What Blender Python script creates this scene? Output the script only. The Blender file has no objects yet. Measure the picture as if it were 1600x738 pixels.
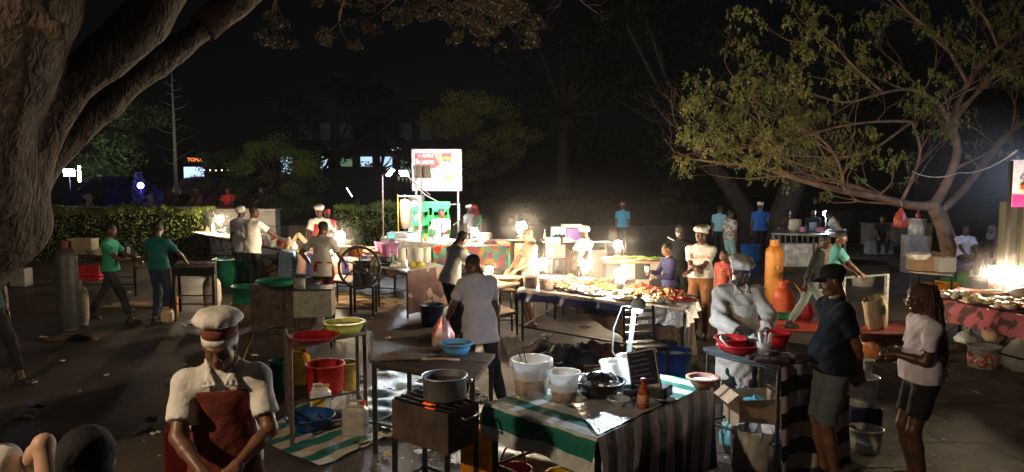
import bpy, math, random, numpy as np
from mathutils import Vector, Matrix
from mathutils.bvhtree import BVHTree
R = math.radians; PI = math.pi
sc = bpy.context.scene; col = sc.collection
rng = random.Random(7); nrg = np.random.default_rng(5)

# ------------------------------------------------------------ camera, sky, moon, exposure
FPX = 1150.0; TILT = R(4.5); CAMZ = 2.5
cd = bpy.data.cameras.new('camera'); cam = bpy.data.objects.new('camera', cd); col.objects.link(cam)
cam.location = (0, 0, CAMZ); cam.rotation_euler = (PI / 2 - TILT, 0, 0)
cd.sensor_width = 36; cd.lens = 36 * FPX / 1600; cd.clip_start = 0.05; cd.clip_end = 800
sc.camera = cam
w = bpy.data.worlds.new('World'); sc.world = w; w.use_nodes = True
wn = w.node_tree; wn.nodes.clear()
wo = wn.nodes.new('ShaderNodeOutputWorld'); wb = wn.nodes.new('ShaderNodeBackground'); sky = wn.nodes.new('ShaderNodeTexSky')
sky.sky_type = 'NISHITA'; sky.sun_disc = False; sky.sun_elevation = R(38); sky.sun_rotation = R(205)
wb.inputs['Strength'].default_value = 0.00022
wn.links.new(sky.outputs[0], wb.inputs[0]); wn.links.new(wb.outputs[0], wo.inputs[0])
sl = bpy.data.lights.new('moon', 'SUN'); so = bpy.data.objects.new('moon', sl); col.objects.link(so)
sl.energy = 0.006; sl.angle = R(0.5); sl.color = (.75, .85, 1); so.rotation_euler = (R(52), 0, R(-25))
sc.view_settings.view_transform = 'Standard'; sc.view_settings.look = 'None'
sc.view_settings.exposure = 0.5; sc.view_settings.gamma = 1
sc.cycles.use_denoising = True
sc.cycles.max_bounces = 5; sc.cycles.diffuse_bounces = 3; sc.cycles.transparent_max_bounces = 12
sc.cycles.sample_clamp_indirect = 4

def P(px, py, z=0.0):
    """the point at height z that the photograph shows at this place"""
    a = (px - 800) / FPX; b = (369 - py) / FPX
    dy = math.cos(TILT) + b * math.sin(TILT); dz = -math.sin(TILT) + b * math.cos(TILT)
    t = (z - CAMZ) / dz
    return Vector((a * t, dy * t, z))
def D(px, py, y):
    a = (px - 800) / FPX; b = (369 - py) / FPX
    dy = math.cos(TILT) + b * math.sin(TILT); dz = -math.sin(TILT) + b * math.cos(TILT)
    t = y / dy
    return Vector((a * t, y, CAMZ + dz * t))
def GX(px, y): return (px - 800) / FPX * y * 1.0

# ------------------------------------------------------------ materials
MC = {}
def mat(name, c, rough=.7, metal=0, var=.25, scale=12, bump=.25, c2=None, emit=None, es=0, trans=0, coat=0, spec=.5, bscale=None, alpha=1, sheen=0, bdist=.01, thin=0):
    if name in MC: return MC[name]
    m = bpy.data.materials.new(name); m.use_nodes = True; MC[name] = m
    n = m.node_tree.nodes; l = m.node_tree.links; b = n['Principled BSDF']
    b.inputs['Roughness'].default_value = rough; b.inputs['Metallic'].default_value = metal
    b.inputs['Specular IOR Level'].default_value = spec
    b.inputs['Transmission Weight'].default_value = trans; b.inputs['Coat Weight'].default_value = coat
    b.inputs['Alpha'].default_value = alpha
    if sheen: b.inputs['Sheen Weight'].default_value = sheen
    if emit:
        b.inputs['Emission Color'].default_value = (*emit, 1); b.inputs['Emission Strength'].default_value = es
    tc = n.new('ShaderNodeTexCoord'); nz = n.new('ShaderNodeTexNoise')
    nz.inputs['Scale'].default_value = scale; nz.inputs['Detail'].default_value = 5; nz.inputs['Roughness'].default_value = .65
    l.new(tc.outputs['Object'], nz.inputs['Vector'])
    mx = n.new('ShaderNodeMix'); mx.data_type = 'RGBA'
    d = c2 if c2 else tuple(x * (1 - var) for x in c); u = c if c2 else tuple(min(1, x * (1 + var * .6)) for x in c)
    mx.inputs['A'].default_value = (*d, 1); mx.inputs['B'].default_value = (*u, 1)
    cr = n.new('ShaderNodeMapRange'); cr.inputs['From Min'].default_value = .35; cr.inputs['From Max'].default_value = .65
    l.new(nz.outputs['Fac'], cr.inputs['Value']); l.new(cr.outputs['Result'], mx.inputs['Factor'])
    l.new(mx.outputs['Result'], b.inputs['Base Color'])
    if bump:
        bp = n.new('ShaderNodeBump'); bp.inputs['Strength'].default_value = bump; bp.inputs['Distance'].default_value = bdist
        nb = n.new('ShaderNodeTexNoise'); nb.inputs['Scale'].default_value = bscale or scale * 3; nb.inputs['Detail'].default_value = 4
        l.new(tc.outputs['Object'], nb.inputs['Vector']); l.new(nb.outputs['Fac'], bp.inputs['Height']); l.new(bp.outputs['Normal'], b.inputs['Normal'])
    if thin:
        t = n.new('ShaderNodeBsdfTranslucent'); s = n.new('ShaderNodeMixShader'); s.inputs[0].default_value = thin
        l.new(mx.outputs['Result'], t.inputs['Color']); l.new(b.outputs[0], s.inputs[1]); l.new(t.outputs[0], s.inputs[2])
        l.new(s.outputs[0], n['Material Output'].inputs['Surface'])
    return m
def stripes(name, ca, cb, period, duty=.5, axis=0, rough=.6, wob=.01, bump=.4, cc=None):
    """striped cloth read from the cloth's own uv, in metres"""
    if name in MC: return MC[name]
    m = mat(name, ca, rough, bump=bump, scale=6, bscale=9, bdist=.02)
    n = m.node_tree.nodes; l = m.node_tree.links; b = n['Principled BSDF']
    uv = n.new('ShaderNodeUVMap'); sp = n.new('ShaderNodeSeparateXYZ'); l.new(uv.outputs[0], sp.inputs[0])
    nz = n.new('ShaderNodeTexNoise'); nz.inputs['Scale'].default_value = 3; l.new(uv.outputs[0], nz.inputs['Vector'])
    a = n.new('ShaderNodeMath'); a.operation = 'MULTIPLY_ADD'; a.inputs[1].default_value = wob * 2; l.new(nz.outputs['Fac'], a.inputs[0]); l.new(sp.outputs[axis], a.inputs[2])
    dv = n.new('ShaderNodeMath'); dv.operation = 'DIVIDE'; dv.inputs[1].default_value = period; l.new(a.outputs[0], dv.inputs[0])
    fr = n.new('ShaderNodeMath'); fr.operation = 'FRACT'; l.new(dv.outputs[0], fr.inputs[0])
    gt = n.new('ShaderNodeMath'); gt.operation = 'GREATER_THAN'; gt.inputs[1].default_value = duty; l.new(fr.outputs[0], gt.inputs[0])
    mx = n.new('ShaderNodeMix'); mx.data_type = 'RGBA'; mx.inputs['A'].default_value = (*ca, 1); mx.inputs['B'].default_value = (*cb, 1)
    l.new(gt.outputs[0], mx.inputs['Factor'])
    n2 = n.new('ShaderNodeTexNoise'); n2.inputs['Scale'].default_value = 14; n2.inputs['Detail'].default_value = 6; l.new(uv.outputs[0], n2.inputs['Vector'])
    m2 = n.new('ShaderNodeMix'); m2.data_type = 'RGBA'; m2.blend_type = 'MULTIPLY'; m2.inputs['Factor'].default_value = .65
    l.new(mx.outputs['Result'], m2.inputs['A']); l.new(n2.outputs['Fac'], m2.inputs['B']); l.new(m2.outputs['Result'], b.inputs['Base Color'])
    return m
def patches(name, cols, scale, rough=.7, kind='VORONOI', uv=True):
    """print of several colours: cells of the cloth's own uv"""
    if name in MC: return MC[name]
    m = mat(name, cols[0], rough, bump=.3, bscale=10)
    n = m.node_tree.nodes; l = m.node_tree.links; b = n['Principled BSDF']
    tc = n.new('ShaderNodeUVMap') if uv else n.new('ShaderNodeTexCoord')
    src = tc.outputs[0] if uv else tc.outputs['Object']
    nz = n.new('ShaderNodeTexNoise'); nz.inputs['Scale'].default_value = scale * .8; l.new(src, nz.inputs['Vector'])
    if kind == 'VORONOI':
        v = n.new('ShaderNodeTexVoronoi'); v.inputs['Scale'].default_value = scale
        ad = n.new('ShaderNodeVectorMath'); ad.operation = 'MULTIPLY_ADD'; ad.inputs[1].default_value = (.2 / scale * 3,) * 3
        l.new(nz.outputs['Color'], ad.inputs[0]); l.new(src, ad.inputs[2]); l.new(ad.outputs[0], v.inputs['Vector'])
        sp = n.new('ShaderNodeSeparateColor'); l.new(v.outputs['Color'], sp.inputs[0]); f = sp.outputs[0]
    else: f = nz.outputs['Fac']
    r = n.new('ShaderNodeValToRGB'); r.color_ramp.interpolation = 'CONSTANT'
    lo, hi = (0, 1) if kind == 'VORONOI' else (.36, .64)
    e = r.color_ramp.elements
    while len(e) < len(cols): e.new(.5)
    for i, c in enumerate(cols): e[i].position = lo + (hi - lo) * i / len(cols) if i else 0; e[i].color = (*c, 1)
    l.new(f, r.inputs[0]); l.new(r.outputs[0], b.inputs['Base Color'])
    return m

# ------------------------------------------------------------ objects
def tag(o, label=None, cat=None, group=None, kind=None):
    if label: o['label'] = label
    if cat: o['category'] = cat
    if group: o['group'] = group
    if kind: o['kind'] = kind
    return o
def thing(name, label, cat, loc=(0, 0, 0), rz=0, group=None):
    o = bpy.data.objects.new(name, None); col.objects.link(o); o.empty_display_size = .1
    o.location = loc; o.rotation_euler = (0, 0, rz)
    return tag(o, label, cat, group)
def copy_tree(o, loc=None, rz=None, label=None, parent=None, group=None):
    c = o.copy(); col.objects.link(c)
    if parent: c.parent = parent
    if loc is not None: c.location = loc
    if rz is not None: c.rotation_euler = (0, 0, rz)
    if label: c['label'] = label
    if group: c['group'] = group
    for ch in o.children: copy_tree(ch, parent=c)
    return c
def basis(d):
    d = d.normalized(); a = Vector((0, 0, 1)) if abs(d.z) < .9 else Vector((1, 0, 0))
    x = a.cross(d).normalized(); return x, d.cross(x)
class MB:
    def __init__(s): s.v = []; s.f = []; s.m = []; s.s = []; s.uv = None; s.mi = 0
    def poly(s, pts, faces, smooth=False, mi=None):
        k = len(s.v); s.v += [tuple(p) for p in pts]; mi = s.mi if mi is None else mi
        for f in faces: s.f.append([i + k for i in f]); s.m.append(mi); s.s.append(smooth)
        return s
    def npm(s, V, F, mi=0, M=None):
        if M is not None:
            A = np.array(M); V = V @ A[:3, :3].T + A[:3, 3]
        k = len(s.v); s.v += V.tolist(); s.f += (F + k).tolist(); s.m += [mi] * len(F); s.s += [True] * len(F); return s
    def box(s, c, size, rz=0, M=None, mi=None, bev=0, tap=1):
        x, y, z = (a / 2 for a in size); c = Vector(c)
        if bev:
            b = min(bev, x * .9, y * .9, z * .9)
            ring = [(-x + b, -y), (x - b, -y), (x, -y + b), (x, y - b), (x - b, y), (-x + b, y), (-x, y - b), (-x, -y + b)]
            lv = [(-z, 1 - b / max(x, y)), (-z + b, 1), (z - b, 1), (z, 1 - b / max(x, y))]
            pts = [Vector((px * k, py * k, zz)) for zz, k in lv for px, py in ring]
            fs = [list(range(7, -1, -1)), list(range(24, 32))] + [[a * 8 + i, a * 8 + (i + 1) % 8, a * 8 + 8 + (i + 1) % 8, a * 8 + 8 + i] for a in range(3) for i in range(8)]
        else:
            pts = [Vector((a * x * (tap if d > 0 else 1), b * y * (tap if d > 0 else 1), d * z)) for d in (-1, 1) for b in (-1, 1) for a in (-1, 1)]
            fs = [[0, 2, 3, 1], [4, 5, 7, 6], [0, 1, 5, 4], [1, 3, 7, 5], [3, 2, 6, 7], [2, 0, 4, 6]]
        if M is None: M = Matrix.Rotation(rz, 3, 'Z')
        return s.poly([M @ p + c for p in pts], fs, False, mi)
    def cyl(s, a, b, r0, r1=None, n=12, mi=None, smooth=True):
        return s.tube([a, b], [r0, r0 if r1 is None else r1], n, mi, smooth)
    def tube(s, pts, rad, n=8, mi=None, smooth=True, cap=True):
        pts = [Vector(p) for p in pts]
        if not hasattr(rad, '__len__'): rad = [rad] * len(pts)
        k = len(s.v); ring = []; x = None
        for i, p in enumerate(pts):
            d = (pts[min(i + 1, len(pts) - 1)] - pts[max(i - 1, 0)])
            if d.length < 1e-9: d = Vector((0, 0, 1))
            d.normalize()
            if x is None: x, y = basis(d)
            else:
                x = (x - d * x.dot(d)).normalized(); y = d.cross(x)
            for j in range(n):
                t = 2 * PI * j / n; ring.append(p + (x * math.cos(t) + y * math.sin(t)) * rad[i])
        fs = [[i * n + j, i * n + (j + 1) % n, (i + 1) * n + (j + 1) % n, (i + 1) * n + j] for i in range(len(pts) - 1) for j in range(n)]
        s.poly(ring, fs, smooth, mi)
        if cap:
            m_ = s.mi if mi is None else mi
            s.f.append([k + j for j in range(n - 1, -1, -1)]); s.m.append(m_); s.s.append(False)
            e = k + (len(pts) - 1) * n; s.f.append([e + j for j in range(n)]); s.m.append(m_); s.s.append(False)
        return s
    def lathe(s, prof, c=(0, 0, 0), n=24, mi=None, smooth=True, wob=None, M=None):
        c = Vector(c); pts = []
        for i, (r, z) in enumerate(prof):
            for j in range(n):
                t = 2 * PI * j / n; q = r * (1 + (wob(t, i) if wob else 0)); p = Vector((q * math.cos(t), q * math.sin(t), z))
                pts.append((M @ p if M else p) + c)
        fs = [[i * n + j, i * n + (j + 1) % n, (i + 1) * n + (j + 1) % n, (i + 1) * n + j] for i in range(len(prof) - 1) for j in range(n)]
        if prof[0][0] > 1e-4: fs.append(list(range(n - 1, -1, -1)))
        if prof[-1][0] > 1e-4: e = (len(prof) - 1) * n; fs.append([e + j for j in range(n)])
        return s.poly(pts, fs, smooth, mi)
    def prism(s, pts, z0, z1, mi=None):
        n = len(pts); a = sum(pts[i][0] * pts[(i + 1) % n][1] - pts[(i + 1) % n][0] * pts[i][1] for i in range(n))
        if a < 0: pts = pts[::-1]
        v = [(p[0], p[1], z0) for p in pts] + [(p[0], p[1], z1) for p in pts]
        return s.poly(v, [list(range(n - 1, -1, -1)), list(range(n, 2 * n))] + [[i, (i + 1) % n, n + (i + 1) % n, n + i] for i in range(n)], False, mi)
    def blob(s, c, r, mi=None, n=8, m=6, jit=.12, M=None):
        c = Vector(c); pts = []; r = r if hasattr(r, '__len__') else (r, r, r)
        for i in range(m + 1):
            for j in range(n):
                a = PI * i / m - PI / 2; t = 2 * PI * j / n; q = 1 + rng.uniform(-jit, jit)
                p = Vector((r[0] * q * math.cos(a) * math.cos(t), r[1] * q * math.cos(a) * math.sin(t), r[2] * q * math.sin(a)))
                pts.append((M @ p if M else p) + c)
        return s.poly(pts, [[i * n + j, i * n + (j + 1) % n, (i + 1) * n + (j + 1) % n, (i + 1) * n + j] for i in range(m) for j in range(n)], True, mi)
    def build(s, name, mats, parent=None, uv=None):
        me = bpy.data.meshes.new(name); me.from_pydata(s.v, [], s.f)
        for m_ in (mats if isinstance(mats, (list, tuple)) else [mats]): me.materials.append(m_)
        me.polygons.foreach_set('material_index', s.m); me.polygons.foreach_set('use_smooth', s.s)
        if uv is not None:
            L = me.uv_layers.new(name='UVMap'); vi = np.empty(len(me.loops), 'i'); me.loops.foreach_get('vertex_index', vi)
            L.data.foreach_set('uv', np.array(uv, 'f')[vi].ravel())
        me.update(); o = bpy.data.objects.new(name, me); col.objects.link(o)
        if parent: o.parent = parent
        return o
def quads(name, V, mats, parent=None, mi=None, smooth=False):
    """fast: V is (n,4,3)"""
    n = len(V); me = bpy.data.meshes.new(name); me.vertices.add(4 * n); me.vertices.foreach_set('co', V.astype('f').ravel())
    me.loops.add(4 * n); me.loops.foreach_set('vertex_index', np.arange(4 * n, dtype='i')); me.polygons.add(n)
    me.polygons.foreach_set('loop_start', np.arange(0, 4 * n, 4, dtype='i'))
    for m_ in (mats if isinstance(mats, (list, tuple)) else [mats]): me.materials.append(m_)
    if mi is not None: me.polygons.foreach_set('material_index', mi.astype('i'))
    me.update(); me.validate(); o = bpy.data.objects.new(name, me); col.objects.link(o)
    if parent: o.parent = parent
    return o

# ------------------------------------------------------------ signed distance fields -> one continuous surface
class Field:
    def __init__(s, lo, hi, res):
        lo = np.array(lo, 'f') - 3 * res; n = np.ceil((np.array(hi, 'f') + 3 * res - lo) / res).astype(int) + 1
        s.lo = lo; s.res = res; s.n = n; s.ax = [lo[i] + res * np.arange(n[i], dtype='f') for i in range(3)]
        s.f = np.full(n, .5, 'f')
    def _g(s, lo, hi, pad):
        sl_ = []
        for i in range(3):
            a = int(max(0, math.floor((lo[i] - pad - s.lo[i]) / s.res))); b = int(min(s.n[i], math.ceil((hi[i] + pad - s.lo[i]) / s.res) + 1))
            if b <= a: return None, None
            sl_.append(slice(a, b))
        X = s.ax[0][sl_[0]][:, None, None]; Y = s.ax[1][sl_[1]][None, :, None]; Z = s.ax[2][sl_[2]][None, None, :]
        return tuple(sl_), (X, Y, Z)
    def _mix(s, sl_, d, k, op):
        a = s.f[sl_]
        if op == 'sub': s.f[sl_] = np.maximum(a, -d); return
        h = np.maximum(k - np.abs(a - d), 0) / k
        s.f[sl_] = np.minimum(a, d) - h * h * k * .25
    def cap(s, a, b, ra, rb=None, k=.03, fl=None, op='add', cut=False):
        rb = ra if rb is None else rb; a = np.array(a, 'f'); b = np.array(b, 'f'); rm = max(ra, rb)
        sl_, G = s._g(np.minimum(a, b) - rm, np.maximum(a, b) + rm, k + 2 * s.res)
        if G is None: return s
        ab = b - a; L = float(ab @ ab) + 1e-9; q = [G[i] - a[i] for i in range(3)]
        t = np.clip((q[0] * ab[0] + q[1] * ab[1] + q[2] * ab[2]) / L, 0, 1)
        e = [q[i] - t * ab[i] for i in range(3)]; r = ra + (rb - ra) * t
        d2 = e[0] ** 2 + e[1] ** 2 + e[2] ** 2
        if fl is not None:
            ax, g = fl; c = e[0] * ax[0] + e[1] * ax[1] + e[2] * ax[2]; d2 = d2 + c * c * (1 / (g * g) - 1)
            q2 = np.sqrt(d2); d = (q2 - r) * g ** .5
        else: d = np.sqrt(d2) - r
        if cut: L_ = L ** .5; d = np.maximum(d, (q[0] * ab[0] + q[1] * ab[1] + q[2] * ab[2]) / L_ - L_)
        s._mix(sl_, d, k, op); return s
    def ell(s, c, r, M=None, k=.03, op='add'):
        c = np.array(c, 'f'); rm = max(r); sl_, G = s._g(c - rm, c + rm, k + 2 * s.res)
        if G is None: return s
        q = [G[i] - c[i] for i in range(3)]
        if M is not None: q = [sum(M[j][i] * q[j] for j in range(3)) for i in range(3)]
        k0 = np.sqrt(sum((q[i] / r[i]) ** 2 for i in range(3))); k1 = np.sqrt(sum((q[i] / r[i] ** 2) ** 2 for i in range(3))) + 1e-6
        s._mix(sl_, k0 * (k0 - 1) / k1, k, op); return s
    def cut(s, n, p):
        n = Vector(n).normalized(); p = Vector(p)
        s.f = np.maximum(s.f, (s.ax[0] - p.x)[:, None, None] * n.x + (s.ax[1] - p.y)[None, :, None] * n.y + (s.ax[2] - p.z)[None, None, :] * n.z); return s
    def folds(s, amp, fr=16, seed=0):
        X = s.ax[0][:, None, None]; Y = s.ax[1][None, :, None]; Z = s.ax[2][None, None, :]
        s.f = s.f + amp * (np.sin(fr * (X * 1.3 + .35 * np.sin(5 * Z + seed)) + 2.1 * np.sin(9 * Y + seed)) * .5 + .5 * np.sin(fr * .8 * (Z + .5 * X * np.sin(seed + 1) + .3 * Y) + seed)
                           + .45 * np.sin(fr * 2.3 * (Z * .6 + X * .7 * np.cos(seed)) + 3 * np.sin(11 * Y)))
        return s
    def mesh(s):
        f = s.f; I = f < 0; n = s.n
        c = [I[a:n[0] - 1 + a, b:n[1] - 1 + b, d:n[2] - 1 + d] for a in (0, 1) for b in (0, 1) for d in (0, 1)]
        tot = sum(x.astype('i1') for x in c); act = (tot > 0) & (tot < 8); ids = np.argwhere(act)
        if len(ids) == 0: return np.zeros((0, 3)), np.zeros((0, 4), int)
        idx = np.full(act.shape, -1, int); idx[act] = np.arange(len(ids))
        off = np.array([(a, b, d) for a in (0, 1) for b in (0, 1) for d in (0, 1)])
        val = np.stack([f[ids[:, 0] + o[0], ids[:, 1] + o[1], ids[:, 2] + o[2]] for o in off], 1)
        S = np.zeros((len(ids), 3)); C = np.zeros(len(ids))
        for i in range(8):
            for j in range(i + 1, 8):
                if np.abs(off[i] - off[j]).sum() != 1: continue
                a = val[:, i]; b = val[:, j]; m = (a < 0) != (b < 0); t = np.where(m, a / np.where(a == b, 1, a - b), 0)
                S += np.where(m[:, None], off[i] + t[:, None] * (off[j] - off[i]), 0); C += m
        V = s.lo + s.res * (ids + S / C[:, None]); F = []
        for ax in range(3):
            o = [0, 0, 0]; o[ax] = 1; u, v = (ax + 1) % 3, (ax + 2) % 3
            A = I[:n[0] - o[0], :n[1] - o[1], :n[2] - o[2]]; B = I[o[0]:, o[1]:, o[2]:]
            e = np.argwhere(A != B); e = e[(e[:, u] > 0) & (e[:, v] > 0) & (e[:, u] < n[u] - 1) & (e[:, v] < n[v] - 1)]
            if len(e) == 0: continue
            def g(du, dv):
                q = e.copy(); q[:, u] -= du; q[:, v] -= dv; return idx[q[:, 0], q[:, 1], q[:, 2]]
            Q = np.stack([g(1, 1), g(0, 1), g(0, 0), g(1, 0)], 1); ins = A[e[:, 0], e[:, 1], e[:, 2]]
            Q[~ins] = Q[~ins][:, ::-1]; F.append(Q)
        F = np.concatenate(F); F = F[(F >= 0).all(1)]
        return V, F
# ------------------------------------------------------------ people
SK = {'dark': mat('skin_dark', (.085, .036, .019), .42, var=.15, scale=30, bump=.12, spec=.5), 'mid': mat('skin_brown', (.17, .08, .045), .45, var=.15, scale=30, bump=.12),
      'pale': mat('skin_pale', (.55, .33, .23), .5, var=.1, scale=30, bump=.1), 'black': mat('skin_deep', (.045, .02, .012), .4, var=.15, scale=30, bump=.12)}
EYE = mat('eye_white', (.6, .58, .52), .2, bump=0, var=0); PUP = mat('pupil', (.01, .008, .006), .1, bump=0, var=0)
LIP = mat('lips', (.16, .055, .045), .4, bump=0, var=.1)
HAIR = mat('hair_black', (.008, .007, .006), .6, scale=60, bump=.9, bscale=240, bdist=.006)
def cloth(name, c, **k): return mat('cloth_' + name, c, k.pop('rough', .85), var=.22, scale=4, bump=.55, bscale=k.pop('bscale', 13), bdist=.03, sheen=.02, spec=.25, **k)
WHITE = cloth('white', (.74, .72, .68)); CREAM = cloth('cream', (.62, .5, .38)); BLACKC = cloth('black', (.012, .012, .014)); NAVY = cloth('navy', (.003, .004, .008))
JEANS = cloth('jeans', (.03, .05, .09)); DGREY = cloth('dark_grey', (.035, .035, .04)); BROWNC = cloth('brown', (.13, .055, .03)); REDC = cloth('red', (.45, .03, .035))
SHOE = mat('shoe', (.02, .018, .016), .5); SOLE = mat('sandal', (.1, .05, .03), .6)

def make_head(res):
    F = Field((-.1, -.13, -.135), (.1, .13, .135), res)
    F.ell((0, -.014, .028), (.074, .092, .088)); F.ell((0, .022, -.035), (.058, .066, .08), k=.04)
    F.cap((-.03, .03, -.075), (.03, .03, -.075), .034, k=.03); F.ell((0, .062, -.092), (.026, .022, .02), k=.025)
    for x in (-1, 1):
        F.ell((x * .04, .058, -.028), (.02, .02, .02), k=.03); F.cap((x * .014, .084, .024), (x * .046, .07, .022), .009, k=.02)
        F.ell((x * .031, .094, .002), (.015, .016, .01), op='sub'); F.ell((x * .031, .071, .001), (.015, .014, .012), k=.006)
        F.ell((x * .077, -.004, -.008), (.01, .021, .033), k=.01); F.ell((x * .012, .1, -.033), (.011, .012, .009), k=.008)
    F.cap((0, .086, .012), (0, .104, -.026), .008, .012, k=.014)
    F.cap((-.018, .088, -.058), (.018, .088, -.058), .007, k=.008); F.cap((-.015, .086, -.07), (.015, .086, -.07), .0085, k=.007)
    F.cap((0, -.02, -.06), (0, -.035, -.13), .055, .054, k=.03)
    return F.mesh()
def make_hand(curl, res):
    F = Field((-.085, -.03, -.085), (.055, .2, .03), res)
    for i, (x, L) in enumerate(((-.031, .072), (-.0105, .082), (.0105, .077), (.0305, .06))):
        F.cap((x * .55, .0, 0), (x, .085, 0), .016, .0125, k=.012)
        p = Vector((x, .085, 0)); a = 0
        for j, fr in enumerate((.45, .32, .25)):
            a += curl[j] + (.12 if j == 0 else 0) * (i - 1.2) * curl[0]
            q = p + Vector((x * .12 * (1 - j * .4), math.cos(a), -math.sin(a))) * L * fr
            F.cap(p, q, .0092 - .0008 * j, .0086 - .0009 * j, k=.004); p = q
    F.cap((0, -.02, 0), (0, .01, 0), .024, .022, k=.02, fl=((0, 0, 1), .8))
    F.cap((-.015, .015, -.008), (-.045, .05, -.016), .016, .012, k=.015); F.cap((-.045, .05, -.016), (-.052, .082, -.03), .0115, .0085, k=.004)
    return F.mesh()
HEADS = [make_head(.012), make_head(.0075), make_head(.0045)]
HANDS = {(c, d): make_hand(cv, rs) for c, cv in (('relax', (.35, .4, .3)), ('grip', (1.0, 1.2, .8)), ('flat', (.1, .12, .1))) for d, rs in ((0, .008), (1, .0065), (2, .0038))}
def hair_mesh(kind, res):
    F = Field((-.14, -.2, -.16), (.14, .14, .22), res); n = Vector((0, .55, -.84))
    t = {'short': 0, 'cut': -.003, 'afro': .022, 'bun': .004, 'long': .008, 'tail': .004, 'bob': .014}[kind]
    F.ell((0, -.018, .034), (.081 + t, .097 + t, .09 + t))
    F.cut(n, (0, .083, .062)); F.folds(.0022, 90, 2)
    if kind == 'bob': F.ell((0, -.03, -.04), (.1, .085, .12), k=.03)
    if kind == 'long': F.ell((0, -.06, -.03), (.09, .075, .12), k=.04)
    if kind == 'bun': F.ell((0, -.085, .115), (.045, .045, .05), k=.02)
    if kind == 'tail': F.cap((0, -.1, .04), (0, -.14, -.06), .035, .02, k=.02)
    return F.mesh()
HM = {}
def ik(a, t, l1, l2, pole):
    a = Vector(a); t = Vector(t); d = t - a; L = min(d.length, (l1 + l2) * .995); d.normalize(); t = a + d * L
    x = (l1 * l1 - l2 * l2 + L * L) / (2 * L); y = math.sqrt(max(0, l1 * l1 - x * x)); p = Vector(pole); p = (p - d * p.dot(d))
    p = p.normalized() if p.length > 1e-5 else Vector((1, 0, 0)); return a + d * x + p * y, t
def hand_matrix(w, d, side, palm=None):
    d = d.normalized(); r = palm if palm else (Vector((side, .1, 0)) if abs(d.z) > .75 else Vector((side * .5, 0, 1)))
    z = (r - d * r.dot(d)).normalized(); x = d.cross(z); M = Matrix((x, d, z)).transposed().to_4x4(); M.translation = w
    return M @ Matrix.Diagonal((1 if side > 0 else -1, 1, 1, 1))
def lens_pants(kind): return {'trousers': .97, 'shorts': .5, 'short_shorts': .36, 'skirt': .8}[kind]

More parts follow.
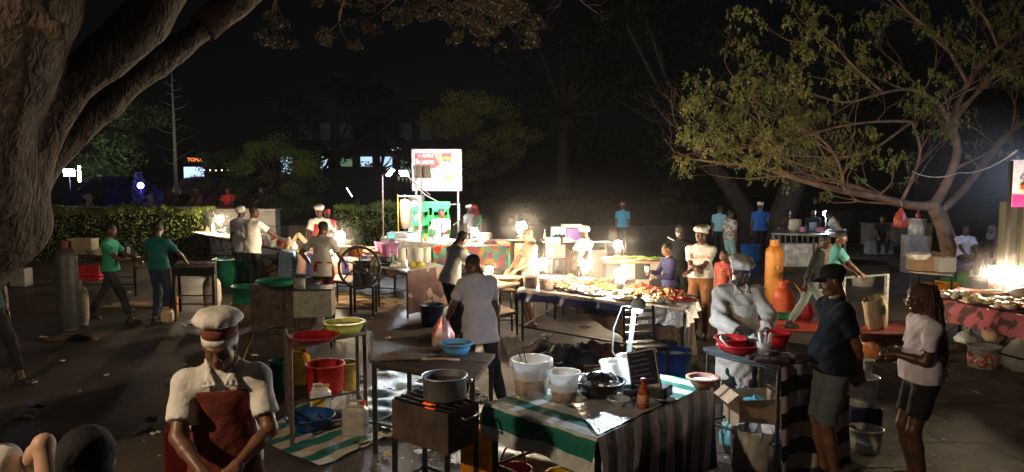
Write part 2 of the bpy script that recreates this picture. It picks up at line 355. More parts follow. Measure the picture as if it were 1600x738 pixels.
def person(label, px, d, face, h=1.72, skin='dark', det=1, lean=0, side=0, hp=0, hy=0, hr=(.22, .05, .78), hl=(-.22, .05, .78), fr=(.1, 0), fl=(-.1, 0), lr=0, ll=0,
           top='tshirt', tm=None, hem=.92, bottom='trousers', bm=None, apron=None, am=None, hat=None, hm=None, hair='short', shoes=True, sit=0, fat=1, hands=('relax', 'relax'),
           pr=(.5, -.5, -.6), pl=None, seed=None, at=None, group=None, sash=None, hcol=None, palms=(None, None), folds=1, z0=0, hoff=(0, 0)):
    u = h / 1.75; seed = seed if seed is not None else rng.random() * 9
    x = (px - 800) / FPX * (d * math.cos(TILT) + (CAMZ - 1) * math.sin(TILT)) if at is None else at[0]
    y = d if at is None else at[1]
    root = thing('person', label, 'person', (x, y, z0), PI + R(face), group); root.scale = (u, u, u)
    pel = Vector((0, 0, .95)); dz = -sit; Ru = Matrix.Rotation(R(side), 3, 'Y') @ Matrix.Rotation(-R(lean), 3, 'X')
    back = -.45 * math.sin(R(lean)) * .35
    sh = Vector((0, back, dz))
    def U(*p): return Ru @ (Vector(p) - pel) + pel + sh
    yax = Ru @ Vector((0, 1, 0)); upv = Ru @ Vector((0, 0, 1)); fl_ = (tuple(yax), .68)
    S = {1: U(.178, 0, 1.4), -1: U(-.178, 0, 1.4)}
    pl = pl or (-pr[0], pr[1], pr[2]); J = {}
    for s_, hnd, pole in ((1, hr, pr), (-1, hl, pl)):
        e, wq = ik(S[s_], hnd, .29, .26, pole); J[s_] = (S[s_], e, wq)
    LG = {}
    for s_, ft, lf in ((1, fr, lr), (-1, fl, ll)):
        hip = Vector((s_ * .09, back, .93 + dz)); k_, a_ = ik(hip, (ft[0], ft[1], .085 + lf), .44, .425, (s_ * .1, 1, .1)); LG[s_] = (hip, k_, a_, Vector((ft[0], ft[1], lf)))
    allp = [p for s_ in (1, -1) for p in list(J[s_]) + list(LG[s_][:3])] + [U(0, 0, 1.8)]
    lo = [min(p[i] for p in allp) - .28 for i in range(3)]; hi = [max(p[i] for p in allp) + .28 for i in range(3)]; lo[2] = max(lo[2], -.02)
    res = (.03, .02, .0125)[det]
    def torso(F, g, f=fat):
        F.cap(U(0, 0, 1.0), U(0, 0, 1.29), .135 * f + g, .15 + g, fl=fl_, k=.04)
        F.cap(U(-.07, 0, .97), U(.07, 0, .97), .095 * f + g, k=.05, fl=(tuple(yax), .95))
        if f > 1.05: F.ell(U(0, .04, 1.08), (.15 * f + g, .12 * f + g, .16), k=.06)
        F.cap(U(-.12, -.005, 1.372), U(.12, -.005, 1.372), .062 + g, k=.06)
        F.cap(U(-.12, -.01, 1.405), U(-.02, -.01, 1.475), .04 + g, .048 + g, k=.05); F.cap(U(.12, -.01, 1.405), U(.02, -.01, 1.475), .04 + g, .048 + g, k=.05)
    # ---- body
    F = Field(lo, hi, res); torso(F, -.012)
    hc = U(0, .02, 1.64); Mh = Ru.to_4x4(); Mh = Matrix.Translation(hc) @ Mh @ Matrix.Rotation(-R(hy), 4, 'Z') @ Matrix.Rotation(-R(hp), 4, 'X')
    if hp: Mh = Mh @ Matrix.Translation((0, .03 * math.sin(R(hp)), .01)); Mh.translation += yax * .05 * math.sin(R(hp)) - upv * .1 * math.sin(R(hp))
    F.cap(U(0, -.015, 1.44), Mh @ Vector((0, -.03, -.07)), .058, .054, k=.03)
    for s_ in (1, -1):
        a, e, wq = J[s_]; F.cap(a, e, .05, .041, k=.03); F.cap(e, e + (wq - e) * .35, .041, .04, k=.02); F.cap(e + (wq - e) * .35, wq, .04, .0265, k=.02)
        hip, k_, an, ft = LG[s_]; F.cap(hip, k_, .083 * fat ** .5, .055, k=.03); F.cap(k_, k_ + (an - k_) * .35, .054, .057, k=.03); F.cap(k_ + (an - k_) * .35, an, .056, .036, k=.02)
        dr = Vector((s_ * .15, 1, 0)).normalized(); F.cap(ft + dr * -.04 + Vector((0, 0, .035)), ft + dr * .12 + Vector((0, 0, .025)), .034, .028, k=.03); F.cap(an, ft + dr * .02 + Vector((0, 0, .04)), .036, .03, k=.03)
    V, Q = F.mesh(); b = MB(); b.npm(V, Q)
    HV, HQ = HEADS[det]; b.npm(HV, HQ, 0, Mh)
    if det == 2:   # lips take their own colour
        k0 = len(b.f) - len(HQ); cen = HV[HQ].mean(1)
        for i in np.where((cen[:, 1] > .086) & (np.abs(cen[:, 0]) < .026) & (cen[:, 2] > -.08) & (cen[:, 2] < -.05))[0]: b.m[k0 + i] = 3
    if det:
        for s_ in (-1, 1):
            b.blob((0, 0, 0), .0135, mi=1, n=10, m=8, jit=0, M=None) if False else None
            c = Mh @ Vector((s_ * .031, .0725, .002)); b.blob(c, (.0135,) * 3, 1, 10, 6, 0); c = Mh @ Vector((s_ * .031, .0835, .001)); b.blob(c, (.0055,) * 3, 2, 8, 6, 0)
    for s_, pose, hd, pm in ((1, hands[0], hr, palms[0]), (-1, hands[1], hl, palms[1])):
        a, e, wq = J[s_]; fd = (wq - e).normalized(); dn = Vector((0, .25, -1)) if fd.z > -.6 else Vector((0, .1, -1)); dd = (fd + dn * .35).normalized()
        M = hand_matrix(wq - fd * .005, dd, s_, Vector(pm) if pm else None); HV, HQ = HANDS[(pose, det)]
        b.npm(HV, HQ[:, ::-1] if s_ < 0 else HQ, 0, M)
    b.build('body', [SK[skin], EYE, PUP, LIP], root)
    # ---- trousers
    if bottom:
        F = Field((lo[0], lo[1], lo[2]), (hi[0], hi[1], 1.25), res); F.cap((-.075, back, .95 + dz), (.075, back, .95 + dz), .105 * fat, k=.05)
        fr_ = lens_pants(bottom)
        for s_ in (1, -1):
            hip, k_, an, ft = LG[s_]; g = .022 if bottom == 'trousers' else .03
            if fr_ > .5:
                F.cap(hip, k_, .093 * fat ** .5, .066 + g * .3, k=.035); F.cap(k_, k_ + (an - k_) * ((fr_ - .5) * 2), .066 + g * .3, .056 + g * .3, k=.03, cut=True)
            else: F.cap(hip, hip + (k_ - hip) * (fr_ * 2), .095 * fat ** .5, .088, k=.03, cut=True)
        if bottom == 'skirt': F.cap((0, back, .9 + dz), (0, back + .03, .35 + dz * .2), .15, .19, k=.05, cut=True)
        F.folds(.0045 * folds, 20, seed); det == 2 and F.folds(.003, 43, seed + 5); pmid = Vector((0, back, 1.04 + dz)); F.cut((0, 0, 1), pmid)
        V, Q = F.mesh(); MB().npm(V, Q).build({'trousers': 'trousers', 'shorts': 'shorts', 'short_shorts': 'shorts', 'skirt': 'skirt'}[bottom], bm or BLACKC, root)
    if shoes:
        sb = MB()
        for s_ in (1, -1):
            ft = LG[s_][3]; M = Matrix.Rotation(-s_ * .15, 3, 'Z')
            sb = MB(); sb.box(ft + Vector((0, .04, .012)), (.095, .275, .024), M=M, bev=.01); 
            if shoes != 'sandal': sb.blob(ft + Vector((0, .075, .035)), (.046, .105, .045), n=12, m=6, jit=0, M=M); sb.blob(ft + Vector((0, -.03, .05)), (.042, .065, .058), n=12, m=6, jit=0, M=M)
            else: sb.tube([M @ Vector(q) + ft for q in ((-.048, .08, .02), (-.02, .075, .062), (.02, .075, .062), (.048, .08, .02))], .008, 6)
            sb.build('shoe' if shoes != 'sandal' else 'sandal', SHOE if shoes != 'sandal' else SOLE, root)
    # ---- shirt
    def shirt(F, g, slv, hm_):
        torso(F, g); F.cap(U(0, 0, 1.1), U(0, .01, hm_), .13 * fat + g, .15 * fat + g, k=.05, fl=(tuple(yax), .78)); wf = fat ** .7
        for s_ in (1, -1): F.cap(U(s_ * .05 * wf, 0, 1.06), U(s_ * .075 * wf, .005, hm_), .105 * wf + g, .125 * wf + g, k=.05)
        for s_ in (1, -1):
            a, e, wq = J[s_]; F.cap(U(s_ * .11, 0, 1.385), a, .055 + g, .05 + g, k=.05)
            if slv <= 1: F.cap(a, a + (e - a) * slv, .05 + g, .056 + g, k=.035, cut=True)
            else: F.cap(a, e, .053 + g, .046 + g, k=.035); F.cap(e, e + (wq - e) * (slv - 1), .046 + g, .034 + g, k=.02, cut=True)
    if top:
        slv = {'tshirt': .68, 'shirt': .72, 'vest': .05, 'long': 1.93, 'coat': 1.85}[top]; g = {'tshirt': .01, 'shirt': .016, 'vest': .006, 'long': .01, 'coat': .03}[top]
        F = Field(lo, (hi[0], hi[1], hi[2] - .1), res); shirt(F, g, slv, hem - .1); F.folds(.0062 * folds, 15, seed); det == 2 and F.folds(.0032 * folds, 41, seed + 1); top == 'coat' and F.folds(.006, 34, seed + 3)
        F.cut(-upv, U(0, 0, hem)); ck = (Mh @ Vector((0, 0, -.06)) - U(0, 0, 1.46)).normalized(); F.cut((upv + yax * .45), U(0, .03, 1.487))
        V, Q = F.mesh(); o = MB().npm(V, Q).build({'coat': 'coat', 'vest': 'vest', 'long': 'sweater'}.get(top, 'shirt'), tm or WHITE, root)
        root['_s'] = 0; del root['_s']
        if det == 2 and top in ('shirt', 'coat'):   # open collar
            F = Field(lo, (hi[0], hi[1], hi[2] - .1), .008)
            for s_ in (1, -1):
                q = [U(s_ * .03, -.075, 1.515), U(s_ * .075, -.02, 1.505), U(s_ * .06, .06, 1.475), U(s_ * .025, .115, 1.42), U(s_ * .085, .11, 1.405)]
                F.cap(q[0], q[1], .014, k=.01); F.cap(q[1], q[2], .014, k=.01); F.cap(q[2], q[3], .012, .007, k=.01); F.cap(q[2], q[4], .013, .006, k=.012); F.cap(q[3], q[4], .006, k=.01); F.cap(q[2], (q[3] + q[4]) / 2, .012, .008, k=.012)
            V, Q = F.mesh(); cb = MB().npm(V, Q)
            cb.build('collar', tm or WHITE, root)
    if apron:
        zt, zb, wd = {'full': (1.375, .55, .17), 'waist': (1.0, .5, .2), 'long': (1.3, .38, .2), 'bib': (1.36, .62, .15)}[apron]
        F = Field(lo, (hi[0], hi[1], hi[2] - .1), res); torso(F, .03 + (.02 if top == 'coat' else 0)); F.cap(U(0, 0, 1.1), U(0, .01, .9), .16 * fat, .17 * fat, k=.05, fl=(tuple(yax), .82))
        hz = pel + sh; F.cap(hz + Vector((0, .0, 0)), hz + Vector((0, .05 + .02 * lean / 10, zb - 1.1)), .16 * fat, .19 * fat, k=.05, fl=((0, 1, 0), .78))
        for s_ in (1, -1): F.cap(U(s_ * .05, 0, 1.06), U(s_ * .078, .005, .8), .105 * fat ** .7 + .03, .125 * fat ** .7 + .036, k=.05)
        F.folds(.005 * folds, 13, seed + 2); det == 2 and F.folds(.003, 37, seed + 4); F.cut(-yax, U(0, .02, 1)); F.cut(upv, U(0, 0, zt)); F.cut((0, 0, -1), (0, 0, zb + dz)); rx = Ru @ Vector((1, 0, 0))
        F.cut(rx + upv * .12, U(wd, 0, 1.1)); F.cut(-rx + upv * .12, U(-wd, 0, 1.1))
        V, Q = F.mesh(); MB().npm(V, Q).build('apron', am or WHITE, root)
    if sash:
        F = Field(lo, hi, res * .8); torso(F, .034); F.cap(U(0, 0, 1.1), U(0, .01, .9), .165, .175, k=.05, fl=(tuple(yax), .82)); F.cut(upv, U(0, 0, 1.05)); F.cut(-upv, U(0, 0, 1.0))
        V, Q = F.mesh(); m_ = MB().npm(V, Q); m_.tube([U(-.03, -.14, 1.02), U(-.05, -.165, .95), U(-.04, -.16, .86)], [.012, .02, .016], 6); m_.tube([U(-.02, -.14, 1.02), U(.0, -.16, .94), U(.01, -.155, .88)], [.012, .018, .012], 6)
        m_.build('apron_tie', sash, root)
    # ---- hair and hats
    if hair != 'bald':
        key = (hair, det); HM[key] = HM.get(key) or hair_mesh(hair, (.012, .009, .006)[det]); b = MB(); b.npm(*HM[key], 0, Mh)
        if hair == 'long':
            for i in range(210):
                a = rng.uniform(-1.5, 1.5); rr = rng.uniform(.85, 1.45); p0 = Vector((math.sin(a) * .088 * rr, -math.cos(a) * .1 * rr - .02, rng.uniform(-.05, .09)))
                pts = [Mh @ p0]; L = rng.uniform(.5, .72); ph_ = rng.uniform(0, 6)
                for j in range(1, 8): pts.append(pts[0] + Vector((math.sin(a) * .03 * j / 7 + .008 * math.sin(j * 2 + ph_), -.012 * j + .01 * math.cos(j * 1.7 + ph_), -L * j / 7)))
                b.tube(pts, [.008, .01, .01, .009, .009, .008, .006, .003], 4)
        b.build('hair', hcol or HAIR, root)
    if hat:
        hm = hm or (WHITE,); T = Mh; n = 36 if det == 2 else 24; b = MB(); E = Matrix.Diagonal((1, 1.18, 1, 1))
        def L(prof, mi=0, wob=None, tilt=0, off=(0, 0, 0)):
            b.lathe(prof, n=n, mi=mi, wob=wob, M=T @ Matrix.Translation((0, -.016, 0)) @ Matrix.Translation(off) @ Matrix.Rotation(R(tilt), 4, 'X') @ E)
        if hat == 'chef':
            L([(.083, .0), (.09, .0), (.092, .042), (.083, .044)], 0, None, 17, (0, 0, .005)); L([(.082, .04), (.09, .042), (.093, .1), (.08, .102)], 1 if len(hm) > 1 else 0, None, 17, (0, 0, .005))
            wv = lambda t, i: (.05 * math.sin(9 * t + seed) + .045 * math.sin(19 * t + 1) if i in (1, 2, 3) else .03 * math.sin(5 * t + i))
            L([(.086, .1), (.104, .108), (.117, .124), (.118, .146), (.103, .168), (.07, .181), (.035, .186), (.0001, .181)], 0, wv, 20, (.008, 0, 0))
        elif hat == 'soft':
            L([(.086, .02), (.09, .02), (.09, .06), (.084, .06)], 0, None, 8); wv = lambda t, i: (.06 * math.sin(8 * t + seed) if i < 4 else .05 * math.sin(3 * t + i))
            L([(.085, .055), (.108, .07), (.118, .095), (.108, .125), (.08, .14), (.04, .145), (.0001, .14)], 0, wv, -10, (0, -.01, 0))
        elif hat == 'kofia': L([(.084, .03), (.087, .03), (.088, .1), (.075, .112), (.0001, .116)], 0, None, 12)
        elif hat == 'turban': L([(.088, -.0), (.1, .02), (.104, .05), (.1, .085), (.08, .115), (.045, .13), (.0001, .134)], 0, lambda t, i: .02 * math.sin(4 * t + 2 * i), 14, (0, -.008, 0))
        elif hat == 'cap':
            L([(.088, .03), (.091, .04), (.09, .075), (.075, .108), (.04, .124), (.0001, .128)], 0, None, 6)
            pts = [(.07 * math.sin(a) * 1.0, .075 + .075 * math.cos(a) * 1.1 if abs(a) < 1.6 else .06, .036 - .012 * abs(math.sin(a))) for a in np.linspace(-1.5, 1.5, 12)] + [(.05, .06, .045), (0, .085, .045), (-.05, .06, .045)]
            k = len(pts); b.poly([T @ Vector(p) for p in pts] + [T @ (Vector(p) - Vector((0, 0, .005))) for p in pts], [list(range(k)), list(range(2 * k - 1, k - 1, -1))] + [[i, (i + 1) % k, k + (i + 1) % k, k + i] for i in range(k)])
        elif hat == 'hijab':
            F = Field((-.22, -.26, -.3), (.22, .16, .18), .012); F.ell((0, -.02, .03), (.1, .115, .11)); F.cap((0, -.03, 0), (0, -.04, -.2), .1, .17, k=.05, fl=((0, 1, 0), .75)); F.ell((0, .1, -.01), (.06, .08, .085), op='sub'); F.folds(.004, 25, seed)
            V, Q = F.mesh(); b.npm(V, Q, 0, T)
        b.build({'chef': 'chef_hat', 'soft': 'chef_hat', 'kofia': 'cap', 'turban': 'turban', 'cap': 'cap', 'hijab': 'headscarf'}[hat], list(hm), root)
    root['_J'] = 0; del root['_J']
    root_info[root.name] = dict(J=J, Mh=Mh, U=U, u=u)
    return root
root_info = {}
# ------------------------------------------------------------ props
def plastic(name, c, rough=.35, **k): return mat('plastic_' + name, c, rough, var=.45, scale=5, bump=.12, **k)
GREENP = plastic('green', (.015, .2, .11)); BLUEP = plastic('blue', (.01, .08, .3)); REDP = plastic('red', (.5, .015, .02)); YELP = plastic('yellow', (.7, .42, .03)); LIMEP = plastic('lime', (.62, .62, .12))
ORP = plastic('orange', (.8, .28, .02)); WHP = plastic('white', (.7, .7, .68)); CLEARP = mat('plastic_milky', (.82, .82, .8), .25, bump=.05, var=.04, trans=.0, spec=.5, thin=.3, alpha=.5); LILAC = plastic('lilac', (.6, .25, .5)); PURP = plastic('purple', (.12, .06, .3))
STEEL = mat('steel_worn', (.35, .34, .33), .35, metal=.9, var=.4, scale=9, bump=.2); ALU = mat('aluminium_pot', (.5, .5, .5), .38, metal=.85, var=.3, scale=14, bump=.15)
IRON = mat('iron_black', (.02, .018, .017), .55, metal=.3, var=.5, scale=15, bump=.4); IRONG = mat('iron_pale', (.35, .38, .36), .5, metal=.3, var=.4, scale=20, bump=.2); RUST = mat('rusty_sheet', (.1, .06, .045), .75, metal=.2, var=.6, scale=6, bump=.5, c2=(.03, .022, .02))
WOOD = mat('wood_board', (.16, .095, .05), .7, var=.5, scale=8, bump=.5); WOODP = mat('wood_pale', (.45, .3, .17), .7, var=.35, scale=10, bump=.4); DARKW = mat('wood_dark', (.05, .03, .02), .6, var=.5, scale=9, bump=.4)
CARD = mat('cardboard', (.32, .2, .11), .85, var=.2, scale=6, bump=.15); PAPER = mat('paper_white', (.68, .66, .6), .85, var=.1, bump=.2); KRAFT = mat('paper_kraft', (.5, .36, .2), .85, var=.15, scale=8, bump=.4)
FOIL = mat('foil', (.8, .81, .83), .38, metal=.65, var=.1, scale=18, bump=1, bscale=28, bdist=.02); GREY = mat('panel_grey', (.28, .28, .27), .6, var=.3, scale=6, bump=.15); COAL = mat('charcoal', (.012, .011, .01), .95, var=.5, bump=1)
BLKP = plastic('black', (.012, .012, .013), .4); BLUEC = cloth('light_blue', (.3, .45, .62)); SAUCE = mat('sauce_red', (.5, .06, .02), .3, var=.2, bump=.1); STEW = mat('stew_brown', (.3, .12, .06), .5, var=.4, scale=20, bump=.5)
FOOD = [mat('food_orange', (.62, .2, .05), .4, var=.5, scale=30, bump=.8), mat('food_red', (.5, .06, .03), .35, var=.4, scale=30, bump=.8), mat('food_cream', (.75, .6, .38), .5, var=.3, scale=25, bump=.5), mat('food_brown', (.24, .1, .04), .4, var=.5, scale=30, bump=.8), mat('food_green', (.2, .32, .06), .5, var=.4, scale=30, bump=.6), mat('food_white', (.78, .74, .66), .5, var=.1, scale=30, bump=.4)]
WARM = (1, .77, .5); COOL = (.72, .86, 1)
LAMPM = mat('lamp_globe', (1, .9, .75), .3, bump=0, var=0, emit=WARM, es=520)
LAMPS = mat('lamp_globe_small', (1, .9, .75), .3, bump=0, var=0, emit=WARM, es=400)
LEDM = mat('led_light', (.9, .95, 1), .3, bump=0, var=0, emit=COOL, es=260)
LEDB = mat('led_blue', (.9, .95, 1), .3, bump=0, var=0, emit=(.5, .65, 1), es=110)
FLOODM = mat('flood_panel', (.9, .95, 1), .3, bump=0, var=0, emit=(.8, .9, 1), es=560)

def bucket(label, p, r=.15, h=.3, m=WHP, kind='bucket', handle=True, fill=None, rt=None, lid=None, group=None, rz=0, rim=True, name=None):
    t = thing(name or kind, label, kind, p, rz, group); rt = rt or r * 1.22; b = MB(); th = .006 + .01 * r
    prof = [(.0001, .004), (r, 0), (r + (rt - r) * .5, h * .5), (rt, h)] + ([(rt + .012, h), (rt + .012, h + .015), (rt - th, h + .015)] if rim else [(rt - th, h)]) + [(r - th + (rt - r) * .5, h * .5), (r - th, .012), (.0001, .014)]
    b.lathe(prof, n=28); b.build('shell', m, t)
    if handle:
        hb = MB(); pts = [Vector((rt * 1.06 * math.cos(a), -math.sin(a) * rt * .95 * .35 - .02, h * .93 - math.sin(a) * rt * .75)) for a in np.linspace(0, PI, 13)]
        hb.tube(pts, .005, 6); hb.build('handle', STEEL if handle is True else handle, t)
        for s_ in (-1, 1): MB().box((s_ * (rt + .006), 0, h * .9), (.02, .04, .05), bev=.006).build('handle_lug', m, t)
    if fill:
        fm, fz = fill; b = MB(); q = r + (rt - r) * fz - th; b.lathe([(.0001, h * .06), (r - th - .002, h * .06), (q * .995, h * fz * .97), (q * .6, h * fz + .008), (.0001, h * fz + .012)], n=24, wob=lambda t_, i: -.01 * abs(math.sin(7 * t_ + i))); b.build('contents', fm, t)
    if fill and m is CLEARP: q = r + (rt - r) * fz; MB().lathe([(r + .0015, .012), (q + .0015, h * fz), (q, h * fz + .004)], n=28, wob=lambda t_, i: .006 * math.sin(5 * t_)).build('stained_wall', mat('stained_' + fm.name, tuple(.45 * x + .22 for x in (.5, .22, .1)), .35, var=.5, scale=16, bump=.1), t)  # colour of the contents showing through, put on as an outer band
    if lid: MB().lathe([(rt + .018, h + .005), (rt + .018, h + .028), (rt * .9, h + .036), (.0001, h + .034)], n=28).build('lid', lid, t)
    return t
def basin(label, p, r=.25, h=.12, m=GREENP, cat='basin', fill=None, group=None, rf=.72, scal=0, name=None, M=None):
    t = thing(name or cat, label, cat, p, 0, group); b = MB(); rb = r * rf
    wb_ = (lambda t_, i: .0) if not scal else (lambda t_, i: scal * abs(math.sin(8 * t_)) if i in (2, 6) else 0)
    b.lathe([(.0001, .003), (rb, 0), (rb + (r - rb) * .7, h * .55), (r, h), (r + .02, h), (r + .02, h + .008), (r - .006, h + .008), (rb + (r - rb) * .7 - .008, h * .55), (rb - .006, .01), (.0001, .011)], n=32, wob=wb_)
    b.build('shell', m, t)
    if fill: b = MB(); b.lathe([(.0001, h * .3), (rb * .98, h * .3), (r * .9, h * .72), (r * .5, h * .85), (.0001, h * .9)], n=20, wob=lambda t_, i: .03 * math.sin(5 * t_ + i)); b.build('contents', fill, t)
    return t
def jerrycan(label, p, w=.26, d_=.17, h=.4, m=ORP, cap=REDP, rz=0, group=None, name='jerrycan', paper=None):
    t = thing(name, label, 'jerrycan', p, rz, group); b = MB(); b.box((0, 0, h * .42), (w, d_, h * .84), bev=.035)
    b.box((0, 0, h * .86), (w * .8, d_ * .75, h * .08), bev=.02, tap=.8); b.build('shell', m, t)
    hb = MB(); hb.tube([(-w * .32, 0, h * .86), (-w * .3, 0, h * .98), (0, 0, h), (w * .12, 0, h * .97), (w * .14, 0, h * .86)], .014, 8); hb.build('handle', m, t)
    MB().cyl((w * .3, 0, h * .86), (w * .3, 0, h * .99), .028, n=14).build('cap', cap, t)
    if paper: MB().box((0, -d_ / 2 - .002, h * .4), (w * .6, .004, h * .35)).build('label', paper, t)
    return t
def gas(label, p, r=.18, h=1.2, m=ORP, rz=0, collar=None, group=None, ring=None):
    t = thing('gas_cylinder', label, 'gas cylinder', p, rz, group); b = MB(); e = r * .7
    b.lathe([(r * .8, .04), (r * .93, .07), (r, .12)] + [(r, .12 + (h - .34 - .12) * i / 3) for i in (1, 2)] + [(r, h - .3), (r * .96, h - .24), (r * .8, h - .17), (r * .5, h - .125), (.0001, h - .115)], n=28); b.build('shell', m, t)
    MB().lathe([(r * .82, 0), (r * .84, 0), (r * .84, .06), (r * .8, .06)], n=24).build('foot_ring', m, t)
    c = MB(); n = 20
    for i in range(n):
        a0 = .5 + (2 * PI - 1) * i / n; a1 = .5 + (2 * PI - 1) * (i + 1) / n; q = r * .52
        v = [Vector((rr * math.cos(a), rr * math.sin(a), z)) for z in (h - .14, h) for a in (a0, a1) for rr in (q, q - .008)]
        c.poly(v, [[0, 2, 6, 4], [1, 5, 7, 3], [4, 6, 7, 5], [0, 4, 5, 1], [2, 3, 7, 6]])
    c.build('collar', collar or m, t)
    v = MB(); v.cyl((0, 0, h - .12), (0, 0, h - .03), .018, n=10); v.cyl((0, 0, h - .06), (0, -.05, h - .06), .012, n=8); v.cyl((0, 0, h - .03), (0, 0, h - .015), .028, n=12); v.build('valve', STEEL, t)
    if ring: 
        MB().tube([Vector((math.cos(a) * .055, -r - .002 - .0, .58 * h + math.sin(a) * .055)) for a in np.linspace(0, 2 * PI, 20)], .006, 5).build('emblem', ring, t)
    return t
def bottle(label, p, m, cap=REDP, r=.03, h=.22, lab=None, group=None, cat='bottle', glass=None, name='sauce_bottle'):
    t = thing(name, label, cat, p, rng.random() * 6, group)
    MB().lathe([(.0001, .002), (r, 0), (r * 1.03, h * .1), (r, h * .5), (r * .9, h * .6), (r * .42, h * .76), (r * .4, h * .9), (.0001, h * .9)], n=16).build('glass', m, t)
    MB().lathe([(r * .5, h * .86), (r * .5, h), (.0001, h)], n=12).build('cap', cap, t)
    if lab: MB().lathe([(r * 1.03, h * .15), (r * 1.05, h * .15), (r * 1.04, h * .45), (r * 1.0, h * .45)], n=16).build('label', lab, t)
    return t
def lantern(label, p, r=.075, hb=.16, m=None, group=None, rz=0, loc_on=''):
    r *= .95
    t = thing('pressure_lantern', label, 'lantern', p, rz, group); b = MB()
    b.lathe([(.0001, 0), (.085, 0), (.09, .02), (.088, .07), (.06, .09), (.03, .1), (.0001, .1)], n=20); b.build('tank', STEEL, t)
    b = MB(); b.lathe([(.03, .1), (.062, .115), (.066, hb - .005), (.04, hb)], n=16); b.build('burner_collar', STEEL, t)
    z = hb + r * .95
    MB().lathe([(r * .45, z - r * .95), (r * .75, z - r * .7), (r * .95, z - r * .35), (r, z), (r * .95, z + r * .35), (r * .75, z + r * .7), (r * .45, z + r * .95)], n=28).build('globe', m or LAMPM, t)
    for k in range(4):
        a = PI / 4 + k * PI / 2; q = r + .016; MB().tube([(math.cos(a) * q, math.sin(a) * q, hb - .02), (math.cos(a) * q, math.sin(a) * q, z + r)], .0028, 5).build('guard_wire', STEEL, t)
    MB().lathe([(r * .7, z + r * .97), (r * .72, z + r * 1.0), (r * .4, z + r * 1.15), (r * .22, z + r * 1.3), (.0001, z + r * 1.32)], n=18).build('hood', STEEL, t)
    return t
def table(label, cs, z=.75, top=WOOD, leg=IRON, th=.03, lw=.035, bars=.25, group=None, cat='table', name='market_table', legs=(0, 1, 2, 3), shelf=None, planks=0):
    """cs: four corners on the ground plan, in order round the top"""
    cs = [Vector((c[0], c[1], 0)) for c in cs]; c0 = sum(cs, Vector()) / 4; t = thing(name, label, cat, c0, 0, group); q = [c - c0 for c in cs]
    if planks:
        for i in range(planks):
            a, b_ = i / planks + .004, (i + 1) / planks - .004
            pts = [q[0].lerp(q[3], a), q[1].lerp(q[2], a), q[1].lerp(q[2], b_), q[0].lerp(q[3], b_)]; MB().prism(pts, z - th + rng.uniform(0, .003), z + rng.uniform(-.002, .002)).build('plank', top, t)
    else: MB().prism(q, z - th, z).build('tabletop', top, t)
    ins = [c * (1 - .045 / max(c.length, .1)) for c in q]
    for i in legs: MB().box(ins[i] + Vector((0, 0, (z - th) / 2)), (lw, lw, z - th)).build('leg', leg, t)
    fr = MB()
    for i in range(4):
        a, b_ = ins[i], ins[(i + 1) % 4]; fr.cyl(a + Vector((0, 0, z - th - .02)), b_ + Vector((0, 0, z - th - .02)), .016, n=6, smooth=False)
        if bars: fr.cyl(a + Vector((0, 0, bars)), b_ + Vector((0, 0, bars)), .013, n=6, smooth=False)
    fr.build('frame', leg, t)
    if shelf: MB().prism([c * .93 for c in q], bars + .012, bars + .03).build('shelf', shelf, t)
    return t
def drape(label, cs, z, drops, mats, name='tablecloth', cat='tablecloth', fold=.03, freq=9, group=None, tmat=0, smat=(0, 0, 0, 0), out=.025, ragged=.02, umode='edge'):
    """cloth over a table: top sheet and a hanging side on every edge with a drop"""
    cs = [Vector((c[0], c[1], 0)) for c in cs]; c0 = sum(cs, Vector()) / 4; q = [c - c0 for c in cs]; t = thing(name, label, cat, (c0.x, c0.y, 0), 0, group)
    q = [c * (1 + .03 / c.length) for c in q]; area = sum(q[i].x * q[(i + 1) % 4].y - q[(i + 1) % 4].x * q[i].y for i in range(4)); sg = 1 if area > 0 else -1
    ux = (q[1] - q[0]).normalized(); vx = Vector((-ux.y, ux.x, 0)); b = MB(); uv = []
    N, M_ = 36, 20; seed = rng.random() * 9
    for j in range(M_ + 1):
        for i in range(N + 1):
            p = q[0].lerp(q[1], i / N).lerp(q[3].lerp(q[2], i / N), j / M_); zz = z + .006 + .0035 * math.sin(p.x * 19 + seed) * math.sin(p.y * 23 + seed); b.v.append((p.x, p.y, zz)); uv.append(((p - q[0]).dot(ux), (p - q[0]).dot(vx)))
    for j in range(M_):
        for i in range(N):
            a = j * (N + 1) + i; b.f.append([a, a + 1, a + N + 2, a + N + 1][::sg]); b.m.append(tmat); b.s.append(True)
    b.build('top_sheet', mats, t, uv)
    for e in range(4):
        dr = drops[e]
        if not dr: continue
        da, db = (dr, dr) if not hasattr(dr, '__len__') else dr
        a, c = q[e], q[(e + 1) % 4]; d_ = (c - a); L = d_.length; nrm = Vector((d_.y, -d_.x, 0)).normalized() * sg; b = MB(); uv = []; n = max(12, int(L * 28)); m = 10; u0 = (a - q[0])
        for j in range(m + 1):
            for i in range(n + 1):
                f = i / n; g = j / m; D_ = (da + (db - da) * f) * (1 + ragged * math.sin(f * 9 + e) + ragged * .6 * math.sin(f * 23))
                o = out + fold * g * (.7 * math.sin(f * L * freq + seed + e) + .5 * math.sin(f * L * freq * 2.3 + 1.7 * e + 1.5 * g)) + .02 * g
                p = a + d_ * f + nrm * max(o * min(1, g * 6), .0); p.z = z + .005 - D_ * g; b.v.append(tuple(p)); base = u0 + d_ * f
                uv.append((base.dot(ux) + nrm.dot(ux) * g * D_, base.dot(vx) + nrm.dot(vx) * g * D_) if umode == 'edge' else (f * L, g * D_))
        for j in range(m):
            for i in range(n): a_ = j * (n + 1) + i; b.f.append([a_, a_ + n + 1, a_ + n + 2, a_ + 1][::sg]); b.m.append(smat[e]); b.s.append(True)
        b.build('hanging_side', mats, t, uv)
    return t
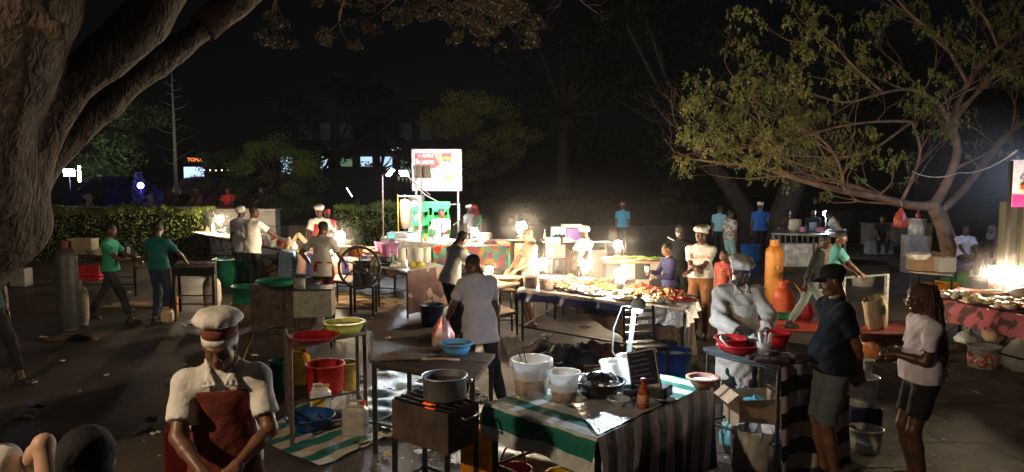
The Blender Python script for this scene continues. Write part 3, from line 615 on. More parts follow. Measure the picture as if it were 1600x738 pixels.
def board(name, label, cat, p, size, m, rz=0, bev=.01, group=None, tiltx=0):
    o = MB().box((0, 0, size[2] / 2), size, bev=bev).build(name, m); o.location = p; o.rotation_euler = (tiltx, 0, rz); return tag(o, label, cat, group)
def box_open(label, p, size, m=CARD, rz=0, group=None, inner=None, name='cardboard_box', cat='box', flaps=True):
    t = thing(name, label, cat, p, rz, group); x, y, z = size; th = .008; MB().box((0, 0, th / 2), (x, y, th)).build('bottom', m, t)
    for s_ in (-1, 1):
        MB().box((s_ * (x / 2 - th / 2), 0, z / 2 + th / 2), (th, y - 2 * th - .001, z - th)).build('side', m, t); MB().box((0, s_ * (y / 2 - th / 2), z / 2 + th / 2), (x, th, z - th)).build('side', m, t)
        if flaps: MB().box(Vector((s_ * (x / 2 + x * .12), 0, z + x * .02)), (x * .3, y * .95, .006), M=Matrix.Rotation(s_ * R(25 + 20 * rng.random()), 3, 'Y')).build('flap', m, t)
    if inner: MB().blob((0, 0, z * .45), (x * .44, y * .44, z * .5), n=12, m=7).build('contents', inner, t)
    return t
def bag(label, p, size, m, name='plastic_bag', cat='bag', seed=None, group=None, knot=True, shape=1):
    """crumpled bag standing or hanging, gathered at the neck"""
    s = seed if seed is not None else rng.random() * 20; x, y, z = size; t = thing(name, label, cat, p, rng.random() * 3 if knot else 0, group); b = MB(); n = 22
    prof = [(.0001, 0), (.72, .02), (.98, .16), (1.0, .34), (.86, .55), (.5, .74), (.2, .84), (.26, .93), (.42, 1), (.3, .995), (.0001, .9)]
    if shape == 2: prof = [(.0001, 0), (.8, .02), (1, .16), (.9, .42), (.6, .7), (.24, .92), (.1, 1.02), (.0001, 1.02)]
    if not knot and shape == 1: prof = [(.0001, 0), (.86, .01), (1, .2), (1, .6), (.98, .95), (.94, .95), (.94, .6), (.9, .2), (.0001, .1)]
    b.lathe(prof, n=n, wob=lambda a, i: .1 * math.sin(5 * a + s + i * .8) + .09 * math.sin(9 * a + 2 * s - i) + .05 * math.sin(14 * a + 3 * i), M=Matrix.Diagonal((x / 2, y / 2, z, 1))); b.build('bag_body', m, t)
    if knot:
        for k in (-1, 1): MB().tube([(k * x * .08, 0, z * .9), (k * x * .16, .01, z * 1.08), (k * x * .1, 0, z * 1.14), (0, 0, z * .94)], .006, 5).build('handle', m, t)
    return t
def crumple(name, label, cat, p, size, m, seed=0, n=16, group=None, kind=None):
    V = []; k = n; 
    for j in range(k + 1):
        for i in range(k + 1):
            u, v = i / k - .5, j / k - .5; e = max(0, 1 - (2 * max(abs(u), abs(v))) ** 4)
            V.append((u * size[0] * (1 + .08 * math.sin(7 * v + seed)), v * size[1] * (1 + .08 * math.sin(9 * u + seed)), .004 + size[2] * e * (.5 + .3 * math.sin(9 * u + seed) * math.cos(11 * v + seed) + .2 * math.sin(23 * u + 17 * v))))
    b = MB(); b.poly(V, [[j * (k + 1) + i, j * (k + 1) + i + 1, (j + 1) * (k + 1) + i + 1, (j + 1) * (k + 1) + i] for j in range(k) for i in range(k)], True); o = b.build(name, m); o.location = p; return tag(o, label, cat, group, kind)
def text(s_, size, m, parent, loc, rot=(PI / 2, 0, 0), ext=.004, name='lettering', sx=1, bold=0):
    c = bpy.data.curves.new('tmp', 'FONT'); c.body = s_; c.size = size; c.extrude = ext; c.align_x = 'CENTER'; c.align_y = 'CENTER'; c.offset = bold; c.resolution_u = 3
    o = bpy.data.objects.new('tmp', c); col.objects.link(o); dg = bpy.context.evaluated_depsgraph_get(); dg.update(); me = bpy.data.meshes.new_from_object(o.evaluated_get(dg)); bpy.data.objects.remove(o)
    me.name = name; me.materials.clear(); me.materials.append(m); r_ = bpy.data.objects.new(name, me); col.objects.link(r_); r_.parent = parent; r_.location = loc; r_.rotation_euler = rot; r_.scale = (sx, 1, 1); return r_
# ------------------------------------------------------------ plants
def leafmat(name, c, v=.5): return mat('leaf_' + name, c, .55, var=v, scale=1.6, bump=0, thin=.35, spec=.3)
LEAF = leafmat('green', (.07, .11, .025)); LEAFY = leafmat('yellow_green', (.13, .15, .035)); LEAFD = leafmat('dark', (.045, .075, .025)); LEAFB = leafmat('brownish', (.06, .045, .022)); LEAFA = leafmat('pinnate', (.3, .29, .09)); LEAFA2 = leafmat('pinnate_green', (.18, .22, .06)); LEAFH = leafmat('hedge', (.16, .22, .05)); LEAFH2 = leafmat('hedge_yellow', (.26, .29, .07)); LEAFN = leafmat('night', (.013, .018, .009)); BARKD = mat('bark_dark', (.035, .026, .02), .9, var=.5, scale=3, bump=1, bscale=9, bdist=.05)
BARK = mat('bark', (.2, .13, .08), .85, var=.5, scale=3, bump=1, bscale=9, bdist=.05, c2=(.07, .045, .03)); BARKS = mat('bark_smooth', (.34, .21, .13), .75, var=.5, scale=4, bump=.9, bscale=11, bdist=.03, c2=(.14, .08, .05))
def leaf_quads(C, size, droop=.3, elong=1.8, jit=.4):
    """one rhombic leaf at each centre, turned at random"""
    n = len(C); a = nrg.uniform(0, 2 * PI, n); e = nrg.normal(-droop, .5, n); d = np.stack([np.cos(a) * np.cos(e), np.sin(a) * np.cos(e), np.sin(e)], 1)
    r_ = nrg.normal(size=(n, 3)); s = np.cross(d, r_); s /= np.linalg.norm(s, axis=1, keepdims=True) + 1e-9
    L = size * nrg.uniform(1 - jit, 1 + jit, (n, 1)); W = L / elong
    return np.stack([C - d * L * .5, C + s * W * .5 - d * L * .05, C + d * L * .5, C - s * W * .5 - d * L * .05], 1)
def clump(centers, rad, per, size, flat=.6, **k):
    C = []
    for c, r in zip(centers, rad):
        p = nrg.normal(size=(per, 3)); p /= np.linalg.norm(p, axis=1, keepdims=True); p *= (nrg.uniform(.25, 1, (per, 1)) ** .6) * r; p[:, 2] *= flat; C.append(p + np.array(c))
    return leaf_quads(np.concatenate(C), size, **k)
def grow(b, p, d, L, r, depth, tips, spread=.6, n=6, up=.1, wig=.16, mi=0, kids=2, twig=.006):
    pts = [Vector(p)]; d = d.normalized(); rad = [r]; sg = 4
    for i in range(sg):
        d = (d + Vector((rng.uniform(-1, 1), rng.uniform(-1, 1), rng.uniform(-1, 1) * .6 + up)) * wig).normalized(); pts.append(pts[-1] + d * L / sg); rad.append(r * (1 - .45 * (i + 1) / sg))
    b.tube(pts, rad, n, mi, cap=False); 
    if depth <= 0 or r < twig: tips.append((pts[-1], d, pts[-2])); return
    for k in range(kids + (rng.random() < .35)):
        q = rng.choice([4, 4, 3, 2]) if k else 4; dd = (d + Vector((rng.uniform(-1, 1), rng.uniform(-1, 1), rng.uniform(-.8, 1) + up)) * spread).normalized()
        grow(b, pts[q], dd, L * rng.uniform(.62, .85), rad[q] * rng.uniform(.62, .82), depth - 1, tips, spread, max(4, n - 1), up, wig, mi, kids, twig)
def tree(label, p, h, cr, leafm, nl=3500, size=.16, trunk_r=.16, cats='tree', bark=BARK, group=None, cz=.62, lean=(0, 0), clumps=26, name='broadleaf_tree', flat=.75, per=None):
    t = thing(name, label, cats, p, 0, group); b = MB(); top = Vector((lean[0], lean[1], h * .45)); b.tube([(0, 0, -.05), (lean[0] * .2, lean[1] * .2, h * .15), (lean[0] * .6, lean[1] * .6, h * .3), top], [trunk_r * 1.35, trunk_r, trunk_r * .85, trunk_r * .7], 10)
    cs = []; rs = []
    for i in range(clumps):
        a = rng.uniform(0, 2 * PI); q = rng.uniform(.2, 1) ** .6; z = rng.uniform(-.5, .5); rr = math.sqrt(max(.05, 1 - (2 * z) ** 2)) ; c = Vector((math.cos(a) * cr * q * rr + lean[0], math.sin(a) * cr * q * rr + lean[1], h * cz + z * h * (1 - cz) * 1.9)); cs.append(c); rs.append(cr * rng.uniform(.2, .36))
        if i % 2 == 0: m_ = top.lerp(c, .5) + Vector((0, 0, -.1 * h * .3)); b.tube([top, m_, c], [trunk_r * .42, trunk_r * .24, trunk_r * .07], 6)
    b.build('trunk', bark, t); V = clump(cs, rs, max(20, nl // clumps), size); o = quads('crown', V, leafm, t); return t
def hedge(label, a, b_, th, h, leafm, n=9000, size=.05, name='hedge', z0=0):
    a = Vector(a[:2]); b_ = Vector(b_[:2]); L = (b_ - a).length; ang = math.atan2(b_.y - a.y, b_.x - a.x); t = thing(name, label, 'hedge', (*((a + b_) / 2), 0), ang); t.location.z = z0
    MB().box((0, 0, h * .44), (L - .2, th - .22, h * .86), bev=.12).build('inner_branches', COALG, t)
    u = nrg.uniform(-.5, .5, (n, 3)); f = nrg.integers(0, 4, n); x = u[:, 0] * L; y = u[:, 1] * th; z = (u[:, 2] + .5) * h; y = np.where(f == 0, -th / 2, np.where(f == 1, th / 2, y)); z = np.where(f >= 2, h, z)
    bump_ = .07 * np.sin(x * 2.3) + .05 * np.sin(x * 5.1 + z * 4) + nrg.normal(0, .035, n); y = y + np.where(f == 0, -bump_, np.where(f == 1, bump_, 0)); z = z + np.where(f >= 2, bump_ * .8, 0) - .02
    edge = nrg.random(n) < .03; z = np.where(edge, z + .08, z)
    quads('foliage', leaf_quads(np.stack([x, y, np.clip(z, .03, None)], 1), size, droop=0, elong=1.5), leafm, t, mi=(nrg.random(n) < .35).astype(int)); return t
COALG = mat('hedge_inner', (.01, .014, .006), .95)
# ================================================================= THE SETTING
ASPH = mat('asphalt', (.07, .05, .036), .62, var=.5, scale=1.3, bump=.7, bscale=45, bdist=.012, c2=(.035, .027, .021), spec=.55)
n_ = ASPH.node_tree.nodes; l_ = ASPH.node_tree.links   # worn, damp patches are smoother
tc_ = n_.new('ShaderNodeTexCoord'); nn = n_.new('ShaderNodeTexNoise'); nn.inputs['Scale'].default_value = .55; nn.inputs['Detail'].default_value = 6
mr = n_.new('ShaderNodeMapRange'); mr.inputs['From Min'].default_value = .38; mr.inputs['From Max'].default_value = .62; mr.inputs['To Min'].default_value = .45; mr.inputs['To Max'].default_value = .75
l_.new(tc_.outputs['Object'], nn.inputs['Vector']); l_.new(nn.outputs['Fac'], mr.inputs['Value']); l_.new(mr.outputs['Result'], n_['Principled BSDF'].inputs['Roughness'])
SLAB = mat('paving_slab', (.1, .083, .066), .7, var=.65, scale=2.2, bump=.5, bscale=50)
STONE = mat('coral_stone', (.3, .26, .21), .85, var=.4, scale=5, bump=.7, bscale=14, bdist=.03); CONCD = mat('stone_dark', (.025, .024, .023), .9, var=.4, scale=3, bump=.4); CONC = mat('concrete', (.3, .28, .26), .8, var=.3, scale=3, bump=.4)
EARTHD = 0; EARTH = mat('earth', (.06, .045, .03), .95, var=.5, scale=3, bump=.8)
b = MB(); b.box((0, 25, -.05), (130, 110, .1)); g = b.build('ground', ASPH); g['kind'] = 'structure'
# slabs of the paved strip in the right foreground
bed = MB().box((5.2, 6.2, .003), (6.4, 7.6, .006)).build('pavement', EARTH); bed['kind'] = 'structure'; sm = []
for k in range(4): sb = MB(); sb.box((0, 0, .011), (.796, .596, .022), bev=.004); o = sb.build('paving_slab', SLAB, bed); sm.append(o)
i = 0
for r_ in range(12):
    for c_ in range(8):
        o = sm[i] if i < 4 else sm[rng.randrange(4)].copy()
        if i >= 4: col.objects.link(o)
        o.parent = bed; o.location = (2.45 + c_ * .8 + (.4 if r_ % 2 else 0) - .0, 2.8 + r_ * .6 + .02, .005 + rng.uniform(0, .004)); o.rotation_euler = (rng.uniform(-.004, .004), rng.uniform(-.004, .004), rng.choice([0, PI])); i += 1
# raised terrace behind the left hedge, kerbs, walls
MB().box((-13, 36, .45), (24, 22.6, .9)).build('terrace', EARTH)['kind'] = 'structure'
def wall(label, x0, x1, y, h, th=.35, m=STONE, cap=True, n=None, name='low_wall'):
    t = thing(name, label, 'wall', ((x0 + x1) / 2, y, 0)); L = x1 - x0; k = n or max(1, int(L / .9)); rows = max(1, int(h / .42))
    for j in range(rows):
        for q in range(k + (j % 2)):
            a = -L / 2 + (q - (.5 if j % 2 else 0)) * L / k; e = a + L / k; a = max(a, -L / 2); e = min(e, L / 2)
            if e - a < .05: continue
            MB().box(((a + e) / 2, rng.uniform(-.012, .012), (j + .5) * h / rows), (e - a - .012, th, h / rows - .012), bev=.012).build('stone_block', m, t)
    if cap: MB().box((0, 0, h + .04), (L + .06, th + .1, .08), bev=.015).build('coping', m, t)
    return t
wall('long low stone wall behind the left hedge with people sitting above it', -16.5, -10.2, 24.6, 1.48, n=8)
wall('pale plastered planter wall at the right end of the left hedge', -10.1, -7.7, 24.2, 1.42, .5, CONC, n=3)
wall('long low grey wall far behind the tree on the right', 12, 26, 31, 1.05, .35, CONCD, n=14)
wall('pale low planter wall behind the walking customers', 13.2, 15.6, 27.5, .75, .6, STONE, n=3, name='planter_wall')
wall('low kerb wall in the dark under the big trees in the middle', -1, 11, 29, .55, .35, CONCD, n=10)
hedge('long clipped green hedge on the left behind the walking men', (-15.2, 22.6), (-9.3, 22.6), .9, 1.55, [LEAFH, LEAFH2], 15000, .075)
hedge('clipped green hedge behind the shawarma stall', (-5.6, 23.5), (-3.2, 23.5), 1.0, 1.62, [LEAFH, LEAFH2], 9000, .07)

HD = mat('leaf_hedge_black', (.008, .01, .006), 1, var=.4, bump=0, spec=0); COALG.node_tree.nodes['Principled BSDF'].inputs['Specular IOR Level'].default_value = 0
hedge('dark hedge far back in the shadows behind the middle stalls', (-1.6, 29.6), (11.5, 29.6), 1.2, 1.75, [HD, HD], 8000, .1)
# ---- the great fig on the left, its limbs crossing the top left corner
def big_tree():
    t = thing('giant_fig_tree', 'huge leaning tree with three thick brown limbs in the upper left corner', 'tree', (0, 0, 0))
    dd = 5.2; pts = lambda L: [D(x, y, q) for x, y, q in L]
    T = pts([(-600, 900, 4.9), (-420, 640, 5.0), (-235, 490, 5.1), (-85, 398, 5.2), (-18, 345, 5.2), (-12, 250, 5.2)]); T[0].z = -.1
    Rr = pts([(0, 315, 5.3), (82, 232, 5.5), (165, 165, 5.7), (240, 100, 5.9), (315, 45, 6.2), (400, -25, 6.5), (520, -110, 7.2), (680, -150, 8.2)])
    Mm = pts([(10, 300, 5.2), (55, 215, 5.2), (95, 150, 5.2), (160, 95, 5.2), (230, 30, 5.3), (290, -45, 5.4), (350, -170, 5.5)])
    Ll = pts([(-30, 290, 5.0), (-35, 200, 4.9), (0, 100, 4.8), (25, 0, 4.7), (30, -150, 4.7)])
    rad = lambda base, L: [base * x for x in L]
    # above the frame the limbs go on as plain tubes; the part in view is one continuous surface
    lo = (-8.6, 4.1, -.1); hi = (-2.1, 6.9, 4.1); F = Field(lo, hi, .042)
    for P_, r_ in ((T, [.72, .56, .46, .42, .38, .3]), (Rr[:7], [.28, .13, .118, .115, .112, .11, .11]), (Mm, [.26, .18, .155, .15, .15, .15, .15]), (Ll, [.33, .33, .33, .34, .34])):
        for i in range(len(P_) - 1): F.cap(P_[i], P_[i + 1], r_[i], r_[i + 1], k=.05)
    kn = D(88, 48, 4.55); F.ell(kn, (.07, .06, .07), k=.08)
    X = F.ax[0][:, None, None]; Y = F.ax[1][None, :, None]; Z = F.ax[2][None, None, :]
    F.f = F.f + .014 * np.sin(14 * (X - Z * .8) + 2.5 * np.sin(3 * Z + 2 * X)) * np.sin(9 * Y + 4 * np.sin(2.2 * Z)) + .02 * np.sin(4.1 * X + 3 * np.sin(1.7 * Z + Y)) * np.cos(3.3 * Z)
    V, Q = F.mesh(); MB().npm(V, Q).build('trunk', FIG, t)
    b = MB(); tips = []; b.tube([Rr[4], Rr[5], Rr[6], Rr[7], D(860, -120, 9.5)], [.13, .125, .11, .09, .06], 10)
    for k in (0, 2, 3, 5, 6, 7, 8, 9, 11, 12, 13, 14, 16, 17, 19, 20, 21, 22):
        x = [430, 455, 480, 540, 560, 640, 650, 665, 680, 700, 715, 730, 750, 765, 780, 800, 815, 690, 740, 775, 860, 890, 915, 600][k]; q = rng.uniform(7.6, 10.2)
        s0 = D(x, -25 + rng.uniform(-15, 10), q); dirv = Vector((rng.uniform(-.6, .8), rng.uniform(-.3, .3), rng.uniform(-.45, -.1))); tt = []
        grow(b, s0, dirv, rng.uniform(.25, .42), .016, 3, tt, .6, 5, -.03, .3, 0, 2, .002); (k < 20 or k == 23) and tips.extend(tt)
        b.tube([s0, s0 + Vector((-.1, 0, .35)), D(x - 60, -160, q)], [.018, .03, .05], 6)
    b.build('branches', BARK, t); cs = [p for p, d_, _ in tips if p.z > 3.6]; cs2 = []
    for p, d_, pp in tips:
        for f in (0, .5): cs2.append(p.lerp(pp, f))
    cs2 = [p for p in cs2 if p.z > CAMZ + (278 - 78) / FPX * p.y]; V = clump(cs2, [.1] * len(cs2), 16, .042, .6, droop=.5, elong=2.2); quads('leaves', V, LEAFB, t)
FIG = mat('bark_fig', (.052, .031, .017), .8, var=.5, scale=2.2, bump=1, bscale=7, bdist=.09, c2=(.04, .024, .015))
def streak(m, sc_=(18, 18, 3), rot=(0, -.7, 0)):
    n = m.node_tree.nodes; l = m.node_tree.links; tc = n.new('ShaderNodeTexCoord'); mp = n.new('ShaderNodeMapping'); mp.inputs['Rotation'].default_value = rot; mp.inputs['Scale'].default_value = sc_
    nz = n.new('ShaderNodeTexNoise'); nz.inputs['Scale'].default_value = 1; nz.inputs['Detail'].default_value = 7; nz.inputs['Distortion'].default_value = 1.4; l.new(tc.outputs['Object'], mp.inputs[0]); l.new(mp.outputs[0], nz.inputs['Vector'])
    bp = n.new('ShaderNodeBump'); bp.inputs['Strength'].default_value = .9; bp.inputs['Distance'].default_value = .045; l.new(nz.outputs['Fac'], bp.inputs['Height']); pb = n['Principled BSDF']
    old = pb.inputs['Normal'].links[0].from_socket; l.new(old, bp.inputs['Normal']); l.new(bp.outputs[0], pb.inputs['Normal'])
    mx = n.new('ShaderNodeMix'); mx.data_type = 'RGBA'; mx.blend_type = 'MULTIPLY'; mx.inputs['Factor'].default_value = .8; r = n.new('ShaderNodeMapRange'); r.inputs['From Min'].default_value = .35; r.inputs['From Max'].default_value = .7; r.inputs['To Min'].default_value = .35; r.inputs['To Max'].default_value = 1.7
    l.new(nz.outputs['Fac'], r.inputs['Value']); cb = pb.inputs['Base Color'].links[0].from_socket; l.new(cb, mx.inputs['A']); l.new(r.outputs[0], mx.inputs['B']); l.new(mx.outputs['Result'], pb.inputs['Base Color'])
streak(FIG)
big_tree()

# ---- the spreading tree on the right
def acacia():
    t = thing('spreading_tree', 'spreading tree with bare forked limbs and drooping leaves on the right', 'tree', (0, 0, 0)); b = MB(); tips = []
    def limb(L, r0, r1, n=9):
        p = [D(*q) for q in L]; k = len(p); rr = [.86 * (r0 + (r1 - r0) * i / (k - 1)) for i in range(k)]
        out = []; orr = []
        for i in range(k - 1):   # smooth the line
            for f in (0, .33, .66):
                a = p[max(i - 1, 0)]; b0 = p[i]; c = p[i + 1]; d_ = p[min(i + 2, k - 1)]; out.append(.5 * ((2 * b0) + (c - a) * f + (2 * a - 5 * b0 + 4 * c - d_) * f * f + (3 * b0 - a - 3 * c + d_) * f ** 3)); orr.append(rr[i] + (rr[i + 1] - rr[i]) * f)
        out.append(p[-1]); orr.append(rr[-1]); b.tube(out, orr, n, cap=False); return out, orr
    tr = [D(1490, 428, 19), D(1484, 395, 19), D(1473, 355, 19), D(1458, 322, 19), D(1456, 314, 19)]; tr[0].z = -.05; b.tube(tr, [.27, .2, .17, .16, .15], 12)
    b.tube([D(1496, 428, 18.9), D(1492, 385, 19), D(1478, 345, 19.1), D(1470, 325, 19.1)], [.16, .11, .09, .11], 10)
    Ls = [limb([(1460, 322, 19), (1420, 321, 18.9), (1370, 308, 18.6), (1310, 297, 18.2), (1250, 281, 17.9), (1190, 262, 17.6), (1130, 255, 17.2), (1075, 248, 17)], .15, .018),
          limb([(1440, 322, 19), (1390, 312, 19.3), (1340, 293, 19.5), (1290, 282, 19.8), (1230, 275, 20), (1170, 280, 20.4)], .11, .02),
          limb([(1458, 322, 19), (1480, 285, 19), (1496, 235, 19), (1490, 190, 18.9), (1512, 130, 18.8), (1560, 75, 18.6), (1610, 40, 18.4)], .15, .05),
          limb([(1470, 330, 19), (1505, 298, 19.2), (1545, 245, 19.4), (1580, 205, 19.5), (1640, 170, 19.6), (1700, 120, 19.8)], .12, .05),
          limb([(1408, 316, 19), (1425, 280, 19), (1438, 235, 18.9), (1425, 190, 18.7)], .06, .03, 7),
          limb([(1494, 225, 19), (1470, 165, 18.8), (1425, 140, 18.4), (1380, 145, 18), (1320, 160, 17.6), (1250, 140, 17.2)], .08, .02, 7),
          limb([(1490, 190, 18.9), (1540, 130, 18.6), (1575, 110, 18.3), (1640, 90, 18)], .07, .03, 7),
          limb([(1425, 190, 18.7), (1370, 190, 18.2), (1300, 200, 17.8), (1220, 225, 17.4), (1150, 232, 17), (1110, 240, 17)], .045, .012, 7),
          limb([(1340, 305, 18.4), (1290, 270, 18), (1230, 250, 17.7), (1170, 215, 17.4), (1110, 205, 17.2)], .05, .012, 6), limb([(1425, 190, 18.7), (1350, 240, 18.2), (1270, 245, 17.8), (1190, 240, 17.4)], .045, .012, 6), limb([(1380, 145, 18), (1330, 100, 17.6), (1290, 60, 17.4), (1240, 70, 17.2)], .04, .012, 6),
          limb([(1320, 300, 18.2), (1310, 255, 18), (1280, 215, 17.8), (1210, 180, 17.5), (1170, 150, 17.4)], .05, .015, 6),
          limb([(1512, 130, 18.8), (1470, 60, 18.6), (1420, 20, 18.4), (1380, -30, 18.4)], .06, .02, 6),
          limb([(1220, 270, 17.7), (1210, 235, 17.6), (1190, 195, 17.4), (1160, 170, 17.4)], .035, .01, 6),
          limb([(1560, 75, 18.6), (1540, 30, 18.2), (1500, -20, 18)], .05, .02, 6), limb([(1580, 205, 19.5), (1620, 190, 19.3), (1680, 200, 19.2)], .05, .02, 6)]
    for k, (pts, rr) in enumerate(Ls):
        n = len(pts)
        for i in range(int(n * .22), n, 2):
            for rep in range(2 if rr[i] < .06 else 1):
                dv = (pts[min(i + 1, n - 1)] - pts[i - 1]).normalized(); sd = Vector((rng.uniform(-.6, .8), rng.uniform(-1, 1), rng.uniform(-.3, .6)))
                grow(b, pts[i], dv * .7 + sd, rng.uniform(.6, 1.1), max(.012, rr[i] * .4), 3 if rr[i] < .06 else 2, tips, .6, 5, .12, .25, 0, 2, .003)
        tips.append((pts[-1], Vector((-1, 0, 0)), pts[-2]))
    b.build('trunk_and_limbs', BARKS, t)
    C = []
    tips = [q for q in tips if q[0].x / q[0].y > .222]
    for p, d_, pp in tips:
        for s in range(2):   # drooping feathery sprays
            o = p.lerp(pp, rng.uniform(0, 1.1)) + Vector((rng.gauss(0, .05), rng.gauss(0, .05), 0)); a = rng.uniform(0, 2 * PI); L = rng.uniform(.2, .42); hx, hy = math.cos(a) * L * .4, math.sin(a) * L * .4
            for j in range(11): f = (j + 1) / 11; C.append((o.x + hx * f + rng.gauss(0, .02), o.y + hy * f + rng.gauss(0, .02), o.z - L * f * f * .6 + rng.gauss(0, .015)))
    quads('leaves', leaf_quads(np.array(C), .082, droop=.8, elong=1.9), [LEAFA, LEAFA2], t, mi=(nrg.random(len(C)) < .5).astype(int)); print('acacia tips', len(tips), 'leaves', len(C))
acacia()
t = bag('orange carrier bag hanging from the low limb of the spreading tree', D(1407, 356, 18.6), (.36, .3, .5), plastic('bag_red', (.65, .09, .05)), seed=3, knot=False, shape=2)
MB().tube([(0, 0, .55), (.02, .05, .66), (.0, .3, .68)], .01, 5).build('string', PAPER, t)

# ---- dark trees behind
def bg(label, px, y, top, cr, lm, nl, size, z0=0, tr=.16, **k):
    x = GX(px, y); h = CAMZ + (278 - top) / FPX * y - z0; k.setdefault('bark', BARKD); return tree(label, (x, y, z0), h, cr, lm, int(nl * 2.6), size * .55, tr, **k)
bg('dim broad tree rising behind the parked car on the far left', 175, 40, 150, 3.2, LEAFH, 3600, .3, .9)
bg('round green shrub tree behind the pale planter wall', 430, 29, 222, 2.0, LEAFH, 5200, .13, .9, cz=.5, clumps=34)
bg('low green bush tree just left of the round shrub tree', 345, 31, 235, 1.5, LEAF, 3000, .13, .9, cz=.5)
bg('dark tree behind the black tent canopy', 520, 44, 120, 4.2, LEAFN, 4200, .3, 0, .3)
bg('tree with a few lit yellow green leaves above the shawarma sign', 745, 36, 150, 3.0, LEAFH2, 4200, .2, 0, .25, cz=.7)
bg('ragged tree standing between the tent and the pale building', 596, 47, 175, 3.0, LEAFN, 2600, .3, 0, .2, clumps=18)
bg('tall dark tree in the middle of the background', 880, 38, -40, 5.5, LEAFN, 6500, .26, 0, .4)
bg('tall dull brown-leaved tree left of the spreading tree', 1040, 30, -20, 4.6, LEAFN, 8000, .2, 0, .4, lean=(.8, 0), cz=.6)
bg('dark leafy tree far back behind the man in the blue polo', 1250, 34, 20, 4.6, LEAFN, 6000, .22, 0, .4)
bg('dark leafy tree far back behind the forked trunk', 1440, 33, 60, 4.0, LEAFN, 5000, .22, 0, .35)
bg('dark leafy tree at the far right edge', 1610, 27, 100, 3.4, LEAFN, 5000, .18, 0, .3)
t = thing('old_tree_trunk', 'thick leaning old trunk in the dark behind the man in the blue polo', 'tree', (0, 0, 0)); b = MB()
b.tube([D(1222, 384, 26.5), D(1222, 340, 26.5), D(1235, 300, 26.5), D(1262, 250, 26.5), D(1300, 170, 27)], [.62, .48, .42, .34, .2], 12); b.tube([D(1175, 384, 27.5), D(1165, 330, 27.5), D(1135, 285, 27.5), D(1090, 230, 27.5)], [.5, .36, .3, .2], 10); b.build('trunk', BARKD, t)
# slim bare tree, agave
t = thing('bare_slim_tree', 'slim pale bare tree standing alone behind the left hedge', 'tree', (0, 0, 0)); b = MB(); p0 = D(276, 300, 29); p0.z = .9; p1 = D(272, 205, 29); p2 = D(268, 115, 29)
b.tube([p0, p1, p2], [.09, .06, .02], 8)
for k in range(16):
    f = .3 + .68 * k / 16 + rng.uniform(-.02, .02); q = p0.lerp(p1, f * 2) if f < .5 else p1.lerp(p2, f * 2 - 1); s_ = 1 if k % 2 else -1; L = 1.1 * (1.15 - f) * rng.uniform(.5, 1.2); b.tube([q, q + Vector((s_ * L * .5, rng.uniform(-.3, .3), L * rng.uniform(.1, .4))), q + Vector((s_ * L, rng.uniform(-.4, .4), L * rng.uniform(.1, .7)))], [.014, .009, .003], 4)
b.build('trunk', mat('bark_pale', (.3, .38, .27), .7), t)
def agave(label, px, y, z0, h, n=14):
    t = thing('agave', label, 'plant', (GX(px, y), y, z0)); 
    for k in range(n):
        a = 2 * PI * k / n + rng.uniform(-.2, .2); tl = rng.uniform(.25, 1.0); pts = []; L = h * rng.uniform(.8, 1.1); b = MB()
        for j in range(7): f = j / 6; r_ = L * (f * math.sin(tl) + .12 * f * f); z = L * f * math.cos(tl) - .25 * L * f ** 3 * tl; w_ = .055 * L * (1 - f) ** .7 * (1.2 if j else .7) + .004; pts += [(math.cos(a) * r_ - math.sin(a) * w_, math.sin(a) * r_ + math.cos(a) * w_, z + .02 * L), (math.cos(a) * r_, math.sin(a) * r_, z), (math.cos(a) * r_ + math.sin(a) * w_, math.sin(a) * r_ - math.cos(a) * w_, z + .02 * L)]
        b.poly(pts, [[3 * j, 3 * j + 1, 3 * j + 4, 3 * j + 3] for j in range(6)] + [[3 * j + 1, 3 * j + 2, 3 * j + 5, 3 * j + 4] for j in range(6)], True); b.build('leaf', LEAF, t)
agave('spiky agave at the foot of the slim bare tree', 268, 27.5, .9, 1.35)
agave('smaller spiky agave behind the people seated on the wall', 325, 27.5, .9, .9)
# ---- far building seen in pieces through the leaves
bl = thing('far_building', 'pale building with lit windows seen through the trees behind the tent', 'building', (GX(560, 58), 60, 0)); BW = mat('far_wall', (.05, .055, .06), .8, var=.1); WLIT = mat('window_lit', (.6, .7, .8), .4, bump=0, emit=(.5, .75, .95), es=.8); WLG = mat('window_green', (.6, .8, .6), .4, bump=0, emit=(.5, .9, .55), es=.12)
MB().box((0, 0, 4.2), (13, 5, 8.4)).build('wall', BW, bl); MB().box((0, 0, 8.55), (13.6, 5.6, .28)).build('roof', DARKW, bl)
for fl_, zz in enumerate((2.6, 5.2)):
    for k in range(8):
        x = -5.4 + k * 1.55; f = MB().box((x, -2.53, zz + .9), (1.1, .08, 1.5)).build('window_frame', BW, bl); MB().box((x, -2.58, zz + .9), (.9, .05, 1.3)).build('pane', [WLIT, WLG, GREY][(2 if k != 4 else 1) if fl_ else (0, 2, 0, 1, 0, 0, 1, 0)[k]], f)
for x in (-1.6, 3.1): MB().box((x, -2.62, 4.75), (.8, .12, .2)).build('wall_lamp', mat('far_lamp', (1, 1, 1), emit=COOL, es=2.5), bl)

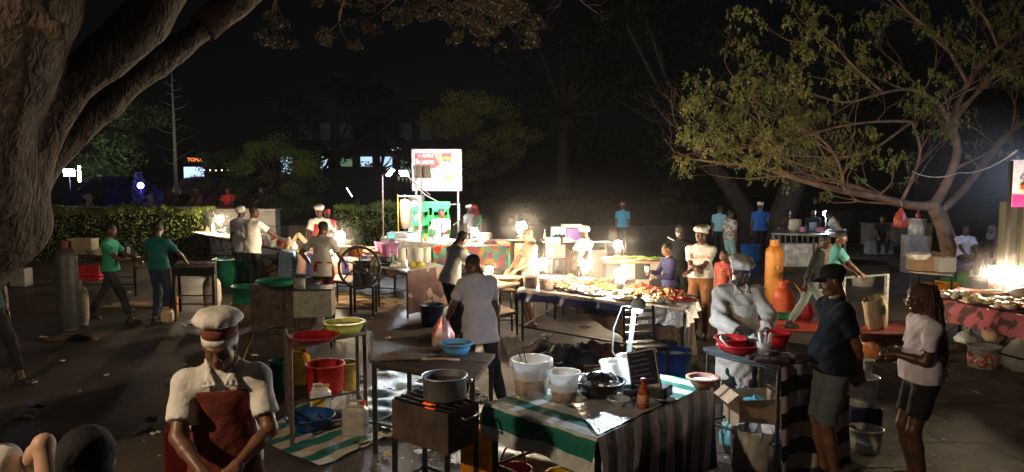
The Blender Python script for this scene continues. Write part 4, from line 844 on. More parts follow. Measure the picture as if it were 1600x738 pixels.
# ---- parked car and tent at the back
def car(label, x, y, z0, rz, c, cat='car'):
    t = thing('parked_car', label, cat, (x, y, z0), rz); prof = [(-2.1, .35), (-2.15, .75), (-1.95, 1.0), (-1.5, 1.08), (-.9, 1.55), (-.3, 1.68), (.6, 1.66), (1.3, 1.45), (1.9, 1.05), (2.1, .8), (2.1, .35)]; b = MB(); n = len(prof); W = .85
    v = [(px_, s_ * (W - (.14 * max(0, pz - 1.0) / .7)), pz) for s_ in (-1, 1) for px_, pz in prof]; b.poly(v, [[i, i + 1, n + i + 1, n + i] for i in range(n - 1)] + [[n - 1, 0, n, 2 * n - 1], list(range(n - 1, -1, -1)), list(range(n, 2 * n))]); b.build('body', c, t)
    GL = mat('car_glass', (.02, .025, .03), .08, bump=0, spec=.8)
    for s_ in (-1, 1):
        MB().poly([(x_, s_ * (W - .14 * (z_ - 1) / .7 + .012), z_) for x_, z_ in ((-1.3, 1.1), (-.85, 1.48), (-.25, 1.58), (.6, 1.56), (1.15, 1.4), (1.5, 1.1))], [[0, 1, 2, 3, 4, 5][::-s_]]).build('window', GL, t)
        for x_ in (-1.35, 1.3): o = MB().cyl((x_, s_ * (W - .2), .33), (x_, s_ * (W + .02), .33), .33, n=20).build('wheel', BLKP, t); MB().cyl((x_, s_ * (W + .021), .33), (x_, s_ * (W + .03), .33), .2, n=16).build('rim', STEEL, o)
    MB().poly([(-1.52, -.7, 1.12), (-1.52, .7, 1.12), (-.95, .66, 1.52), (-.95, -.66, 1.52)], [[0, 1, 2, 3]]).build('windscreen', GL, t)
    for s_ in (-1, 1): MB().blob((2.08, s_ * .6, .8), (.05, .16, .09)).build('headlight', mat('car_lamp', (.6, .6, .6), .1), t)
    return t
car('dark parked car on the raised ground behind the far left hedge', GX(190, 33), 33, .9, R(12), mat('car_paint_dark', (.03, .03, .05), .2, coat=.6, bump=0))
car('second dark parked car partly hidden beside the agave', GX(335, 36), 36, .9, R(170), mat('car_paint_red', (.12, .02, .02), .2, coat=.6, bump=0))
tn = thing('market_tent', 'black flat tent canopy on posts behind the hedge', 'tent', (GX(553, 31), 32, 0)); TB = cloth('tent_black', (.012, .013, .015))
b = MB(); b.poly([(-1.9, -1.3, 2.6), (1.9, -1.3, 2.6), (1.9, 1.3, 2.6), (-1.9, 1.3, 2.6), (-.9, 0, 3.0), (.9, 0, 3.0)], [[0, 1, 5, 4], [1, 2, 5], [2, 3, 4, 5], [3, 0, 4], [3, 2, 1, 0]]); b.build('canopy', TB, tn); MB().box((0, 1.32, 1.45), (3.7, .03, 2.2)).build('back_sheet', TB, tn)
for x in (-1.85, 1.85):
    for y in (-1.25, 1.25): MB().cyl((x, y, 0), (x, y, 2.6), .03, n=8).build('post', IRON, tn)
for k in range(9): MB().poly([(1.9 + k * .16, -1.35, 2.56 - .03 * k), (2.02 + k * .16, -1.35, 2.55 - .03 * k), (1.96 + k * .16, -1.36, 2.36 - .03 * k), (1.96 + k * .16, -1.34, 2.36 - .03 * k)], [[0, 1, 2], [1, 0, 3]]).build('pennant', WHP, tn)
MB().tube([(1.85, -1.35, 2.62), (3.4, -1.35, 2.32)], .008, 4).build('cord', PAPER, tn)
o = MB().tube([(-.25, -1.2, 2.1), (-.02, -1.2, 1.72)], .025, 8).build('tube_light', mat('tube_dim', (1, 1, 1), emit=COOL, es=3), tn)

# ================================================================= LAMPS away from the stalls
def led(label, p, dirv, w_=.3, h_=.22, m=FLOODM, pole=None, name='led_floodlight', pm=IRON):
    d_ = Vector(dirv).normalized(); t = thing(name, label, 'floodlight', p); x, y = basis(d_); M = Matrix((x, d_, -y)).transposed()
    if M.determinant() < 0: M = Matrix((-x, d_, -y)).transposed()
    b = MB(); b.box(-d_ * .03, (w_, .05, h_), M=M, bev=.01); [b.box(-d_ * .065 + M @ Vector((k * w_ / 7, 0, 0)), (.01, .03, h_ * .8), M=M) for k in range(-2, 3)]; b.build('housing', BLKP, t)
    MB().box(d_ * .002, (w_ * .88, .008, h_ * .84), M=M).build('light_panel', m, t)
    if pole: MB().tube([(0, 0, 0)] + [Vector(q) - Vector(p) for q in pole], .017, 7).build('pole', pm, t)
    return t
POLE = mat('pole_paint', (.45, .3, .28), .5)
p = D(604, 270, 18.2); led('white floodlight glowing on the pole at the left end of the shawarma counter', p + Vector((.1, -.02, 0)), (.75, -.15, -.65), m=FLOODM, pole=[(p.x - .1, p.y, p.z - .05), (p.x - .1, p.y, 0)], pm=POLE)
p = D(631, 271, 20.2); led('white floodlight on the slanting arm left of the shawarma sign', p, (-.25, -.75, -.6), .26, .2, pole=[tuple(D(648, 285, 20.8)), tuple(D(672, 305, 21.0))], pm=WHP)
p = D(660, 268, 17.3); led('dark-backed floodlight on the thin pole in front of the shawarma sign', p, (.25, 1, .28), .42, .3, mat('flood_panel_soft', (1, 1, 1), emit=(.9, .93, 1), es=700), pole=[(p.x - .02, p.y - .1, p.z + .42), (p.x - .02, p.y - .1, 0)], pm=POLE)
p = D(108, 270, 33); led('bluish street floodlight shining far off beside the trunk on the left', p, (.3, -1, -.3), .5, .35, LEDB, pole=[(p.x, p.y + .1, 0)])
p = D(124, 272, 34); o = MB().cyl((0, 0, -.35), (0, 0, .35), .05, n=8).build('tube_light', LEDM); o.location = p; tag(o, 'upright white tube light far off beside the street floodlight', 'lamp')
# blue garden light with its own pale post
t = thing('garden_light', 'garden light glowing deep blue behind the parked car', 'lamp', (GX(221, 30), 30, .9)); MB().cyl((0, 0, 0), (0, 0, 1.15), .04, n=8).build('post', IRON, t); MB().blob((0, 0, 1.3), .12, jit=0, n=12, m=8).build('globe', mat('blue_globe', (.2, .2, 1), emit=(.12, .1, 1), es=110), t)
t = thing('topiary', 'slim pale shrub lit blue behind the garden light', 'plant', (GX(218, 31.5), 31.5, .9)); quads('foliage', clump([(0, 0, .5 + .24 * k) for k in range(6)], [.3, .34, .34, .3, .22, .14], 110, .14, 1), leafmat('pale', (.3, .32, .3)), t)
sg = thing('lit_cafe_sign', 'small orange light sign far off right of the slim tree', 'sign', tuple(D(304, 250, 44)))
MB().box((0, .06, 0), (1.3, .06, .4)).build('backing', BLKP, sg); text('TOMA', .3, mat('neon_orange', (1, .3, .1), emit=(1, .22, .04), es=1.6), sg, (0, 0, 0), name='lettering')
for k in range(6): MB().blob((.2 + k * .35, 0, -.62), .04, n=6, m=4).build('bulb', mat('neon_warm', (1, .6, .3), emit=(1, .7, .4), es=6), sg)
o = MB().box((0, 0, 0), (1.1, .1, .65)).build('lit_screen', mat('screen_blue', (.3, .4, 1), emit=(.45, .6, 1), es=1.2)); o.location = D(303, 270, 42); tag(o, 'bluish lit screen far off below the orange sign', 'screen')
# a street lamp behind the viewer's left shoulder: its light falls on the cook in front and on the great tree
t = thing('street_lamp', 'tall street lamp with a warm lantern head beside the terrace', 'street lamp', (-5.7, .6, 0)); MB().tube([(0, 0, 0), (0, 0, 3.9), (.1, .1, 4.15), (.45, .3, 4.25)], [.07, .05, .035, .03], 10).build('pole', IRON, t)
o = MB().lathe([(.0001, .12), (.2, .02), (.21, 0), (.19, 0), (.0001, .09)], (.5, .33, 4.15), n=20).build('shade', IRON, t)
MB().blob((.5, .33, 4.13), .07, n=12, m=8, jit=0).build('bulb', mat('street_bulb', (1, .8, .6), emit=(1, .74, .47), es=3600), t)
# ================================================================= STALLS
def lerp4(c, u, v): return c[0].lerp(c[1], u).lerp(c[3].lerp(c[2], u), v)
def heap(t, name, p, r, h, m, n=14, s=.03, el=1.6):
    """many small pieces of one food, joined"""
    b = MB()
    for i in range(n):
        a = rng.uniform(0, 2 * PI); q = rng.random() ** .5; M = Matrix.Rotation(rng.uniform(0, PI), 3, 'Z') @ Matrix.Rotation(rng.uniform(-.4, .4), 3, 'X')
        b.blob(Vector(p) + Vector((math.cos(a) * r * q, math.sin(a) * r * q, h * (1 - q * q) * rng.random() + s * .4)), (s * el, s, s * .7), n=7, m=4, jit=.2, M=M)
    o = b.build(name, m, t); return o
def plate(label, p, r, foodm, n=22, s=.028, h=.05, el=1.6, rimm=None, sx=1, rz=0, group='food platters on the long lamp-lit table'):
    t = thing('platter', label, 'platter', p, rz, group); t.scale = (sx, 1, 1); MB().lathe([(.0001, .004), (r * .7, .003), (r, .022), (r + .008, .024), (r * .72, .012), (.0001, .012)], n=26).build('dish', rimm or WHP, t)
    fs = foodm if isinstance(foodm, (list, tuple)) else [foodm]
    for k, f in enumerate(fs): heap(t, 'food', ((k - (len(fs) - 1) / 2) * r * .7, 0, .012), r * (.78 if len(fs) == 1 else .45), h, f, n // len(fs) + 2, s, el)
    return t
SKEW = {}
def skewer(label, p, rz, m, group, tilt=0, L=.3):
    key = (m.name, L)
    if key not in SKEW:
        t = thing('skewer', label, 'skewer', p, rz, group); MB().cyl((-L / 2, 0, .012), (L / 2, 0, .012), .0035, n=5).build('stick', WOODP, t); b = MB()
        for k in range(7): b.blob((-L * .3 + k * L * .1, rng.uniform(-.003, .003), .014), (L * .055, .017, .015), n=7, m=4, jit=.22)
        b.build('meat', m, t); SKEW[key] = t
    else: t = copy_tree(SKEW[key], p, rz, label, group=group)
    t.rotation_euler = (0, tilt, rz); return t
# ---- main lamp-lit table (centre)
C6 = [P(812, 452, .8), P(1070, 485, .8), P(1088, 462, .8), P(866, 428, .8)]
table('long food table in the middle loaded with skewers under three lanterns', C6, .8, WOOD, IRON, bars=.22, lw=.04)
STR_BR = stripes('cloth_blue_cream', (.5, .42, .36), (.02, .02, .09), .34, .5, 1, wob=.05); 
drape('blue and cream striped plastic cloth over the long middle food table', C6, .8, [(.16, .1), 0, 0, (.1, .1)], [stripes('cloth_blue_cream2', (.55, .5, .45), (.03, .04, .2), .3, .55, 1, wob=.04)], fold=.05)
# striped cloth hanging low behind its right half
cb = [C6[0].lerp(C6[1], .42) + Vector((.02, .18, 0)), C6[1] + Vector((-.06, .12, 0)), C6[2] + Vector((-.1, -.1, 0)), C6[3].lerp(C6[2], .42)]
drape('brown and navy striped sheet hanging to the ground below the long middle food table', cb, .735, [(.2, .68), (.68, .68), 0, 0], [stripes('sheet_brown', (.27, .16, .09), (.012, .012, .02), .3, .62, 1, wob=.07)], name='hanging_sheet', cat='cloth', fold=.07, freq=6)
fc = [P(1003, 478, .8), P(1068, 486, .8), P(1084, 466, .8), P(1030, 462, .8)]
drape('crumpled foil sheet hanging off the right end of the middle food table', fc, .808, [(.24, .2), (.22, .2), 0, 0], [FOIL], name='foil_sheet', cat='foil', fold=.05, freq=14, ragged=.08)
for u_, v_, lb in ((.1, .22, 'lantern at the left end of the middle food table beside the sauce buckets'), (.0, 0, ''), (0, 0, '')):
    if lb: pass
lantern('glowing lantern behind the sauce buckets at the left end of the middle food table', P(849, 437, .812), .085, .2)
lantern('glowing lantern at the back of the middle food table before the white turban', P(915, 441, .812), .085, .2)
lantern('glowing lantern standing among platters in the centre of the middle food table', P(969, 462, .812), .09, .23)
bucket('tall milky bucket of orange sauce with a ladle, left end of food table', P(829, 449, .812), .1, .2, CLEARP, handle=False, fill=(FOOD[0], .8), group='sauce buckets')
MB().tube([(0, 0, .18), (.01, .02, .26)], .012, 6).build('ladle', FOOD[2], bpy.data.objects['bucket'])
bucket('second milky bucket of pale sauce right beside the orange one on the food table', P(853, 452, .812), .1, .18, CLEARP, handle=False, fill=(FOOD[2], .8), group='sauce buckets')
# platters and rows of skewers
names = ['flat bread', 'battered fish', 'bread rolls', 'fried potato cakes', 'salad', 'prawns', 'octopus pieces', 'cassava', 'chapati', 'fried bananas', 'grilled crab', 'samosas']
spots = [(.24, .3, 2, 'fried dough balls'), (.2, .72, 0, 'orange fried prawns'), (.36, .25, 5, 'white bread pieces'), (.36, .7, 0, 'grilled prawns'), (.47, .2, 5, 'pale potato cakes'), (.5, .55, 4, 'green salad'), (.44, .9, 1, 'red spiced chicken'), (.66, .16, 2, 'cream coloured flat bread'), (.7, .5, 3, 'brown grilled meat'), (.68, .86, 1, 'red lobster tails'), (.83, .22, 2, 'battered fish fillets'), (.86, .7, 0, 'orange grilled squid')]
for i, (u_, v_, k, nm) in enumerate(spots):
    p = lerp4(C6, u_, v_); p.z = .812; place = ['near the left lantern', 'at the back left', 'in front of the middle lantern', 'behind the middle lantern', 'left of the centre lantern', 'behind the centre lantern', 'near the girl', 'right of centre lantern', 'right of centre', 'at the back right', 'near the foil sheet', 'beside the last tray'][i]
    plate('platter of %s %s on the long food table' % (nm, place), p, .17 if i % 2 else .19, [FOOD[k], FOOD[k], FOOD[(k + 3) % 6]] if i % 3 == 1 else FOOD[k], 30, .03, .07, 1.7, rz=rng.random() * 3, sx=1.25)
p = P(1066, 471, .812); plate('foil tray of bright red spiced pieces at the right tip of the food table', p, .17, FOOD[1], 34, .024, .05, 2, FOIL, sx=1.3, rz=-.5)
for i in range(64):
    r_ = i // 16; u_ = .56 + .4 * (i % 16) / 16 + rng.uniform(-.008, .008); v_ = [.38, .62, .8, .3][r_] + rng.uniform(-.03, .03)
    if r_ == 3: u_ = .14 + .34 * (i % 16) / 16; v_ = .5
    p = lerp4(C6, u_, v_); p.z = .83 + .014 * (i % 3) + (.02 if r_ == 1 else 0); m = [FOOD[0], FOOD[3], FOOD[1], FOOD[0]][(r_ + (i % 5 == 0)) % 4]
    skewer('grilled meat skewer lying in the close rows on the long food table', p, 1.15 + rng.uniform(-.25, .25), m, 'skewers on the long food table', rng.uniform(-.1, .1))
# ---- chequered counter behind
y0 = 13.6; xl, xr = GX(948, y0), GX(1040, y0); ct = thing('chequered_counter', 'grey and white chequered counter behind the long food table', 'counter', ((xl + xr) / 2, y0 + .3, 0)); W_ = xr - xl
MB().box((0, 0, .46), (W_ - .03, .55, .9)).build('carcass', DARKW, ct); MB().box((0, 0, .935), (W_ + .08, .66, .04), bev=.01).build('counter_top', WOODP, ct)
TW = mat('tile_white', (.5, .48, .44), .3, var=.1, bump=.05); TG = mat('tile_dark', (.05, .05, .055), .3, var=.2, bump=.05)
for j in range(3):
    for i in range(4): MB().box((-W_ / 2 + (i + .5) * W_ / 4, -.285, .17 + j * .3), (W_ / 4 - .01, .016, .29), bev=.003).build('tile', TW if (i + j) % 2 else TG, ct)
lantern('glowing lantern on the chequered counter behind the girl in navy', (xl + .26, y0 + .3, .957), .085, .2)
for i in range(22):
    skewer('wooden kebab skewer laid out on the chequered counter', (xl + .1 + .95 * i / 22 + rng.uniform(-.02, .02), y0 + .1 + rng.uniform(-.05, .2), .965 + .02 * (i % 3)), rng.uniform(-.5, .5), FOOD[4] if i % 3 else FOOD[2], 'skewers on the chequered counter', rng.uniform(-.12, .12), .34)
plate('white oval dish of greens on the chequered counter', (xl + .72, y0 + .2, .957), .18, FOOD[4], 26, .025, .05, group='dishes on the chequered counter', sx=1.4); plate('white dish of pale rolls at the left of the chequered counter', (xl + .06, y0 + .22, .957), .15, FOOD[5], 20, .03, .05, group='dishes on the chequered counter')
# ---- round stool table with lantern, left of the middle table
C5 = [P(712, 434, .85), P(762, 450, .85), P(812, 441, .85), P(770, 428, .85)]
table('small wooden table with a lantern behind the man in the blurred white T-shirt', C5, .85, WOODP, IRON, bars=.35, lw=.03, shelf=WOOD)
lantern('small glowing lantern on the little table left of the middle food table', P(764, 441, .853), .062, .14, LAMPS)
t = basin('big aluminium tray of dough rounds on the little lantern table', P(795, 438, .853), .2, .05, WOODP, 'tray', fill=FOOD[2]); plate('stack of flat breads on the little lantern table', P(742, 437, .853), .13, FOOD[2], 16, .035, .03, group='breads on the little table')
t = thing('wire_basket', 'wire basket of eggs hanging below the little lantern table', 'basket', P(782, 470, .42)); 
for k in range(5): MB().tube([Vector((math.cos(a) * (.12 + .012 * k), math.sin(a) * (.12 + .012 * k), .05 * k)) for a in np.linspace(0, 2 * PI, 18)], .004, 5).build('wire_hoop', STEEL, t)
heap(t, 'eggs', (0, 0, .02), .1, .06, FOOD[5], 14, .026, 1.2)
def stool(label, p, h=.72, m=IRON, s=.3, group=None):
    t = thing('stool', label, 'stool', p, rng.uniform(-.3, .3), group); MB().box((0, 0, h), (s, s, .03), bev=.01).build('seat', WOOD, t)
    for a in (-1, 1):
        for c in (-1, 1): MB().cyl((a * s * .42, c * s * .42, h - .02), (a * s * .5, c * s * .5, 0), .014, n=6).build('leg', m, t)
    MB().tube([(-s * .47, -s * .47, h * .35), (s * .47, -s * .47, h * .35), (s * .47, s * .47, h * .35), (-s * .47, s * .47, h * .35), (-s * .47, -s * .47, h * .35)], .009, 5).build('footrest', m, t); return t
stool('bare metal high stool right of the little lantern table', P(790, 521), .7)
# ---- patchwork table
C3 = [P(678, 385, .9), P(796, 385, .9), P(800, 374, .9), P(692, 374, .9)]
table('long table under the jigsaw-patterned cloth before the shawarma seller', C3, .9, WOOD, IRON)
JIG = patches('cloth_jigsaw', [(.55, .04, .02), (.6, .2, .02), (.15, .4, .3), (.5, .05, .1), (.65, .4, .05), (.1, .2, .35), (.6, .08, .03), (.05, .25, .2)], 7)
drape('red, orange and green jigsaw-patterned cloth in front of the shawarma seller', C3, .9, [(.55, .5), .5, 0, .5], [JIG], fold=.025)
lantern('glowing lantern on the jigsaw-patterned cloth', P(741, 379, .91), .085, .2)
bag('white lumpy bag of bread on the jigsaw-patterned table behind its lantern', P(752, 376, .91), (.5, .3, .2), FOOD[5], 'bread_bag', knot=False, seed=4); plate('dish of orange pieces beside the lantern on the jigsaw-patterned table', P(722, 380, .91), .2, FOOD[0], 22, .04, .06, group='dishes on the jigsaw-patterned table'); plate('dish of brown fritters at the right end of the jigsaw-patterned table', P(765, 381, .91), .18, FOOD[3], 20, .04, .06, group='dishes on the jigsaw-patterned table')
# ---- dotted-cloth table
C2 = [P(588, 413, .85), P(636, 424, .85), P(694, 416, .85), P(648, 405, .85)]
table('table with bags of chips and yellow mangoes next to the big press wheel', C2, .85, WHP, IRON)
DOT = patches('cloth_dotted', [(.09, .045, .045), (.075, .035, .04), (.3, .22, .18), (.11, .06, .055), (.08, .045, .045)], 6)
drape('brown cloth with pale round spots hanging from the mango table', [C2[1], C2[2], C2[3], C2[0]], .85, [(.76, .74), 0, 0, 0], [WHP, DOT], tmat=0, smat=(1, 1, 1, 1), fold=.05, freq=10)
for i, x in enumerate((628, 643, 655, 667)):
    p = P(x, 412 - (i % 2), .86); o = bag('upright white paper bag number %s of the row on the mango table' % ['leftmost', 'second', 'third', 'rightmost'][i] if 0 else ['leftmost', 'second from left', 'third from left', 'rightmost'][i] + ' white paper bag in the row behind the mangoes', p, (.15, .1, .32), PAPER, 'paper_bag', knot=False, seed=i * 2.2, group='paper bags behind the mangoes')
for i, x in enumerate((644, 656)): o = MB().blob((0, 0, .05), (.09, .06, .055), n=14, m=8, jit=.03).build('mango', mat('mango', (.5, .42, .05), .4)); o.location = P(x, 418, .862); tag(o, ['left', 'right'][i] + ' one of the two yellow mangoes on the table edge', 'mango', 'mangoes')
bottle('dark green bottle standing beside the white bags on the mango table', P(613, 414, .862), GREENP, BLKP, .04, .26); crumple('napkin_heap', 'crumpled white paper heap between the bottle and the mangoes', 'paper', P(622, 417, .862), (.32, .2, .12), PAPER, 2)
basin('dark pan at the left end of the mango table', P(603, 415, .862), .17, .05, IRON, 'pan')
# ---- shawarma stand
C4 = [P(596, 370, .95), P(690, 381, .95), P(716, 374, .95), P(632, 364, .95)]
table('stained white topped counter of the shawarma stand', C4, .95, mat('counter_white', (.6, .6, .58), .4, var=.2), IRON, th=.03, name='shawarma_counter', cat='counter')
a_, b_ = C4[0].copy(), C4[1].copy(); t = thing('counter_front', 'grimy pale tiled front board of the shawarma counter', 'board', ((a_ + b_) / 2).to_tuple()[:2] + (0,), math.atan2(b_.y - a_.y, b_.x - a_.x)); L = (b_ - a_).length; TS = mat('tile_stained', (.42, .38, .28), .5, var=.5, scale=9, c2=(.15, .12, .07))
for k in range(7): MB().box((-L / 2 + (k + .5) * L / 7, -.03, .82), (L / 7 - .012, .03, .2), bev=.005).build('tile', TS, t)
rt = thing('shawarma_grill', 'upright steel shawarma grill with four heater panels on the counter', 'grill', P(642, 371, .96), -.15); BR = mat('steel_bright', (.62, .64, .68), .3, metal=.7, var=.1)
MB().box((0, 0, .05), (.62, .45, .1), bev=.01).build('base', BR, rt); MB().box((.1, .17, .56), (.42, .05, .98), bev=.01).build('back_panel', BR, rt); MB().box((.3, .02, .56), (.05, .34, .98), bev=.01).build('side_panel', BR, rt); MB().box((.02, .02, 1.07), (.58, .4, .03), bev=.006).build('roof_plate', BR, rt)
MB().cyl((-.14, -.05, .1), (-.14, -.05, 1.12), .012, n=8).build('spit', BR, rt); MB().lathe([(.0001, .22), (.09, .24), (.12, .45), (.14, .8), (.12, .98), (.0001, 1.0)], (-.14, -.05, 0), n=18, wob=lambda a, i: .05 * math.sin(6 * a + i)).build('meat_cone', mat('meat_pale', (.5, .3, .18), .5), rt)
for k in range(4):
    o = MB().box((.07, .13, .24 + k * .22), (.15, .03, .19), bev=.004).build('heater_panel', [mat('heater_pink', (.6, .35, .38), .4), mat('heater_grey', (.45, .55, .65), .4)][k > 1], rt); MB().cyl((.22, .0, .24 + k * .22), (.22, -.03, .24 + k * .22), .022, n=10).build('knob', REDP, rt)
MB().cyl((-.3, -.12, .1), (-.3, -.12, 1.12), .014, n=8).build('gas_pipe', YELP, rt)
board('steel_griddle', 'low steel griddle box left of the shawarma grill', 'griddle', P(624, 371, .96), (.55, .4, .14), STEEL, -.15)
box_open('teal food box lying on the griddle end of the counter', P(612, 372, .96), (.16, .14, .12), plastic('teal', (.1, .5, .45)), flaps=False, name='food_box')
bottle('red-capped yellow sauce bottle on the shawarma counter', P(665, 377, .96), plastic('mustard', (.7, .3, .04)), REDP, .045, .2); bottle('white squeeze bottle beside the yellow one on the shawarma counter', P(658, 377, .96), WHP, REDP, .035, .2)
t = thing('plastic_rack', 'bright green plastic rack of rounded shelves behind the shawarma seller', 'rack', (GX(673, 19.2), 19.2, 0)); GRK = mat('plastic_bright_green', (.04, .75, .12), .4, bump=0)
for sx_ in (-.26, .26):
    for k in range(4): MB().box((sx_, .04, .6 + k * .36), (.42, .26, .025), bev=.008).build('shelf_board', GRK, t); MB().box((sx_, -.1, .635 + k * .36), (.42, .018, .09), bev=.005).build('shelf_lip', GRK, t)
for k in range(4): MB().box((0, .18, .72 + k * .36), (.98, .015, .16)).build('back_slat', GRK, t)
for sx_ in (-.27, .27):
    for k in range(4): z = .55 + k * .36; MB().lathe([(.18, 0), (.21, .0), (.21, .03), (.2, .06), (.19, .03), (.17, .012)], (sx_ * .95, 0, z), n=20).build('shelf', GRK, t); MB().tube([(sx_ * .95 + math.cos(a) * .2, -.02, z + .03 + math.sin(a) * .14) for a in np.linspace(0, PI, 10)], .012, 5).build('shelf_hoop', GRK, t)
    for xx in (-.21, .21): MB().box((sx_ * .95 + xx * .95, 0, .85), (.03, .05, 1.7)).build('upright', GRK, t)
# ---- shawarma billboard
yb = 21.2; L0 = D(645, 235, yb); L1 = D(720, 297, yb); W_ = L1.x - L0.x; H_ = L0.z - L1.z; sg = thing('billboard', 'red and white shawarma billboard on two white posts', 'sign', ((L0.x + L1.x) / 2, yb, 0)); zc = (L0.z + L1.z) / 2
FR = mat('billboard_frame', (.7, .45, .42), .4); BW_ = mat('print_white', (.8, .8, .8), .5, var=.03, bump=0); BR_ = mat('print_red', (.62, .08, .06), .5, var=.1, bump=0); BO_ = mat('print_orange', (.75, .3, .12), .5, var=.1, bump=0)
MB().box((0, .06, zc), (W_, .1, H_)).build('panel', BW_, sg)
for s_ in (-1, 1): MB().cyl((s_ * W_ * .44, .06, 0), (s_ * W_ * .44, .06, L1.z), .03, n=10).build('post', WHP, sg); MB().box((s_ * (W_ / 2 + .012), .05, zc), (.04, .14, H_ + .05)).build('frame_side', FR, sg); MB().box((0, .05, zc + s_ * (H_ / 2 + .012)), (W_, .14, .04)).build('frame_rail', FR, sg)
def fp(pts, m, nm, z=.0): return MB().poly([(x * W_ / 2, z + dy, zc + zz * H_ / 2) for dy in (0, .008) for x, zz in pts], [list(range(len(pts)))] + [[i, len(pts) + i, len(pts) + (i + 1) % len(pts), (i + 1) % len(pts)] for i in range(len(pts))]).build(nm, m, sg)
fp([(-.93, .86), (-.93, -.72), (-.7, -.1), (-.1, .1), (.12, .25), (-.12, .86)], BR_, 'red_field'); fp([(-.1, .86), (.12, .25), (.2, .25), (.16, .86)], BO_, 'orange_ray'); fp([(.2, .86), (.22, .45), (.58, .4), (.62, .86)], BR_, 'red_corner')
fp([(.28, .66), (.27, .48), (.52, .48), (.53, .66)], mat('print_black_red', (.25, .02, .02), .5), 'open_patch', -.006)
for s_, x, z, sz, m, sx in (('MAHALI', -.45, .72, .14, BW_, .85), ('Shawarma', -.5, .42, .21, BW_, .62), ('OPEN', .4, .57, .15, mat('print_yellow', (.85, .65, .05), .5, bump=0), .62), ('NIGHT', .4, .28, .15, mat('print_grey', (.2, .15, .15), .5), .55), ('Karibu', -.2, -.84, .13, BR_, .9)): text(s_, sz, m, sg, (x * W_ / 2, -.014, zc + z * H_ / 2), sx=sx, bold=.003)
for k, (x, z, r_) in enumerate(((-.35, -.35, .17), (.1, -.45, .2), (.5, -.4, .16))): # printed wraps, flat
    fp([(x + r_ * math.cos(a) * 1.1, z + r_ * math.sin(a) * 1.2) for a in np.linspace(0, 2 * PI, 16)[:-1]][::-1], [mat('print_tan', (.75, .5, .3), .5), mat('print_cream', (.78, .7, .6), .5), BO_][k], 'printed_wrap', -.004)
pts = [D(633, 272, 20.4)]; cbl = thing('cable', 'white cable sagging from the floodlight across the billboard posts', 'cable', (0, 0, 0)); MB().tube([D(x, y, 21.0) for x, y in ((648, 290), (665, 305), (685, 316), (705, 320), (718, 319), (718, 345), (708, 352))], .02, 6).build('wire', WHP, cbl)
# ---- left row of tables
C1 = [P(303, 363, .9), P(464, 393, .9), P(506, 383, .9), P(362, 357, .9)]
table('long table at the far left of the lamp-lit row with jars and a lantern', C1, .9, WOODP, IRON, planks=4)
drape('white sheet covering the far left table under its lantern', [C1[0], C1[0].lerp(C1[1], .45), C1[3].lerp(C1[2], .45), C1[3]], .905, [.03, 0, 0, .03], [PAPER], fold=.01)
C1b = [P(468, 397, .9), P(618, 402, .9), P(620, 388, .9), P(505, 384, .9)]
table('table heaped with skewers in front of the hatted seller at the left', C1b, .9, WOOD, IRON)
PST = stripes('cloth_purple_tan', (.42, .27, .2), (.03, .025, .13), .42, .62, 0, wob=.05); drape('tan and purple striped cloth on the skewer-heaped left table', C1b, .9, [(.42, .36), .3, 0, .3], [PST], fold=.03)
drape('pale blue cloth hanging from the corner between the two left tables', [P(440, 392, .9), P(458, 396, .9), P(462, 390, .9), P(448, 388, .9)], .91, [.58, .5, 0, 0], [BLUEC], fold=.02)
lantern('glowing lantern on the far left table beside the hedge end', P(344, 364, .92), .11, .3, rz=.3); lantern('glowing lantern at the middle of the skewer-heaped left table', P(532, 397, .92), .1, .28); lantern('lower glowing lantern close to the back of the aproned man at the left table', P(515, 401, .92), .085, .1)
for i, (x, y, r_, h_, m) in enumerate(((333, 362, .05, .28, PAPER), (324, 362, .05, .16, FOOD[0]), (352, 364, .07, .16, FOOD[2]), (358, 366, .04, .26, WHP))): bottle(['tall white bottle left of the far left lantern', 'short orange jar left of the far left lantern', 'wide tan jar just right of the far left lantern', 'white squeeze bottle right of the far left lantern'][i], P(x, y, .92), m, REDP if i % 2 else WHP, r_, h_, group='jars round the far left lantern', name='jar', cat='jar')
for i, (x, y, m) in enumerate(((410, 384, FOOD[1]), (418, 379, WHP), (427, 386, PAPER), (436, 382, REDP), (444, 388, FOOD[0]), (452, 384, WHP), (430, 380, FOOD[2]), (460, 389, PAPER))):
    bottle('%s jar among the clutter on the left table beyond the leaning man' % ['red', 'white capped', 'paper wrapped', 'bright red', 'orange', 'short white', 'tan', 'pale paper'][i], P(x, y, .92), m, [REDP, WHP][i % 2], .07, .14 + .03 * (i % 3), group='jars at the middle of the left table', name='jar', cat='jar')
t = thing('wooden_a_frame', 'folded wooden A-shaped stand on the left table', 'stand', P(468, 389, .92)); MB().box((-.13, 0, .17), (.05, .2, .42), M=Matrix.Rotation(.6, 3, 'Y')).build('board', WOODP, t); MB().box((.13, 0, .17), (.05, .2, .46), M=Matrix.Rotation(-.75, 3, 'Y')).build('board', WOODP, t)
for i in range(34): 
    p = P(545 + (i % 17) * 3.6, 397 - (i // 17) * 6 + rng.uniform(-1, 1), .93); p.z = .93 + .02 * (i % 3); skewer('thin meat skewer in the heap right of the left lanterns', p, rng.uniform(-.2, .9), FOOD[[0, 3, 2][i % 3]], 'skewers on the left table', rng.uniform(-.25, .1), .42)
for i, (x, m, c) in enumerate(((536, FOOD[2], PAPER), (556, FOOD[0], FOOD[3]))): basin(['tan tub of dough', 'orange tub of sauce'][i] + ' in front of the left lanterns', P(x, 401, .92), .15, .2, m, 'tub', fill=c, rf=.85)
